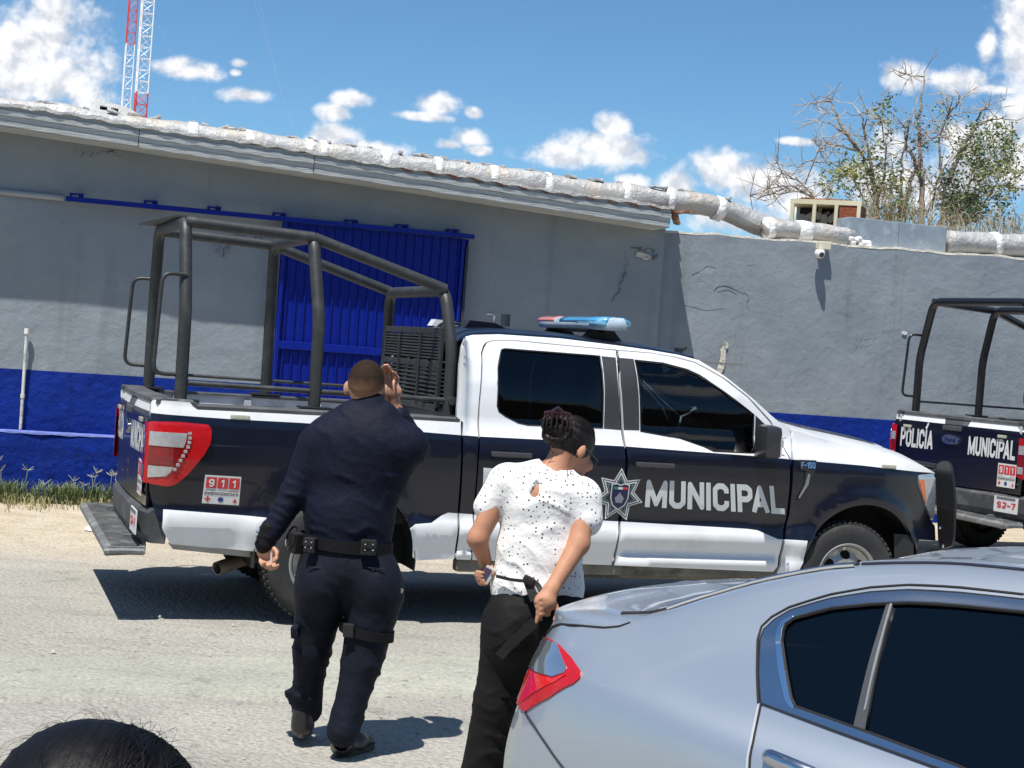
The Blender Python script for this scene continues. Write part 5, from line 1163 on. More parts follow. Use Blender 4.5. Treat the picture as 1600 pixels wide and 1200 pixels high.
hl = MB(); hl.box((2.1, 0, 1.905), (2.1, 1.36, .015)); hl.build('headliner', mat('headliner_grey', (.2, .2, .2), rough=.9), TRK)
# --- wheels
TYR = mat('tyre_rubber', (.022, .022, .023), rough=.8, bump=.002, bscale=40, var=.25, vscale=8, col2=(.065, .06, .055), c2scale=5, c2lo=.48, c2hi=.75)
RIM = mat('rim_steel', (.42, .41, .39), rough=.35, metal=.6, var=.2, vscale=8)
RIMD = mat('rim_inner', (.04, .04, .04), rough=.7)
def wheel(x, y, sg, steer=0.):
    w_ = bpy.data.objects.new('wheel', None); link(w_, TRK); w_.location = (x, y, .405); w_.rotation_euler = (0, 0, steer)
    R0 = .395; pr = [(.235, -.115), (.245, -.128), (.30, -.138), (.35, -.134), (.378, -.12), (.391, -.10), (R0, -.06), (R0, .06), (.391, .10), (.378, .12), (.35, .134), (.30, .138), (.245, .128), (.235, .115)]
    mb = MB(); mb.lathe(pr, (0, 0, 0), (0, 1, 0), 56)
    for k in range(56):
        a = 2 * math.pi * k / 56; ca, sa = math.cos(a), math.sin(a)
        for j, yy in enumerate((-.098, -.045, .045, .098)):
            rr_ = R0 + .004 if j in (1, 2) else R0 - .004; off_ = (.5 if j % 2 else 0) * 2 * math.pi / 56
            R_ = Matrix.Rotation(-(a + off_) + math.pi / 2, 3, 'Y') @ Matrix.Rotation(.25 * (1 if j % 2 else -1), 3, 'Z'); mb.box((rr_ * math.cos(a + off_), yy, rr_ * math.sin(a + off_)), (.024 if j in (1, 2) else .027, .042, .016), R_)
    mb.build('tyre', TYR, w_, smooth=True)
    mb = MB(); mb.lathe([(.236, sg * .118), (.243, sg * .126), (.236, sg * .130), (.222, sg * .120), (.214, sg * .09), (.208, sg * .03), (.205, -sg * .1)], (0, 0, 0), (0, 1, 0), 44)
    holes = []
    for k in range(6):
        a = 2 * math.pi * (k + .5) / 6; c_ = (.150 * math.cos(a), .150 * math.sin(a)); holes.append([(c_[0] + .033 * math.cos(t) * math.cos(a) - .043 * math.sin(t) * math.sin(a), c_[1] + .033 * math.cos(t) * math.sin(a) + .043 * math.sin(t) * math.cos(a)) for t in np.linspace(0, 2 * math.pi, 13)[:-1]])
    dish = lambda a, b: .055 + .045 * math.exp(-((math.hypot(a, b) - .105) / .05) ** 2) + .04 * max(0, math.hypot(a, b) - .17) / .04
    V2, T = cdt(disc2(0, 0, .212, .212, 40), holes, .03); n = len(V2)
    V = [(a, sg * dish(a, b), b) for a, b in V2] + [(a, sg * (dish(a, b) - .012), b) for a, b in V2]; F = [tuple(t) for t in T] + [tuple(i + n for i in reversed(t)) for t in T] + [(e[1], e[0], e[0] + n, e[1] + n) for e in bound(T)]
    mb.add(V, F); rm = mb.build('rim', RIM, w_, smooth=True)
    mb = MB(); mb.lathe([(.068, sg * .085), (.066, sg * .12), (.055, sg * .135), (.02, sg * .140), (0, sg * .140)], (0, 0, 0), (0, 1, 0), 20); mb.build('hub_cap', RIM, w_, smooth=True)
    mb = MB()
    for k in range(6): a = 2 * math.pi * k / 6; mb.lathe([(.012, sg * .09), (.011, sg * .118), (0, sg * .120)], (.094 * math.cos(a), 0, .094 * math.sin(a)), (0, 1, 0), 8)
    mb.build('wheel_nuts', CHR, w_); mb = MB(); mb.lathe([(0, 0), (.2, 0)], (0, sg * .0, 0), (0, 1, 0), 24); mb.build('brake_disc', RIMD, w_)
for x, st_ in ((.03, 0), (3.99, -.06)):
    for sg in (-1, 1): wheel(x, sg * .865, sg, st_)
# --- roof gear
a = fpl(908, 512, 1.95); LBZ = float(np.interp(2.1, rex, rez)) + .06
MLB = mat('lightbar_clear', (.38, .48, .56), rough=.12, coat=.6, var=.2, vscale=14, stretch=(1, 1, 1)); MLR = mat('lightbar_red', (.62, .20, .18), rough=.15, coat=.8, var=.15, vscale=20); MLBU = mat('lightbar_blue', (.05, .28, .52), rough=.15, coat=.8, var=.25, vscale=16)
lbx = 2.12; lz0, lz1 = LBZ + .04, LBZ + .135
def lb(name, y0, y1, m, inset=0., z0=lz0, z1=lz1, rnd=False):
    V = []; n = 8; F = []
    for i in range(n + 1):
        y = y0 + (y1 - y0) * i / n; k = 1.0
        e = max(0, (abs(y) - .52) / .14); hwid = .15 * math.sqrt(max(.05, 1 - e ** 2 * .75)) - inset
        V += [(lbx - hwid, y, z0 + .008), (lbx - hwid - .004, y, (z0 + z1) / 2 - .005), (lbx - hwid + .01, y, z1 - .018), (lbx - hwid * .6, y, z1), (lbx + hwid * .6, y, z1), (lbx + hwid - .01, y, z1 - .018), (lbx + hwid + .004, y, (z0 + z1) / 2 - .005), (lbx + hwid, y, z0 + .008), (lbx + hwid * .8, y, z0), (lbx - hwid * .8, y, z0)]
    for i in range(n):
        for q_ in range(10): F.append((i * 10 + q_, i * 10 + (q_ + 1) % 10, i * 10 + 10 + (q_ + 1) % 10, i * 10 + 10 + q_))
    F += [tuple(range(9, -1, -1)), tuple(n * 10 + q_ for q_ in range(10))]
    return V, F
lbp = None
V, F = lb('', -.66, .66, None, .0); lbp = mesh_obj('light_bar', V, F, MLB, TRK, True)
def band(y0, y1, m, nm):
    V, F = lb('', y0, y1, m, -.002, lz0 + .045, lz1 + .002); mesh_obj(nm, V, F, m, lbp, True)
band(.20, .655, MLR, 'red_dome'); band(-.655, .08, MLBU, 'blue_dome')
V, F = lb('', -.655, -.25, None, -.001, lz0 + .02, lz1); mesh_obj('blue_lens', V, F, mat('lightbar_blue_pale', (.16, .38, .55), rough=.15, coat=.8, var=.3, vscale=12), lbp, True)
mb = MB()
for y in (-.42, .42): mb.plate([(lbx - .16, LBZ - .04), (lbx + .17, LBZ - .045), (lbx + .08, lz0 + .01), (lbx - .07, lz0 + .01)], lambda p, q_, h: (p, y + h, q_), .09)
mb.box((lbx, 0, lz0 + .0), (.05, 1.0, .03)); mb.build('light_bar_feet', BLK, lbp)
for px, yy, dims in (((790, 500), .45, (.035, .085)),):
    d_ = PL(px[0], px[1], TO, TT, yy); mb = MB(); mb.tube([(d_[0], yy, d_[1] - .05), (d_[0], yy, d_[1] + .045)], .036, 14); mb.build('roof_beacon', mat('beacon_dark', (.03, .045, .055), rough=.35), TRK, smooth=True)
d_ = PL(1060, 547, TO, TT, -.55); mb = MB(); mb.box((d_[0], -.55, d_[1] - .01), (.05, .05, .06), bev=.01); mb.tube([(d_[0] + .02, -.55, d_[1]), (d_[0] + .06, -.55, d_[1] + .025)], .016, 8); mb.build('spot_camera', BLK, TRK)
for x, y, L in ((1.25, -.35, .34), (1.18, .30, .30)):
    z = float(roofM(np.array([x]), np.array([y / .74]))[0][2]); mb = MB(); mb.plate([(x - L / 2, z - .01), (x + L / 2, z - .01), (x + L / 2 - .12, z + .035), (x - L / 2 + .03, z + .04)], lambda p, q_, h: (p, y + h, q_), .12); mb.build('roof_pod', NAVY if y < 0 else WHT, TRK)
mb = MB(); z = 2.06; mb.tube(fillet([(1.02, .18, 1.98), (1.06, .18, 2.045), (1.22, .18, 2.055), (1.28, .18, 2.0)], .04), .012, 6); mb.build('roof_hoop', BLK, TRK, smooth=True)
# --- roll cage
CGM = mat('cage_grey', (.036, .039, .039), rough=.5, metal=.25, var=.22, vscale=7, bump=.0015, bscale=30, col2=(.068, .072, .072), c2scale=9, c2lo=.52, c2hi=.75)
cage = []
def part(name, mb, m=CGM, parent=None): o = mb.build(name, m, parent or TRK, smooth=True); cage.append(o); return o
zt_c = PL(293, 337, TO, TT, -.70)[1]; zf = PL(690, 447, TO, TT, -.72)[1] - .03
zr_ = 1.405
for sg in (-1, 1):
    for xb, xt, zt_l, nm in ((-.955, -.975, zt_c - .03, 'cage_post'), (-.085, -.13, zt_c - .055, 'cage_post'), (.845, .80, zf, 'cage_post')):
        ti = .66 if zt_l > 2.4 else .70
        P = fillet([(xb, sg * .83, zr_), (xb - .005, sg * .825, 1.98 if zt_l > 2.4 else 1.85), (xt, sg * ti, zt_l), (xt, 0, zt_l)], .11, 6); P[0] = Vector((xb, sg * .83, zr_))
        part(nm, MB().tube(P, .041, 16))
        part('post_foot', MB().box((xb, sg * .85, zr_ + .006), (.22, .12, .012), bev=.003), m=BLK)
    yy = sg * .665
    part('cage_rail', MB().tube([(-.975, yy, zt_c - .035), (-.13, yy, zt_c - .06)], .038, 14)); part('cage_rail', MB().tube([(-.13, yy, zt_c - .06), (.80, sg * .70, zf + .01)], .038, 14))
    a = PL(290, 598, TO, TT, -.8)[1]; b = PL(701, 627, TO, TT, -.8)[1]
    part('side_rail', MB().tube([(-.955, sg * .83, a), (.84, sg * .83, (a + b) / 2)], .018 if sg < 0 else .012, 10)); part('rail_collar', MB().lathe([(.0, -.03), (.03, -.028), (.03, .028), (0, .03)], (.85, sg * .865, (a + b) / 2), (0, 1, 0), 12))
    H = [PL(x, y, TO, TT, -.86) for x, y in [(283, 428), (258, 429), (251, 440), (245.6, 574), (255, 584), (276, 586)]]
    xs_ = [-.96, -1.09, -1.125, -1.135, -1.09, -.96]; zz = [H[0][1], H[1][1], H[2][1] - .03, H[3][1], H[4][1] - .0, H[5][1]]
    part('grab_handle', MB().tube(fillet([(xs_[0], sg * .80, zz[0]), (-1.12, sg * .83, zz[0]), (-1.14, sg * .85, zz[4]), (xs_[5], sg * .83, zz[4])], .07, 5), .0135, 10))
# flat bracket over the rear hoop
part('cage_top_plate', MB().plate([(-.95, -.66), (-.98, .60), (-1.13, .66), (-1.10, .30), (-1.02, -.60)], lambda p, q_, h: (p, q_, zt_c - .005 + h), .012))
# louvred window guard
z0g, z1g = 1.45, PL(640, 515, TO, TT, 0)[1] + .0
gd = MB()
for z in (z0g, (z0g + z1g) / 2 + .03, z1g): gd.box((.80, 0, z), (.03, 1.40, .045), bev=.006)
for y in (-.70, .70): gd.box((.80, y, (z0g + z1g) / 2), (.03, .03, z1g - z0g), bev=.005)
guard = part('window_guard', gd)
zm = (z0g + z1g) / 2 + .03
n = 0
for zz0, zz1 in ((z0g + .05, zm - .04), (zm + .045, z1g - .04)):
    k = 8
    for i in range(k):
        z = zz0 + (zz1 - zz0) * i / (k - 1); o = MB().box((.80, 0, z), (.022, 1.38, .013), Matrix.Rotation(.5, 3, 'Y')).build('guard_slat', CGM, guard); cage.append(o)
for y in (-.25, .28): cage.append(MB().box((.785, y, (z0g + z1g) / 2), (.014, .045, z1g - z0g - .05)).build('guard_strap', BLK, guard))
# --- wheel-arch dents / dirt are left to the paint; second truck is a copy further up the street
def copy_tree(o, parent=None, mesh_copy=False):
    c = o.copy(); COL.objects.link(c)
    if parent is not None: c.parent = parent
    if mesh_copy and o.data: c.data = o.data.copy()
    for ch in list(o.children): copy_tree(ch, c, mesh_copy)
    return c
# second truck: same model, parked further along the wall on slightly higher ground
BLKC = mat('cage_black', (.010, .010, .011), rough=.3, coat=.3, var=.1)
T2 = copy_tree(TRK); th2 = math.radians(27)
p = PY(1491, 690, 15.2)
T2.location = (p.x + 1.17 * math.cos(th2), 15.2 + 1.17 * math.sin(th2), .155); T2.rotation_euler = (0, 0, th2)
T2['label'] = 'second police pickup truck with black roll cage, seen from behind at the right edge'
def restyle(o):
    for ch in o.children:
        if ch.type == 'MESH' and ch.data.materials and ch.data.materials[0] == CGM:
            ch.data = ch.data.copy(); ch.data.materials[0] = BLKC
        restyle(ch)
restyle(T2)
for ch in list(T2.children):
    if ch.name.startswith('cage_top_plate'): bpy.data.objects.remove(ch)
mb = MB(); mb.box((.55, -.05, 1.60), (.05, .62, .30), bev=.02); mb.box((.78, -.05, 1.46), (.42, .62, .06), bev=.02); mb.build('bench_backrest', mat('bench_mesh', (.012, .012, .013), rough=.7, bump=.004, bscale=90), T2)

# ------------------------------------------------------------------ silver saloon car (x forward from rear bumper, y left, z up)
CO = (.605, 5.23); CT = -.785
CAR = thing('parked_car', 'silver grey saloon car with tinted windows and chrome window trim, nearest the camera', 'car', (CO[0], CO[1], 0), CT)
ST = [ # x, [(y,z) x 9] sill -> roof centre
 (-.06, [(.35, .34), (.42, .44), (.46, .66), (.42, .84), (.40, .93), (.38, .99), (.34, 1.04), (.2, 1.06), (0, 1.07)]),
 (0.00, [(.60, .30), (.68, .42), (.71, .68), (.63, .89), (.59, .985), (.565, 1.05), (.53, 1.095), (.3, 1.125), (0, 1.135)]),
 (.09, [(.77, .27), (.83, .42), (.855, .68), (.785, .90), (.73, .995), (.685, 1.06), (.645, 1.105), (.33, 1.14), (0, 1.15)]),
 (.24, [(.85, .25), (.895, .42), (.90, .68), (.865, .90), (.81, 1.005), (.745, 1.075), (.675, 1.117), (.34, 1.145), (0, 1.155)]),
 (.42, [(.87, .25), (.91, .42), (.925, .68), (.895, .90), (.84, 1.01), (.755, 1.095), (.655, 1.14), (.33, 1.165), (0, 1.17)]),
 (.60, [(.88, .25), (.915, .42), (.93, .68), (.905, .90), (.845, 1.01), (.755, 1.13), (.625, 1.215), (.32, 1.235), (0, 1.25)]),
 (.80, [(.88, .25), (.92, .42), (.93, .68), (.91, .89), (.845, 1.00), (.745, 1.17), (.60, 1.295), (.30, 1.315), (0, 1.33)]),
 (1.05, [(.88, .25), (.92, .42), (.93, .68), (.91, .88), (.84, .99), (.73, 1.20), (.58, 1.365), (.30, 1.385), (0, 1.40)]),
 (1.40, [(.88, .25), (.92, .42), (.93, .68), (.91, .87), (.835, .98), (.725, 1.21), (.57, 1.405), (.30, 1.435), (0, 1.45)]),
 (1.90, [(.88, .25), (.92, .42), (.93, .68), (.91, .86), (.83, .965), (.72, 1.21), (.565, 1.42), (.30, 1.46), (0, 1.475)]),
 (2.50, [(.88, .25), (.92, .42), (.93, .67), (.91, .84), (.825, .95), (.715, 1.18), (.56, 1.39), (.30, 1.435), (0, 1.45)]),
 (3.20, [(.88, .25), (.92, .42), (.925, .65), (.90, .82), (.82, .93), (.74, 1.02), (.64, 1.09), (.33, 1.12), (0, 1.13)]),
 (3.60, [(.88, .25), (.92, .42), (.925, .63), (.90, .79), (.82, .89), (.75, .94), (.66, .965), (.33, .985), (0, .99)]),
 (4.20, [(.86, .25), (.90, .42), (.90, .60), (.86, .74), (.79, .81), (.72, .85), (.62, .87), (.33, .885), (0, .89)]),
 (4.62, [(.74, .25), (.78, .40), (.78, .54), (.72, .65), (.66, .70), (.60, .725), (.5, .74), (.27, .75), (0, .755)]),
 (4.80, [(.45, .28), (.50, .40), (.50, .50), (.46, .58), (.42, .62), (.38, .64), (.32, .65), (.2, .66), (0, .665)])]
SX = np.array([s[0] for s in ST]); SP = np.array([s[1] for s in ST])            # n x 9 x 2
def pchip(x, xs, ys):
    """monotone cubic through ys (n x ...), evaluated at x (m,)"""
    h = np.diff(xs); d = np.diff(ys, axis=0) / h.reshape(-1, *([1] * (ys.ndim - 1)))
    m = np.zeros_like(ys); m[1:-1] = np.where(d[:-1] * d[1:] > 0, 2 * d[:-1] * d[1:] / (d[:-1] + d[1:] + 1e-12), 0); m[0] = d[0]; m[-1] = d[-1]
    i = np.clip(np.searchsorted(xs, x) - 1, 0, len(xs) - 2); t = (x - xs[i]) / h[i]; sh = (-1, *([1] * (ys.ndim - 1))); t = t.reshape(sh); hh = h[i].reshape(sh)
    return ys[i] * (2 * t**3 - 3 * t**2 + 1) + hh * m[i] * (t**3 - 2 * t**2 + t) + ys[i + 1] * (-2 * t**3 + 3 * t**2) + hh * m[i + 1] * (t**3 - t**2)
def carM(u, v, sg=-1):
    """u = x, v = 0..8 round the section"""
    u = np.atleast_1d(np.asarray(u, float)); v = np.clip(np.atleast_1d(np.asarray(v, float)), 0, 8); S = pchip(np.clip(u, SX[0], SX[-1]), SX, SP)     # m x 9 x 2
    i = np.clip(np.floor(v).astype(int), 0, 7); t = (v - i)[:, None]; r = np.arange(len(u))
    g = lambda k: S[r, np.clip(k, 0, 8)]
    p0, p1, p2, p3 = np.where((i == 0)[:, None], 2 * g(i) - g(i + 1), g(i - 1)), g(i), g(i + 1), np.where((i == 7)[:, None], g(i + 1) * np.array([-1, 1]) + np.array([0, 0]) if False else g(i + 1) + (g(i + 1) - g(i)) * np.array([1, 0]), g(i + 2))
    q = .5 * (2 * p1 + (p2 - p0) * t + (2 * p0 - 5 * p1 + 4 * p2 - p3) * t**2 + (3 * p1 - p0 - 3 * p2 + p3) * t**3)
    return np.stack([u, sg * q[:, 0], q[:, 1]], -1)
NU, NV = 150, 96; uu = np.linspace(SX[0], SX[-1], NU); vv = np.linspace(0, 8, NV); UU, VV = np.meshgrid(uu, vv, indexing='ij')
GP = carM(UU.ravel(), VV.ravel()); cF = [(i * NV + j, (i + 1) * NV + j, (i + 1) * NV + j + 1, i * NV + j + 1) for i in range(NU - 1) for j in range(NV - 1)]
cbvh = BVHTree.FromPolygons([Vector(p) for p in GP], cF); cinv = (Matrix.Translation((CO[0], CO[1], 0)) @ Matrix.Rotation(CT, 4, 'Z')).inverted()
def CP(px, py):
    o = cinv @ CAMO; d = (cinv.to_3x3() @ ray(px, py)).normalized(); loc, nn, idx, dist = cbvh.ray_cast(o, d)
    if loc is None:
        best = None
        for k in np.linspace(2, 9, 400):
            p = o + d * k; l_, n_, i_, ds = cbvh.find_nearest(p)
            if best is None or ds < best[0]: best = (ds, l_, i_)
        loc, idx = best[1], best[2]
    i, j = divmod(idx, NV - 1); k = i * NV + j; c = [GP[k], GP[k + NV], GP[k + 1]]
    a = c[1] - c[0]; b = c[2] - c[0]; w_ = np.array(loc) - c[0]; aa, ab, bb, wa, wb = a @ a, a @ b, b @ b, w_ @ a, w_ @ b; D_ = aa * bb - ab * ab + 1e-15
    s = (wa * bb - wb * ab) / D_; t = (wb * aa - wa * ab) / D_
    return (float(uu[i] + s * (uu[1] - uu[0])), float(vv[j] + t * (vv[1] - vv[0])))
def CPs(L): return [CP(*q) for q in L]
SILV = mat('silver_paint', (.39, .435, .49), rough=.38, metal=.60, coat=.9, var=.02, bump=.0004, bscale=4)
if 'CHR2' not in globals(): CHR2 = mat('car_chrome', (.50, .52, .55), rough=.18, metal=1., bump=.0005, bscale=6)
GLC = mat('car_glass_dark', (.001, .003, .006), rough=.05, coat=0., spec=.32)
win = CPs([(1221, 1003), (1223, 985), (1228, 975), (1240, 966), (1300, 950), (1360, 944), (1420, 941.5), (1500, 946), (1600, 956), (1760, 985), (1960, 1060)]) + CPs([(1960, 1400), (1750, 1300), (1600, 1243), (1495, 1197), (1342, 1140), (1243, 1105), (1236, 1092), (1227, 1045)])
surr = CPs([(1189, 1000), (1195, 984), (1210, 970), (1235, 955), (1300, 936), (1360, 926.5), (1420, 923), (1500, 927.5), (1600, 938), (1760, 966), (1985, 1050)]) + CPs([(1985, 1420), (1750, 1318), (1600, 1259), (1468, 1201), (1300, 1140), (1190, 1099), (1187, 1050)])
doorp = CPs([(1186, 1000), (1192, 981), (1207, 966), (1233, 951), (1300, 931), (1360, 921), (1420, 917), (1500, 921), (1600, 932), (1760, 960), (2000, 1050)])
lampC = CPs([(851, 995), (862, 1000), (874, 1007), (893, 1027), (909, 1050), (907, 1060), (898, 1068), (860, 1090), (822, 1112), (815, 1108), (803, 1097), (801, 1085), (812, 1055), (822, 1035)])
lampW = CPs([(851, 995.5), (873, 1007), (883, 1035), (888, 1045), (884, 1052), (866, 1058), (820, 1039), (826, 1020)])
body = [(SX[0], 0), (SX[-1], 0), (SX[-1], 8), (SX[0], 8)]
WH = [(.98, .33, .37), (3.85, .33, .37)]
def cls_car(a, b):
    """0 body, 1 window zone (cut), 2 lamp (cut), 3 wheel opening (cut)"""
    P = carM(a, b); r = np.zeros(len(a), int)
    for wx, wz, wr in WH: r[(np.hypot(P[:, 0] - wx, P[:, 2] - wz) < wr) & (b < 3.2)] = 3
    return r
rearglass = [(.47, 6.15), (1.02, 6.15), (1.02, 8), (.47, 8)]
screen = [(2.62, 6.1), (3.38, 6.1), (3.38, 8), (2.62, 8)]
frontwin = [(1.0, 0), (1.0, 0)]
def circ_uv(wx, wz, wr, n=26):
    out = []
    for k in range(n + 1):
        a = math.pi * (-.12 + 1.24 * k / n); x = wx + wr * math.cos(a); z = wz + wr * math.sin(a)
        vs = np.linspace(0, 3.4, 200); P = carM(np.full(200, x), vs); j = int(np.argmin(np.abs(P[:, 2] - z))); out.append((x, float(vs[j])))
    return out
holes = [surr, lampC]
bl_ = [(SX[0], 0.)]
for wx, wz, wr in WH: c_ = circ_uv(wx, wz, wr); c_.reverse(); bl_ += [(c_[0][0], 0.)] + [q for q in c_ if q[1] > .02] + [(c_[-1][0], 0.)]
bl_ += [(SX[-1], 0.), (SX[-1], 8), (3.38, 8), (3.38, 6.1), (2.62, 6.1), (2.62, 8), (1.02, 8), (1.02, 6.15), (.47, 6.15), (.47, 8), (SX[0], 8)]
def carsurf(name, poly, m, sg, parent, holes=(), off=0., th=.012, step=.07, lines=()):
    return surf(name, lambda a, b: carM(a, b, sg), poly, m, parent, holes, lines, None, step, th, (0, sg, .5), off, eps=.006)
for sg in (-1, 1):
    side_ = carsurf('body_panel', bl_, SILV, sg, CAR, holes=holes, step=.09, th=.015)
    wn_ = carsurf('door_window_trim', surr, CHR2, sg, CAR, holes=[win], off=.004, th=.012, step=.12)
    gl_ = carsurf('door_window', win, GLC, sg, CAR, off=-.008, th=0, step=.12)
    mb = MB()
    for q in (win, surr):
        P = [Vector(carM(a, b, sg)[0]) for a, b in densify(q, .05)]; mb.tube(P + [P[0]], .0055 if q is win else .005, 5)
    mb.build('window_rubber', BLK, wn_, smooth=True)
    dv = CPs([(1386, 943), (1395, 943), (1352, 1140), (1334, 1134)]); carsurf('window_divider', dv, mat('divider_grey', (.055, .058, .062), rough=.45), sg, gl_, off=.002, th=.01, step=.1)
    dl = CPs([(1392, 943), (1395, 943), (1354, 1108), (1350, 1112)]); carsurf('divider_strip', dl, mat('divider_light', (.20, .21, .22), rough=.4), sg, gl_, off=.004, th=.004, step=.1)
    cs = CPs([(1213, 1000), (1216, 984), (1222, 973), (1240, 962.5), (1241, 966), (1228, 975), (1223, 985), (1221, 1003), (1227, 1045), (1236, 1092), (1243, 1106), (1236, 1106), (1228, 1094), (1217, 1045)])
    carsurf('bright_corner_trim', cs, mat('polished_trim', (.9, .9, .92), rough=.05, metal=1.), sg, wn_, off=.007, th=.006, step=.06)
    l_ = carsurf('tail_light', lampC, MRED, sg, CAR, off=.005, th=.03, step=.05)
    carsurf('clear_lens', lampW, mat('lens_mirror', (.62, .66, .70), rough=.04, metal=.9, coat=1.), sg, l_, off=.008, th=.004, step=.05)
    dk = CPs([(822, 1042), (866, 1062), (886, 1056), (870, 1066), (842, 1080), (815, 1100), (806, 1090), (814, 1062)]); carsurf('brake_lens', dk, MDRD if False else mat('lens_red_bright', (.62, .008, .008), rough=.1, coat=1., var=.3, vscale=40, stretch=(1, 1, 4)), sg, l_, off=.0075, th=.004, step=.05)
    # shut lines as recessed dark joints
    gapm = mat('shut_line', (.012, .012, .014), rough=.8)
    def gap(L, r=.0035, close=False, o_=.0, m=gapm, nm='shut_line'):
        P = [Vector(carM(a, b, sg)[0]) for a, b in densify(CPs(L), .04, False)]; MB().tube(P, r, 6).build(nm, m, side_, smooth=True)
    gap([(1189, 1101), (1184, 1125), (1177, 1160), (1172, 1185), (1171, 1230), (1180, 1330)])
    MB_L = [(1185, 1101), (1180, 1125), (1173, 1160), (1168, 1185), (1167, 1230), (1176, 1330)]; gap(MB_L, .003, m=mat('edge_highlight', (.8, .8, .8), rough=.2, metal=.5), nm='door_edge_highlight')  # highlight beside the door joint, put in as a pale metallic line
    gap([(1185, 1098), (1183, 1050), (1184, 1000), (1190, 979), (1206, 964), (1233, 949), (1300, 928.5), (1360, 918), (1420, 914), (1500, 918), (1600, 929)], .004)
    gap([(821, 1113), (835, 1135), (855, 1165), (880, 1200), (930, 1270)], .0035)
    gap([(855, 991), (864, 979), (876, 975), (900, 977), (945, 981), (968, 979), (985, 973)], .004)
    P = [Vector(carM(a, b, sg)[0]) for a, b in densify([(.34, 6.0), (.44, 6.05), (.60, 6.1), (.8, 6.12), (1.05, 6.15)], .05, False)]; MB().tube(P, .008, 6).build('rear_glass_seal', gapm, side_, smooth=True)
    P = [Vector(carM(a, b, sg)[0]) + Vector((0, 0, .006)) for a, b in densify([(.5, 5.93), (.60, 5.98), (.8, 6.02), (1.05, 6.06)], .05, False)]; MB().tube(P, .006, 6).build('glass_edge_highlight', mat('polished_trim'), side_, smooth=True)  # highlight along the rear glass edge, put in as a bright tube
    P = [Vector(carM(a, b, sg)[0]) + Vector((0, 0, -.001)) for a, b in densify([(1.06, 6.15), (1.3, 6.22), (1.9, 6.25), (2.5, 6.2)], .05, False)]; MB().tube(P, .007, 6).build('roof_ditch', mat('ditch_dark', (.012, .014, .03), rough=.5), side_, smooth=True)
    # chrome door handle on its recess
    ha = carM(*CP(1199, 1180), sg)[0]; hb = carM(*CP(1290, 1218), sg)[0]; ha, hb = Vector(ha), Vector(hb); n_ = Vector((0, sg, .25)).normalized(); hh = MB()
    pts = [ha - n_ * .004, ha + n_ * .022 + (hb - ha) * .08, ha.lerp(hb, .5) + n_ * .036, hb + n_ * .022 - (hb - ha) * .08, hb - n_ * .004]; pts = fillet(pts, .06, 4); mb = MB(); mb.tube(pts, [.012 + .006 * math.sin(math.pi * i / (len(pts) - 1)) for i in range(len(pts))], 10, flat=1.25, up=(0, 0, 1)); mb.build('door_handle', CHR2, CAR, smooth=True)
    V = []; n = 20; c = ha.lerp(hb, .62); ax = (hb - ha).normalized(); up_ = ax.cross(n_)
rg = MB()
def fullsurf(name, poly, m, off=0., th=.0, step=.09):
    A = surf(name, lambda a, b: carM(a, b, -1), poly, m, CAR, (), (), None, step, 0, (0, -1, .5), off, build=False); B = surf(name, lambda a, b: carM(a, b, 1), poly, m, CAR, (), (), None, step, 0, (0, 1, .5), off, build=False)
    k = len(A[0]); return mesh_obj(name, A[0] + B[0], A[1] + [tuple(i + k for i in f) for f in B[1]], m, CAR, True, None, A[3] + B[3])
fullsurf('rear_window', rearglass, GLC, -.004); fullsurf('windscreen', screen, GLC, -.004)
for xw, _, wr in WH:
    for sg in (-1, 1):
        w_ = bpy.data.objects.new('wheel', None); link(w_, CAR); w_.location = (xw, sg * .80, .33)
        mb = MB(); mb.lathe([(.22, -.1), (.30, -.11), (.325, -.09), (.33, 0), (.325, .09), (.30, .11), (.22, .10)], (0, 0, 0), (0, 1, 0), 36); mb.build('tyre', TYR, w_, smooth=True)
        mb = MB(); mb.lathe([(.22, sg * .10), (.20, sg * .08), (.19, sg * .02)], (0, 0, 0), (0, 1, 0), 36)
        for k in range(10): a = k * .6283; mb.box((.115 * math.cos(a), sg * .07, .115 * math.sin(a)), (.19, .02, .03), Matrix.Rotation(-a, 3, 'Y'), bev=.004)
        mb.lathe([(.05, sg * .06), (.045, sg * .085), (0, sg * .088)], (0, 0, 0), (0, 1, 0), 16); mb.build('rim', RIM, w_, smooth=True)
mb = MB(); mb.box((2.4, 0, .30), (4.2, 1.5, .18), bev=.05); mb.box((.98, 0, .5), (.8, 1.3, .5)); mb.box((3.85, 0, .5), (.8, 1.3, .4)); mb.build('underside', UND, CAR)
mb = MB(); mb.box((-.045, 0, .45), (.03, .7, .2), bev=.01); mb.build('rear_valance', BLK, CAR)
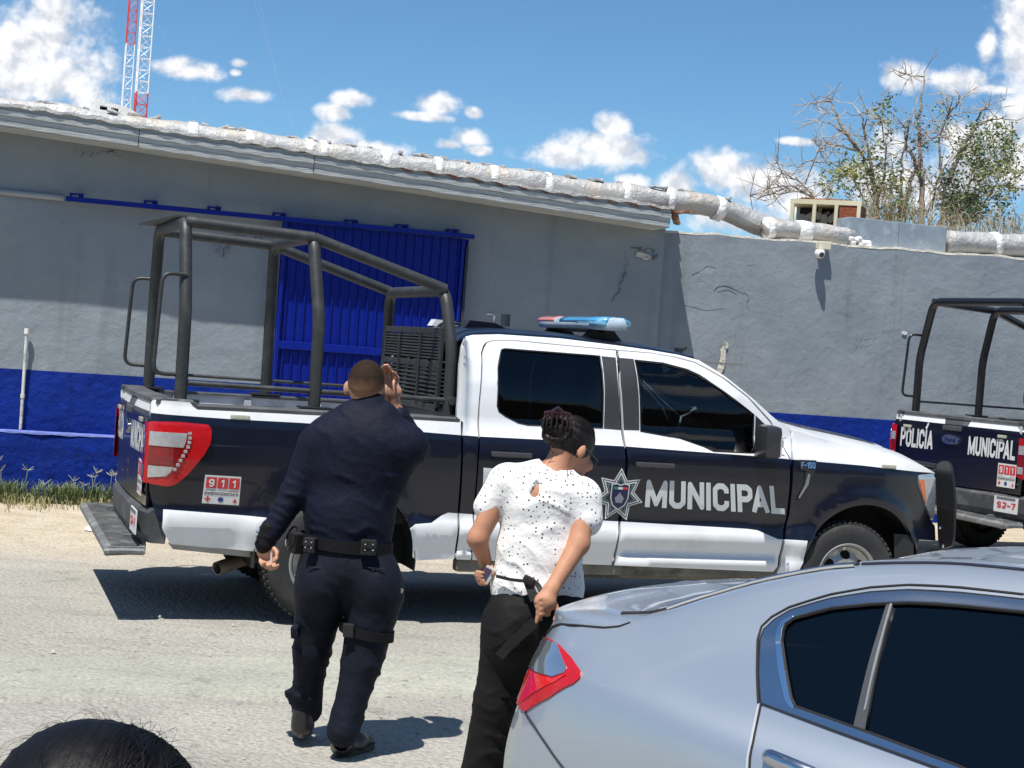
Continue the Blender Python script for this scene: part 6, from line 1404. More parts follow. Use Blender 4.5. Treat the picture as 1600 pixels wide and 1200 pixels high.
# ------------------------------------------------------------------ people: bodies and clothes grown as smooth solids
class Solid:
    def __init__(s, lo, hi, h):
        s.h = h; s.lo = np.array(lo, float); s.n = np.ceil((np.array(hi) - s.lo) / h).astype(int) + 1; s.v = np.full(s.n, .5, np.float32)
    def _box(s, mn, mx, pad):
        a = np.clip(np.floor((np.array(mn) - pad - s.lo) / s.h).astype(int), 0, s.n); b = np.clip(np.ceil((np.array(mx) + pad - s.lo) / s.h).astype(int) + 1, 0, s.n)
        ax = [s.lo[i] + s.h * np.arange(a[i], b[i]) for i in range(3)]; return tuple(slice(a[i], b[i]) for i in range(3)), np.meshgrid(*ax, indexing='ij')
    def _mix(s, sl, d, k, sub=False):
        if d.size == 0: return
        o = s.v[sl]
        if sub: s.v[sl] = np.maximum(o, -d); return
        if k <= 0: s.v[sl] = np.minimum(o, d); return
        hh = np.clip(.5 + .5 * (o - d) / k, 0, 1); s.v[sl] = o * (1 - hh) + d * hh - k * hh * (1 - hh)
    def cap(s, a, b, ra, rb=None, k=.03, sub=False, sq=None):
        """tapered limb; sq squashes it along a direction (vector, factor)"""
        rb = ra if rb is None else rb; a = np.array(a, float); b = np.array(b, float); R = max(ra, rb)
        sl, (X, Y, Z) = s._box(np.minimum(a, b) - R, np.maximum(a, b) + R, k + 3 * s.h); px, py, pz = X - a[0], Y - a[1], Z - a[2]; d = b - a; L2 = d @ d + 1e-12
        t = np.clip((px * d[0] + py * d[1] + pz * d[2]) / L2, 0, 1); qx, qy, qz = px - d[0] * t, py - d[1] * t, pz - d[2] * t
        if sq is not None:
            u = np.array(sq[0], float); u /= np.linalg.norm(u); w = (qx * u[0] + qy * u[1] + qz * u[2]) * (1 / sq[1] - 1); qx, qy, qz = qx + u[0] * w, qy + u[1] * w, qz + u[2] * w
        s._mix(sl, np.sqrt(qx * qx + qy * qy + qz * qz) - (ra + (rb - ra) * t), k, sub); return s
    def ell(s, c, r, k=.03, rot=None, sub=False):
        c = np.array(c, float); r = np.array(r, float); R = r.max(); sl, (X, Y, Z) = s._box(c - R, c + R, k + 3 * s.h); P = np.stack([X - c[0], Y - c[1], Z - c[2]], -1)
        if rot is not None: P = P @ np.array(rot)
        q = P / r; l = np.linalg.norm(q, axis=-1) + 1e-9; g = np.linalg.norm(q / r, axis=-1) + 1e-9; s._mix(sl, l * (l - 1) / g, k, sub); return s
    def mesh(s):
        v = s.v; ins = v < 0; c = sum(ins[i:v.shape[0] - 1 + i, j:v.shape[1] - 1 + j, k:v.shape[2] - 1 + k].astype(np.int8) for i in (0, 1) for j in (0, 1) for k in (0, 1))
        I = np.argwhere((c > 0) & (c < 8)); acc = np.zeros((len(I), 3)); cnt = np.zeros(len(I)); cor = [(i, j, k) for i in (0, 1) for j in (0, 1) for k in (0, 1)]
        for p in cor:
            for ax in range(3):
                if p[ax]: continue
                q = list(p); q[ax] = 1; va = v[I[:, 0] + p[0], I[:, 1] + p[1], I[:, 2] + p[2]]; vb = v[I[:, 0] + q[0], I[:, 1] + q[1], I[:, 2] + q[2]]; m = (va < 0) != (vb < 0); t = np.where(m, va / np.where(m, va - vb, 1), 0)
                pos = np.array(p, float)[None] + np.zeros((len(I), 3)); pos[:, ax] += t; acc += pos * m[:, None]; cnt += m
        V = s.lo + (I + acc / cnt[:, None]) * s.h; idm = -np.ones(np.array(v.shape) - 1, int); idm[tuple(I.T)] = np.arange(len(I)); F = []
        for ax in range(3):
            a, b = [(1, 2), (2, 0), (0, 1)][ax]; sl0 = [slice(None)] * 3; sl1 = [slice(None)] * 3; sl0[ax] = slice(0, -1); sl1[ax] = slice(1, None)
            A = ins[tuple(sl0)]; B = ins[tuple(sl1)]; E_ = np.argwhere(A != B); E_ = E_[(E_[:, a] > 0) & (E_[:, b] > 0) & (E_[:, a] < v.shape[a] - 1) & (E_[:, b] < v.shape[b] - 1)]
            if len(E_) == 0: continue
            fl = A[tuple(E_.T)]; da = np.zeros(3, int); da[a] = 1; db = np.zeros(3, int); db[b] = 1
            q = [idm[tuple((E_ - o).T)] for o in (da + db, db, 0 * da, da)]; Q = np.stack(q, 1); Q[~fl] = Q[~fl][:, ::-1]; F.append(Q)
        return V, np.concatenate(F)
def vnormals(V, F):
    n = np.cross(V[F[:, 2]] - V[F[:, 0]], V[F[:, 3]] - V[F[:, 1]]); N_ = np.zeros_like(V)
    for k in range(4): np.add.at(N_, F[:, k], n)
    return N_ / (np.linalg.norm(N_, axis=1)[:, None] + 1e-12)
def wrinkle(V, spots):
    """cloth folds: spots = (centre, radius, axis the folds run across, wavelength, height)"""
    d = np.zeros(len(V)); wob = .35 * np.sin(V @ np.array([31., 17, 23])) + .35 * np.sin(V @ np.array([-19., 41, 13]) + 1) + .6 * np.sin(V @ np.array([9., -7, 11]) + 2)
    for c, r, ax, wl_, hgt in spots:
        q = V - np.array(c); ax = np.array(ax, float); ax /= np.linalg.norm(ax); w = np.exp(-(np.linalg.norm(q, axis=1) / r) ** 2); s_ = (1 - np.abs(np.sin(math.pi * (q @ ax) / (wl_ * 1.25) + wob * 1.5))) ** 2.2; d += w * hgt * 2.0 * (s_ - .25) * (.55 + .45 * np.sin(q @ np.array([17., 9, -7]) + wl_ * 90))
    return d
def grown(name, S, m, parent, spots=(), smooth_it=1):
    V, F = S.mesh()
    for _ in range(smooth_it):
        A = np.zeros_like(V); C_ = np.zeros(len(V))
        for k in range(4): np.add.at(A, F[:, k], V[F[:, (k + 1) % 4]]); np.add.at(C_, F[:, k], 1); np.add.at(A, F[:, (k + 1) % 4], V[F[:, k]]); np.add.at(C_, F[:, (k + 1) % 4], 1)
        V = V * .45 + A / C_[:, None] * .55
    if len(spots): V = V + vnormals(V, F) * wrinkle(V, spots)[:, None]
    me = bpy.data.meshes.new(name); me.vertices.add(len(V)); me.vertices.foreach_set('co', V.astype(np.float32).ravel()); me.loops.add(len(F) * 4); me.loops.foreach_set('vertex_index', F.astype(np.int32).ravel())
    me.polygons.add(len(F)); me.polygons.foreach_set('loop_start', np.arange(0, len(F) * 4, 4, dtype=np.int32)); me.polygons.foreach_set('loop_total', np.full(len(F), 4, np.int32)); me.polygons.foreach_set('use_smooth', np.ones(len(F), bool)); me.update(calc_edges=True)
    me.materials.append(m); o = bpy.data.objects.new(name, me); link(o, parent); return o
SKIN = mat('skin', (.47, .245, .155), rough=.55, var=.10, vscale=14, bump=.0015, bscale=60, spec=.4)
SKIN2 = mat('skin_warm', (.42, .205, .12), rough=.62, var=.12, vscale=12, bump=.0012, bscale=60, spec=.4)
def cloth(name, col, **k):
    d = dict(rough=.72, bump=.010, bscale=14, var=.14, vscale=5, spec=.18, sheen=.0); d.update(k); return mat(name, col, **d)
def R3(ax, a): return np.array(Matrix.Rotation(a, 3, ax))
def finger(S, a, b, c, d, r0, r1, k=.004): S.cap(a, b, r0, r0 * .95, k); S.cap(b, c, r0 * .95, (r0 + r1) / 2, .003); S.cap(c, d, (r0 + r1) / 2, r1, .003)

# ---------------- officer walking away, right hand raised to the head
CY = 6.95
ORG = PY(535, 1180, CY); ORG.z = 0
COP = thing('person', 'broad man in dark navy uniform walking away, one hand raised to his head', 'person', tuple(ORG))
def c(x, y, d=0.): p = PY(x, y, CY + d) - ORG; return np.array(p)
DN = cloth('uniform_navy', (.0042, .0060, .017), bump=.007, bscale=22, var=.12); DT_ = cloth('uniform_trousers', (.0055, .0072, .015), bump=.006, bscale=18, var=.15)
S = Solid(c(380, 900, -.3) * [1, 1, 0] + [0, -.35, .75], c(700, 600, .5) + [.05, .2, .10], .011)
S.ell(c(560, 722), (.245, .15, .27), .05); S.ell(c(575, 690), (.245, .14, .14), .05, R3('Y', .06)); S.cap(c(505, 690), c(638, 697), .088, .088, .06); S.ell(c(546, 800), (.208, .158, .17), .05); S.cap(c(545, 828), c(543, 852), .20, .198, .03, sq=((0, 1, 0), .76))
S.cap(c(560, 650), c(596, 652), .075, .075, .05); S.cap(c(578, 655), c(578, 632), .078, .070, .02)
S.cap(c(492, 698), c(462, 768, -.02), .082, .066, .035); S.cap(c(462, 768, -.02), c(424, 832, -.05), .066, .050, .02)
S.cap(c(632, 700), c(650, 704, .22), .085, .068, .035); S.cap(c(650, 704, .22), c(623, 650, .20), .066, .05, .02)
sp = [(c(540, 815, -.15), .14, (0, .3, 1), .062, .0075), (c(462, 775, -.05), .10, (.35, 0, 1), .042, .009), (c(440, 805, -.05), .07, (.5, 0, 1), .030, .007), (c(560, 700, -.15), .20, (.9, 0, .5), .11, .006), (c(520, 740, -.12), .12, (.5, 0, 1), .07, .006), (c(625, 660, .18), .07, (.2, 0, 1), .028, .008), (c(640, 720, 0), .12, (-.5, 0, 1), .06, .009), (c(480, 712, -.05), .07, (.8, 0, .6), .05, .006), (c(600, 760, -.12), .10, (-.6, 0, 1), .07, .006), (c(500, 830, -.1), .08, (.3, 0, 1), .035, .006)]
shirt = grown('shirt', S, DN, COP, sp)
# collar as a standing band, shoulder tab, sleeve pocket flap
S = Solid(c(528, 665, -.2), c(630, 600, .25), .007); S.cap(c(578, 648), c(577, 628, .0), .071, .068, .0, sq=((0, 1, 0), .95)); S.cap(c(577, 648), c(577, 600), .058, .058, 0, sub=True, sq=((0, 1, 0), .95)); grown('collar', S, DN, COP, [(c(577, 640), .1, (0, 0, 1), .02, .0015)])
# trousers
S = Solid([c(440, 900)[0] - .06, -.45, .02], [c(640, 900)[0] + .05, .40, c(500, 842)[2] + .02], .011)
S.ell(c(543, 888), (.215, .168, .13), .04); S.ell(c(505, 912, -.03), (.125, .145, .15), .05); S.ell(c(585, 915, -.03), (.125, .145, .15), .05); S.cap(c(541, 848), c(542, 870), .198, .205, .03, sq=((0, 1, 0), .78))
LK, LA = c(487, 1018, .02), c(479, 1098, .08); RK, RA = c(565, 1035, -.06), c(538, 1138, -.12)
S.cap(c(503, 925), LK, .124, .082, .035); S.cap(LK, LA, .083, .064, .03); S.cap(c(478, 1085, .07), c(480, 1108, .10), .072, .070, .02); S.cap(c(479, 1094, .09), c(450, 1084, .06), .050, .020, .03)
S.cap(c(587, 930, -.02), RK, .128, .090, .035); S.cap(RK, RA, .088, .066, .03); S.cap(c(543, 1115, -.10), c(536, 1143, -.12), .072, .074, .02)
sp = [(LK, .13, (0, 0, 1), .055, .009), (c(478, 1085, .06), .07, (.1, 0, 1), .038, .017), (c(478, 1115, .1), .06, (.2, 0, 1), .03, .008), (RK, .14, (.2, 0, 1), .07, .008), (c(548, 1110, -.1), .10, (-.2, 0, 1), .06, .009), (c(537, 1145, -.12), .06, (.2, 0, 1), .034, .009), (c(545, 935, -.12), .11, (.7, 0, 1), .05, .008), (c(600, 985, -.06), .10, (-.4, 0, 1), .05, .008), (c(490, 960, -.05), .10, (.4, 0, 1), .06, .007), (c(570, 890, -.15), .10, (.9, 0, .4), .06, .004)]
grown('trousers', S, DT_, COP, sp)
for a, b in (((543, 872), (543, 925)),): MB().tube([Vector(c(*a, -.168)), Vector(c(544, 900, -.150)), Vector(c(546, 925, -.115))], .0035, 5).build('seat_seam', mat('seam_dark', (.003, .004, .009), rough=.9), COP)
for s_ in (-1, 1):
    x_ = 541 + s_ * 42; MB().tube([Vector(c(x_ - 18, 886, -.158)), Vector(c(x_, 888, -.162)), Vector(c(x_ + 18, 890, -.150))], .003, 5).build('pocket_welt', MATS['seam_dark'], COP)
MB().box(c(463, 985, -.055), (.035, .13, .055), Matrix.Rotation(-.1, 3, 'Y'), bev=.01).build('cargo_pocket_flap', DT_, COP)
# body under the clothes: head, neck, arms, hands, legs in one skin
hc = c(572, 601, .03); S = Solid([c(390, 880)[0] - .05, -.40, .04], [c(660, 880)[0] + .05, .48, hc[2] + .16], .0068)
S.ell(hc + [0, 0, .012], (.081, .098, .098), .02); S.ell(hc + [.004, .035, -.045], (.062, .066, .075), .02); S.cap(c(577, 655), hc + [0, -.012, -.04], .066, .062, .03)
S.ell(hc + [0, -.075, .005], (.05, .03, .05), .03)
for sg in (-1, 1): S.ell(hc + [sg * .086, .012, -.024], (.016, .020, .034), .006, R3('Z', sg * .6)); S.ell(hc + [sg * .088, .016, -.024], (.006, .010, .018), .0, R3('Z', sg * .45), sub=False)
S.cap(hc + [0, .122, -.02], hc + [0, .115, .005], .013, .009, .012)
S.ell(c(560, 722), (.20, .12, .24), .05); S.cap(c(510, 700), c(632, 705), .06, .06, .05); S.ell(c(546, 820), (.17, .12, .2), .05); S.ell(c(543, 900), (.17, .13, .15), .05)
S.cap(c(495, 700), c(462, 768, -.02), .05, .045, .03); S.cap(c(462, 768, -.02), c(420, 840, -.05), .044, .031, .02); S.cap(c(632, 702), c(650, 704, .22), .055, .045, .03); S.cap(c(650, 704, .22), c(620, 640, .20), .044, .032, .02)
S.cap(c(503, 925), LK, .095, .065, .03); S.cap(LK, LA, .06, .042, .03); S.cap(LA, c(472, 1142, .11), .036, .034, .02); S.cap(c(587, 930, -.02), RK, .095, .065, .03); S.cap(RK, RA, .06, .042, .03); S.cap(RA, c(534, 1172, -.05), .036, .034, .02)
# right hand beside the head: palm and curled fingers
w0 = c(617, 640, .19); S.cap(w0, c(612, 606, .17), .030, .036, .015, sq=((0, 1, 0), .62)); S.cap(c(606, 612, .17), c(619, 612, .17), .034, .028, .012, sq=((0, 1, 0), .6))
F4 = [((602, 598), (599, 583), (598, 574), (601, 571), .0088), ((608, 595), (606, 580), (603, 573), (606, 570), .0092), ((615, 597), (614, 583), (609, 577), (608, 574), .0088), ((621, 603), (622, 590), (618, 583), (614, 581), .0078)]
for i, (a, b, c_, d, r) in enumerate(F4): finger(S, c(*a, .17 + .005 * i), c(*b, .16 + .006 * i), c(*c_, .135 + .006 * i), c(*d, .115), r, r * .85)
finger(S, c(606, 622, .17), c(600, 612, .145), c(598, 601, .125), c(599, 596, .115), .0105, .009)
# left hand hanging, fingers curled round a small white object
w1 = c(420, 842, -.05); S.cap(w1, c(419, 862, -.05), .030, .035, .015, sq=((0, 1, 0), .65)); S.cap(c(410, 862, -.05), c(428, 862, -.06), .028, .026, .012, sq=((0, 1, 0), .7))
for i, (x, y) in enumerate(((408, 868), (415, 872), (422, 874), (429, 872))): finger(S, c(x, y, -.05 - .005 * i), c(x - 1, y + 10, -.07), c(x + 2, y + 15, -.09), c(x + 6, y + 11, -.105), .0098, .0085)
finger(S, c(427, 855, -.07), c(433, 864, -.09), c(432, 873, -.10), c(428, 877, -.105), .0105, .009)
grown('body', S, SKIN, COP)
MB().tube([Vector(c(424, 864, -.108)), Vector(c(424, 882, -.108))], .004, 8).build('key_card', MST, COP)
# hair: very short crop fading at the neck
def hairmat(name, dark, skin, z0, z1):
    m = mat(name, dark, rough=.75, bump=.0035, bscale=260, var=.25, vscale=60, spec=.15); t = m.node_tree; n = t.nodes; l = t.links; b = n['Principled BSDF']; src = b.inputs['Base Color'].links[0].from_socket
    tc = n.new('ShaderNodeTexCoord'); sp_ = n.new('ShaderNodeSeparateXYZ'); l.new(tc.outputs['Object'], sp_.inputs[0]); nz_ = n.new('ShaderNodeTexNoise'); nz_.inputs['Scale'].default_value = 30; l.new(tc.outputs['Object'], nz_.inputs[0])
    ma = n.new('ShaderNodeMath'); ma.operation = 'MULTIPLY_ADD'; l.new(nz_.outputs[0], ma.inputs[0]); ma.inputs[1].default_value = .03; l.new(sp_.outputs[2], ma.inputs[2]); r = n.new('ShaderNodeMapRange'); r.interpolation_type = 'SMOOTHSTEP'; l.new(ma.outputs[0], r.inputs[0]); r.inputs[1].default_value = z0; r.inputs[2].default_value = z1
    mx = n.new('ShaderNodeMix'); mx.data_type = 'RGBA'; l.new(r.outputs[0], mx.inputs[0]); mx.inputs[6].default_value = (*skin, 1); l.new(src, mx.inputs[7]); l.new(mx.outputs[2], b.inputs['Base Color']); return m
S = Solid(hc - [.12, .14, .09], hc + [.12, .14, .14], .006); S.ell(hc + [0, -.002, .014], (.0835, .101, .101), .01); S.ell(hc + [0, -.074, .002], (.056, .033, .056), .03)
S.ell(hc + [0, .14, -.06], (.12, .10, .10), 0, sub=True); S.cap(hc + [-.2, 0, -.13], hc + [.2, 0, -.13], .075, .075, 0, sub=True)
grown('hair', S, hairmat('cropped_hair', (.024, .014, .008), (.40, .21, .135), hc[2] - .070, hc[2] + .055), COP)
# shoes
def shoe(nm, heel, toe, m, parent, sole, ankle=None):
    heel = np.array(heel); toe = np.array(toe); lo = np.minimum(heel, toe) - [.09, .09, .09]; hi = np.maximum(heel, toe) + [.09, .09, .24]; S = Solid(lo, hi, .007); mid_ = heel * .45 + toe * .55
    S.cap(heel + [0, 0, .045], heel + [0, 0, .105], .044, .046, .02); S.cap(heel + [0, 0, .03], mid_ + [0, 0, .035], .042, .046, .03); S.cap(mid_ + [0, 0, .03], toe + [0, 0, .022], .047, .032, .03)
    if ankle is not None: S.cap(heel + [0, .01, .07], ankle, .046, .052, .02)
    d = (toe - heel); o = grown(nm, S, m, parent)
    u = np.array([d[0], d[1], 0]); u /= np.linalg.norm(u); w = np.array([-u[1], u[0], 0]); L = np.linalg.norm(d[:2]); P = []
    for k in range(20):
        a = 2 * math.pi * k / 20; r = .046 + .006 * math.cos(a); P.append((heel + toe) / 2 + u * math.cos(a) * (L / 2 + .045) + w * math.sin(a) * r * (1 + .15 * math.cos(a)) + [0, 0, (math.cos(a)) * d[2] / 2])
    V = [tuple(p + [0, 0, -.008]) for p in P] + [tuple(p + [0, 0, .016]) for p in P]; F = [tuple(range(19, -1, -1)), tuple(range(20, 40))] + [(k, (k + 1) % 20, 20 + (k + 1) % 20, 20 + k) for k in range(20)]; mesh_obj('sole', V, F, sole, o); return o
SHO = mat('black_leather', (.012, .012, .012), rough=.42, var=.2, vscale=10, coat=.15); SOL = mat('dusty_sole', (.05, .048, .04), rough=.9, var=.3, vscale=10)
h_ = c(470, 1158, .06); h_[2] = .035; shoe('shoe', h_ + [0, 0, .02], h_ + [-.02, .19, -.022], SHO, COP, SOL, c(474, 1130, .10))
h_ = c(532, 1185, -.06); h_[2] = .0; shoe('shoe', h_ + [0, 0, .008], h_ + [.10, .17, .008], SHO, COP, SOL, c(535, 1158, -.11))
# belt and what hangs from it
def ring(cn, rx, ry, z0, z1, th, n=48, tilt=0.):
    V = []; F = []
    for k in range(n):
        a = 2 * math.pi * k / n; dx, dy = math.cos(a), math.sin(a)
        for (t, z) in ((0, z0), (th, z0), (th, z1), (0, z1)): V.append((cn[0] + dx * (rx + t), cn[1] + dy * (ry + t), cn[2] + z + dx * tilt))
    for k in range(n):
        for j in range(4): a, b = k * 4 + j, k * 4 + (j + 1) % 4; c_ = ((k + 1) % n) * 4; F.append((a, b, c_ + (j + 1) % 4, c_ + j))
    return V, F
WEB = mat('webbing_black', (.008, .008, .009), spec=.15, rough=.75, bump=.002, bscale=120, var=.15); PCH = mat('pouch_black', (.008, .008, .009), rough=.6, var=.2, vscale=12)
bc = c(541, 848); V, F = ring(bc, .207, .163, -.026, .026, .007, tilt=-.012); belt = mesh_obj('duty_belt', V, F, WEB, COP)
def pouch(px, py, w_, h_, d, yaw, nm='belt_pouch', studs=2, m=PCH, tilt=0.):
    dx = (c(px, py)[0] - bc[0]); yy = -.175 * math.sqrt(max(.05, 1 - (dx / .222) ** 2)); cc = Vector((c(px, py)[0], yy + bc[1] - d / 2, c(px, py)[2])); R_ = Matrix.Rotation(yaw, 3, 'Z') @ Matrix.Rotation(tilt, 3, 'Y')
    o = MB().box(cc, (w_, d, h_), R_, bev=.008).build(nm, m, COP); mb = MB().box(cc + R_ @ Vector((0, -d / 2 - .002, h_ * .22)), (w_ * .96, .006, h_ * .5), R_, bev=.002); mb.build('pouch_flap', m, o)
    if studs:
        sb = MB()
        for i in range(studs):
            for j in range(2): q = cc + R_ @ Vector(((i - .5) * w_ * .5, -d / 2 - .006, (j - .3) * h_ * .35)); sb.lathe([(.0055, 0), (.004, -.003), (0, -.0035)], q, (0, 1, 0), 8)
        tag(sb.build('snap_studs', CHR, o), kind='stuff')
    return o
pouch(492, 845, .055, .068, .035, -.25); pouch(581, 848, .068, .070, .032, .22, studs=2); pouch(466, 845, .060, .095, .05, -.9, 'cuff_case', 0, tilt=.1)
mb = MB()
P = [Vector(c(462, 840, -.06)) + Vector((.045 * math.cos(a) * .5 - .02, .03 * math.sin(a), .045 * math.sin(a + .4))) for a in np.linspace(0, 2 * math.pi, 18)]; mb.tube(P, .005, 6); mb.build('handcuffs', mat('cuff_steel', (.06, .06, .065), rough=.3, metal=.8), COP, smooth=True)
HO = MB(); q = Vector(c(606, 955, -.05)); Rq = Matrix.Rotation(.20, 3, 'Y'); HO.box(q, (.052, .075, .19), Rq, bev=.012); HO.box(q + Vector((-.01, 0, -.11)), (.040, .055, .07), Rq, bev=.012); HO.box(q + Vector((-.002, .0, .15)), (.03, .03, .16), Matrix.Rotation(-.08, 3, 'Y'), bev=.006)
ho = HO.build('holster', PCH, COP)
mb = MB(); g = Vector(c(619, 935, -.06)); mb.box(g, (.026, .030, .085), Matrix.Rotation(.45, 3, 'Y'), bev=.008); mb.build('pistol_grip', mat('grip_dark', (.03, .03, .03), rough=.5), ho)
mb = MB(); mb.lathe([(0, -.02), (.012, -.02), (.014, 0), (.012, .02), (0, .022)], g + Vector((.012, -.01, .03)), (.4, 0, 1), 12); mb.build('torch_cap', mat('torch_metal', (.5, .47, .4), rough=.25, metal=.8), ho, smooth=True)
tc_ = c(573, 985, -.035); V, F = ring(tc_, .118, .118, -.022, .022, .008, tilt=-.02); mesh_obj('thigh_strap', V, F, WEB, COP); MB().box(c(545, 985, -.155), (.05, .02, .062), Matrix.Rotation(-.2, 3, 'Z'), bev=.006).build('strap_buckle', PCH, COP)
S = Solid(c(380, 880, -.2), c(450, 805, .1), .008); S.cap(c(424, 826, -.05), c(414, 850, -.05),   .050, .046, .01); grown('glove_cuff', S, WEB, COP, [(c(418, 838, -.05), .08, (.3, 0, 1), .03, .004)])
MB().lathe([(.010, 0), (.007, -.004), (0, -.005)], c(401, 833, -.10), (.5, 1, 0), 10).build('cuff_stud', CHR, COP)

# ---------------- woman with a polka-dot blouse
WY = 5.85
ORG = PY(800, 1180, WY); ORG.z = 0
WOM = thing('person', 'woman in white blouse with black dots and hair clipped up, beside the silver car', 'person', tuple(ORG))
def c(x, y, d=0.): return np.array(PY(x, y, WY + d) - ORG)
def blouse_mat():
    m = mat('blouse_dotted', (.78, .77, .75), rough=.8, bump=.006, bscale=24, spec=.3, sheen=.2); t = m.node_tree; n = t.nodes; l = t.links; b = n['Principled BSDF']; tc = n.new('ShaderNodeTexCoord')
    mp = n.new('ShaderNodeMapping'); mp.inputs['Scale'].default_value = (1, 1, 1); l.new(tc.outputs['Object'], mp.inputs[0])
    acc = None
    for sc_, th_, off_ in ((50, .12, 0),):
        v = n.new('ShaderNodeTexVoronoi'); v.voronoi_dimensions = '3D'; v.inputs['Scale'].default_value = sc_; v.inputs['Randomness'].default_value = .62; l.new(mp.outputs[0], v.inputs[0])
        r = n.new('ShaderNodeMath'); r.operation = 'LESS_THAN'; l.new(v.outputs['Distance'], r.inputs[0]); r.inputs[1].default_value = th_ + .07; acc = r.outputs[0]
    mx = n.new('ShaderNodeMix'); mx.data_type = 'RGBA'; l.new(acc, mx.inputs[0]); mx.inputs[6].default_value = (.78, .77, .75, 1); mx.inputs[7].default_value = (.02, .02, .025, 1); l.new(mx.outputs[2], b.inputs['Base Color']); return m
BM = blouse_mat()
S = Solid([c(725, 800)[0], -.30, c(800, 950)[2]], [c(950, 800)[0], .32, c(850, 690)[2]], .008)
S.ell(c(846, 790), (.160, .118, .17), .04); S.cap(c(795, 750), c(905, 772), .064, .066, .05); S.ell(c(842, 850), (.158, .120, .14), .04); S.cap(c(843, 880), c(840, 912), .165, .182, .04, sq=((0, 1, 0), .74)); S.cap(c(845, 745), c(872, 735), .055, .05, .04)
S.cap(c(788, 755), c(764, 792), .066, .060, .03); S.cap(c(912, 778), c(915, 812, -.02), .070, .066, .03)
[S.cap(c(x_, y_, -.25), c(x_, y_, -.095), r_, r_, 0, sub=True) for x_, y_, r_ in ((846, 741, .005), (843, 749, .009), (840, 757, .012), (837, 765, .014), (835, 771, .015))]; S.cap(c(868, 728, .0), c(880, 700, .0), .062, .07, 0, sub=True)
sp = [(c(840, 905, -.12), .12, (.6, 0, .8), .045, .008), (c(800, 870, -.08), .10, (-.5, 0, 1), .05, .008), (c(890, 860, -.08), .10, (.5, 0, 1), .055, .008), (c(850, 800, -.1), .10, (.2, 0, 1), .08, .005), (c(905, 795, -.05), .05, (1, 0, .2), .05, .004)]
grown('blouse', S, BM, WOM, sp)
BT = cloth('black_trousers', (.0085, .008, .0085), bump=.006, bscale=16, var=.12)
S = Solid([c(700, 1190)[0] - .1, -.42, .03], [c(935, 950)[0] + .04, .34, c(800, 900)[2]], .010)
S.ell(c(838, 955), (.178, .155, .15), .04); S.ell(c(798, 985, -.03), (.105, .14, .15), .05); S.ell(c(872, 985, -.03), (.105, .14, .15), .05); S.cap(c(840, 915), c(840, 930), .165, .17, .02, sq=((0, 1, 0), .76))
WK, WA = c(778, 1095, 0), c(748, 1235, .04); WK2, WA2 = c(868, 1095, .12), c(858, 1240, .22)
S.cap(c(802, 985), WK, .118, .090, .04); S.cap(WK, WA, .090, .084, .03); S.cap(c(868, 985), WK2, .118, .09, .04); S.cap(WK2, WA2, .09, .084, .03)
sp = [(c(800, 1000, -.1), .12, (-.6, 0, 1), .05, .008), (c(785, 1060, -.05), .12, (-.4, 0, 1), .06, .009), (WK, .12, (.3, 0, 1), .05, .007), (c(765, 1150), .14, (-.3, 0, 1), .075, .009), (c(840, 1010, -.1), .12, (.8, 0, .8), .06, .007)]
grown('trousers', S, BT, WOM, sp)
hc = c(894, 695, .04); FD = np.array([.80, .60, 0]); RD = np.array([.60, -.80, 0]); ZD = np.array([0, 0, 1.]); RZ = R3('Z', math.atan2(FD[1], FD[0]) - math.pi / 2) @ R3('X', -.42)
def hp(f, r, z): return hc + np.array(RZ) @ np.array([r, f, z])      # head frame: forward, right, up
S = Solid([c(725, 900)[0], -.42, .03], [c(950, 900)[0] + .03, .42, hc[2] + .15], .0065)
S.ell(hp(-.005, 0, .010), (.072, .088, .084), .02, RZ); S.ell(hp(.048, 0, -.060), (.050, .050, .062), .025, RZ); S.cap(c(862, 742), hp(-.02, 0, -.05), .054, .048, .025)
S.cap(hp(.098, 0, -.020), hp(.112, 0, -.045), .007, .012, .010); S.ell(hp(.092, 0, -.082), (.024, .014, .008), .008, RZ); S.ell(hp(.075, 0, -.110), (.022, .020, .014), .015, RZ); S.ell(hp(.085, .035, -.045), (.02, .02, .02), .02, RZ)
for q_ in (-1, 1): S.ell(hp(-.005, q_ * .076, -.022), (.011, .017, .030), .005, RZ @ R3('Z', q_ * -.4))
S.ell(c(846, 790), (.140, .10, .15), .04); S.cap(c(800, 755), c(900, 778), .050, .052, .05); S.cap(c(843, 756, -.02), c(836, 775, -.045), .045, .05, .03); S.ell(c(842, 860), (.13, .10, .15), .04); S.ell(c(838, 955), (.15, .12, .13), .04)
LEl, LWr = c(746, 842, -.04), c(759, 880, .02); S.cap(c(788, 757), LEl, .047, .038, .03); S.cap(LEl, LWr, .038, .025, .02)
REl, RWr = c(904, 850, -.08), c(861, 922, -.20); S.cap(c(914, 780), REl, .050, .040, .03); S.cap(REl, RWr, .040, .026, .02)
S.cap(c(802, 985), WK, .085, .06, .03); S.cap(WK, WA, .055, .04, .02); S.cap(c(868, 985), WK2, .085, .06, .03); S.cap(WK2, WA2, .055, .04, .02); S.cap(WA, WA * [1, 1, 0] + [0, 0, .07], .04, .04, .02); S.cap(WA2, WA2 * [1, 1, 0] + [0, 0, .07], .04, .04, .02)
# left hand round the phone
S.cap(LWr, c(757, 898, .01), .027, .030, .012, sq=((1, 0, 0), .6)); 
for i, (x, y) in enumerate(((746, 893), (745, 899), (747, 905), (750, 911))): finger(S, c(753, y - 1, .0), c(x - 1, y, -.03), c(x + 1, y + 1, -.05), c(x + 9, y + 2, -.058), .0088, .0075)
finger(S, c(761, 892, -.01), c(768, 886, -.035), c(770, 893, -.05), c(769, 899, -.055), .0095, .008)
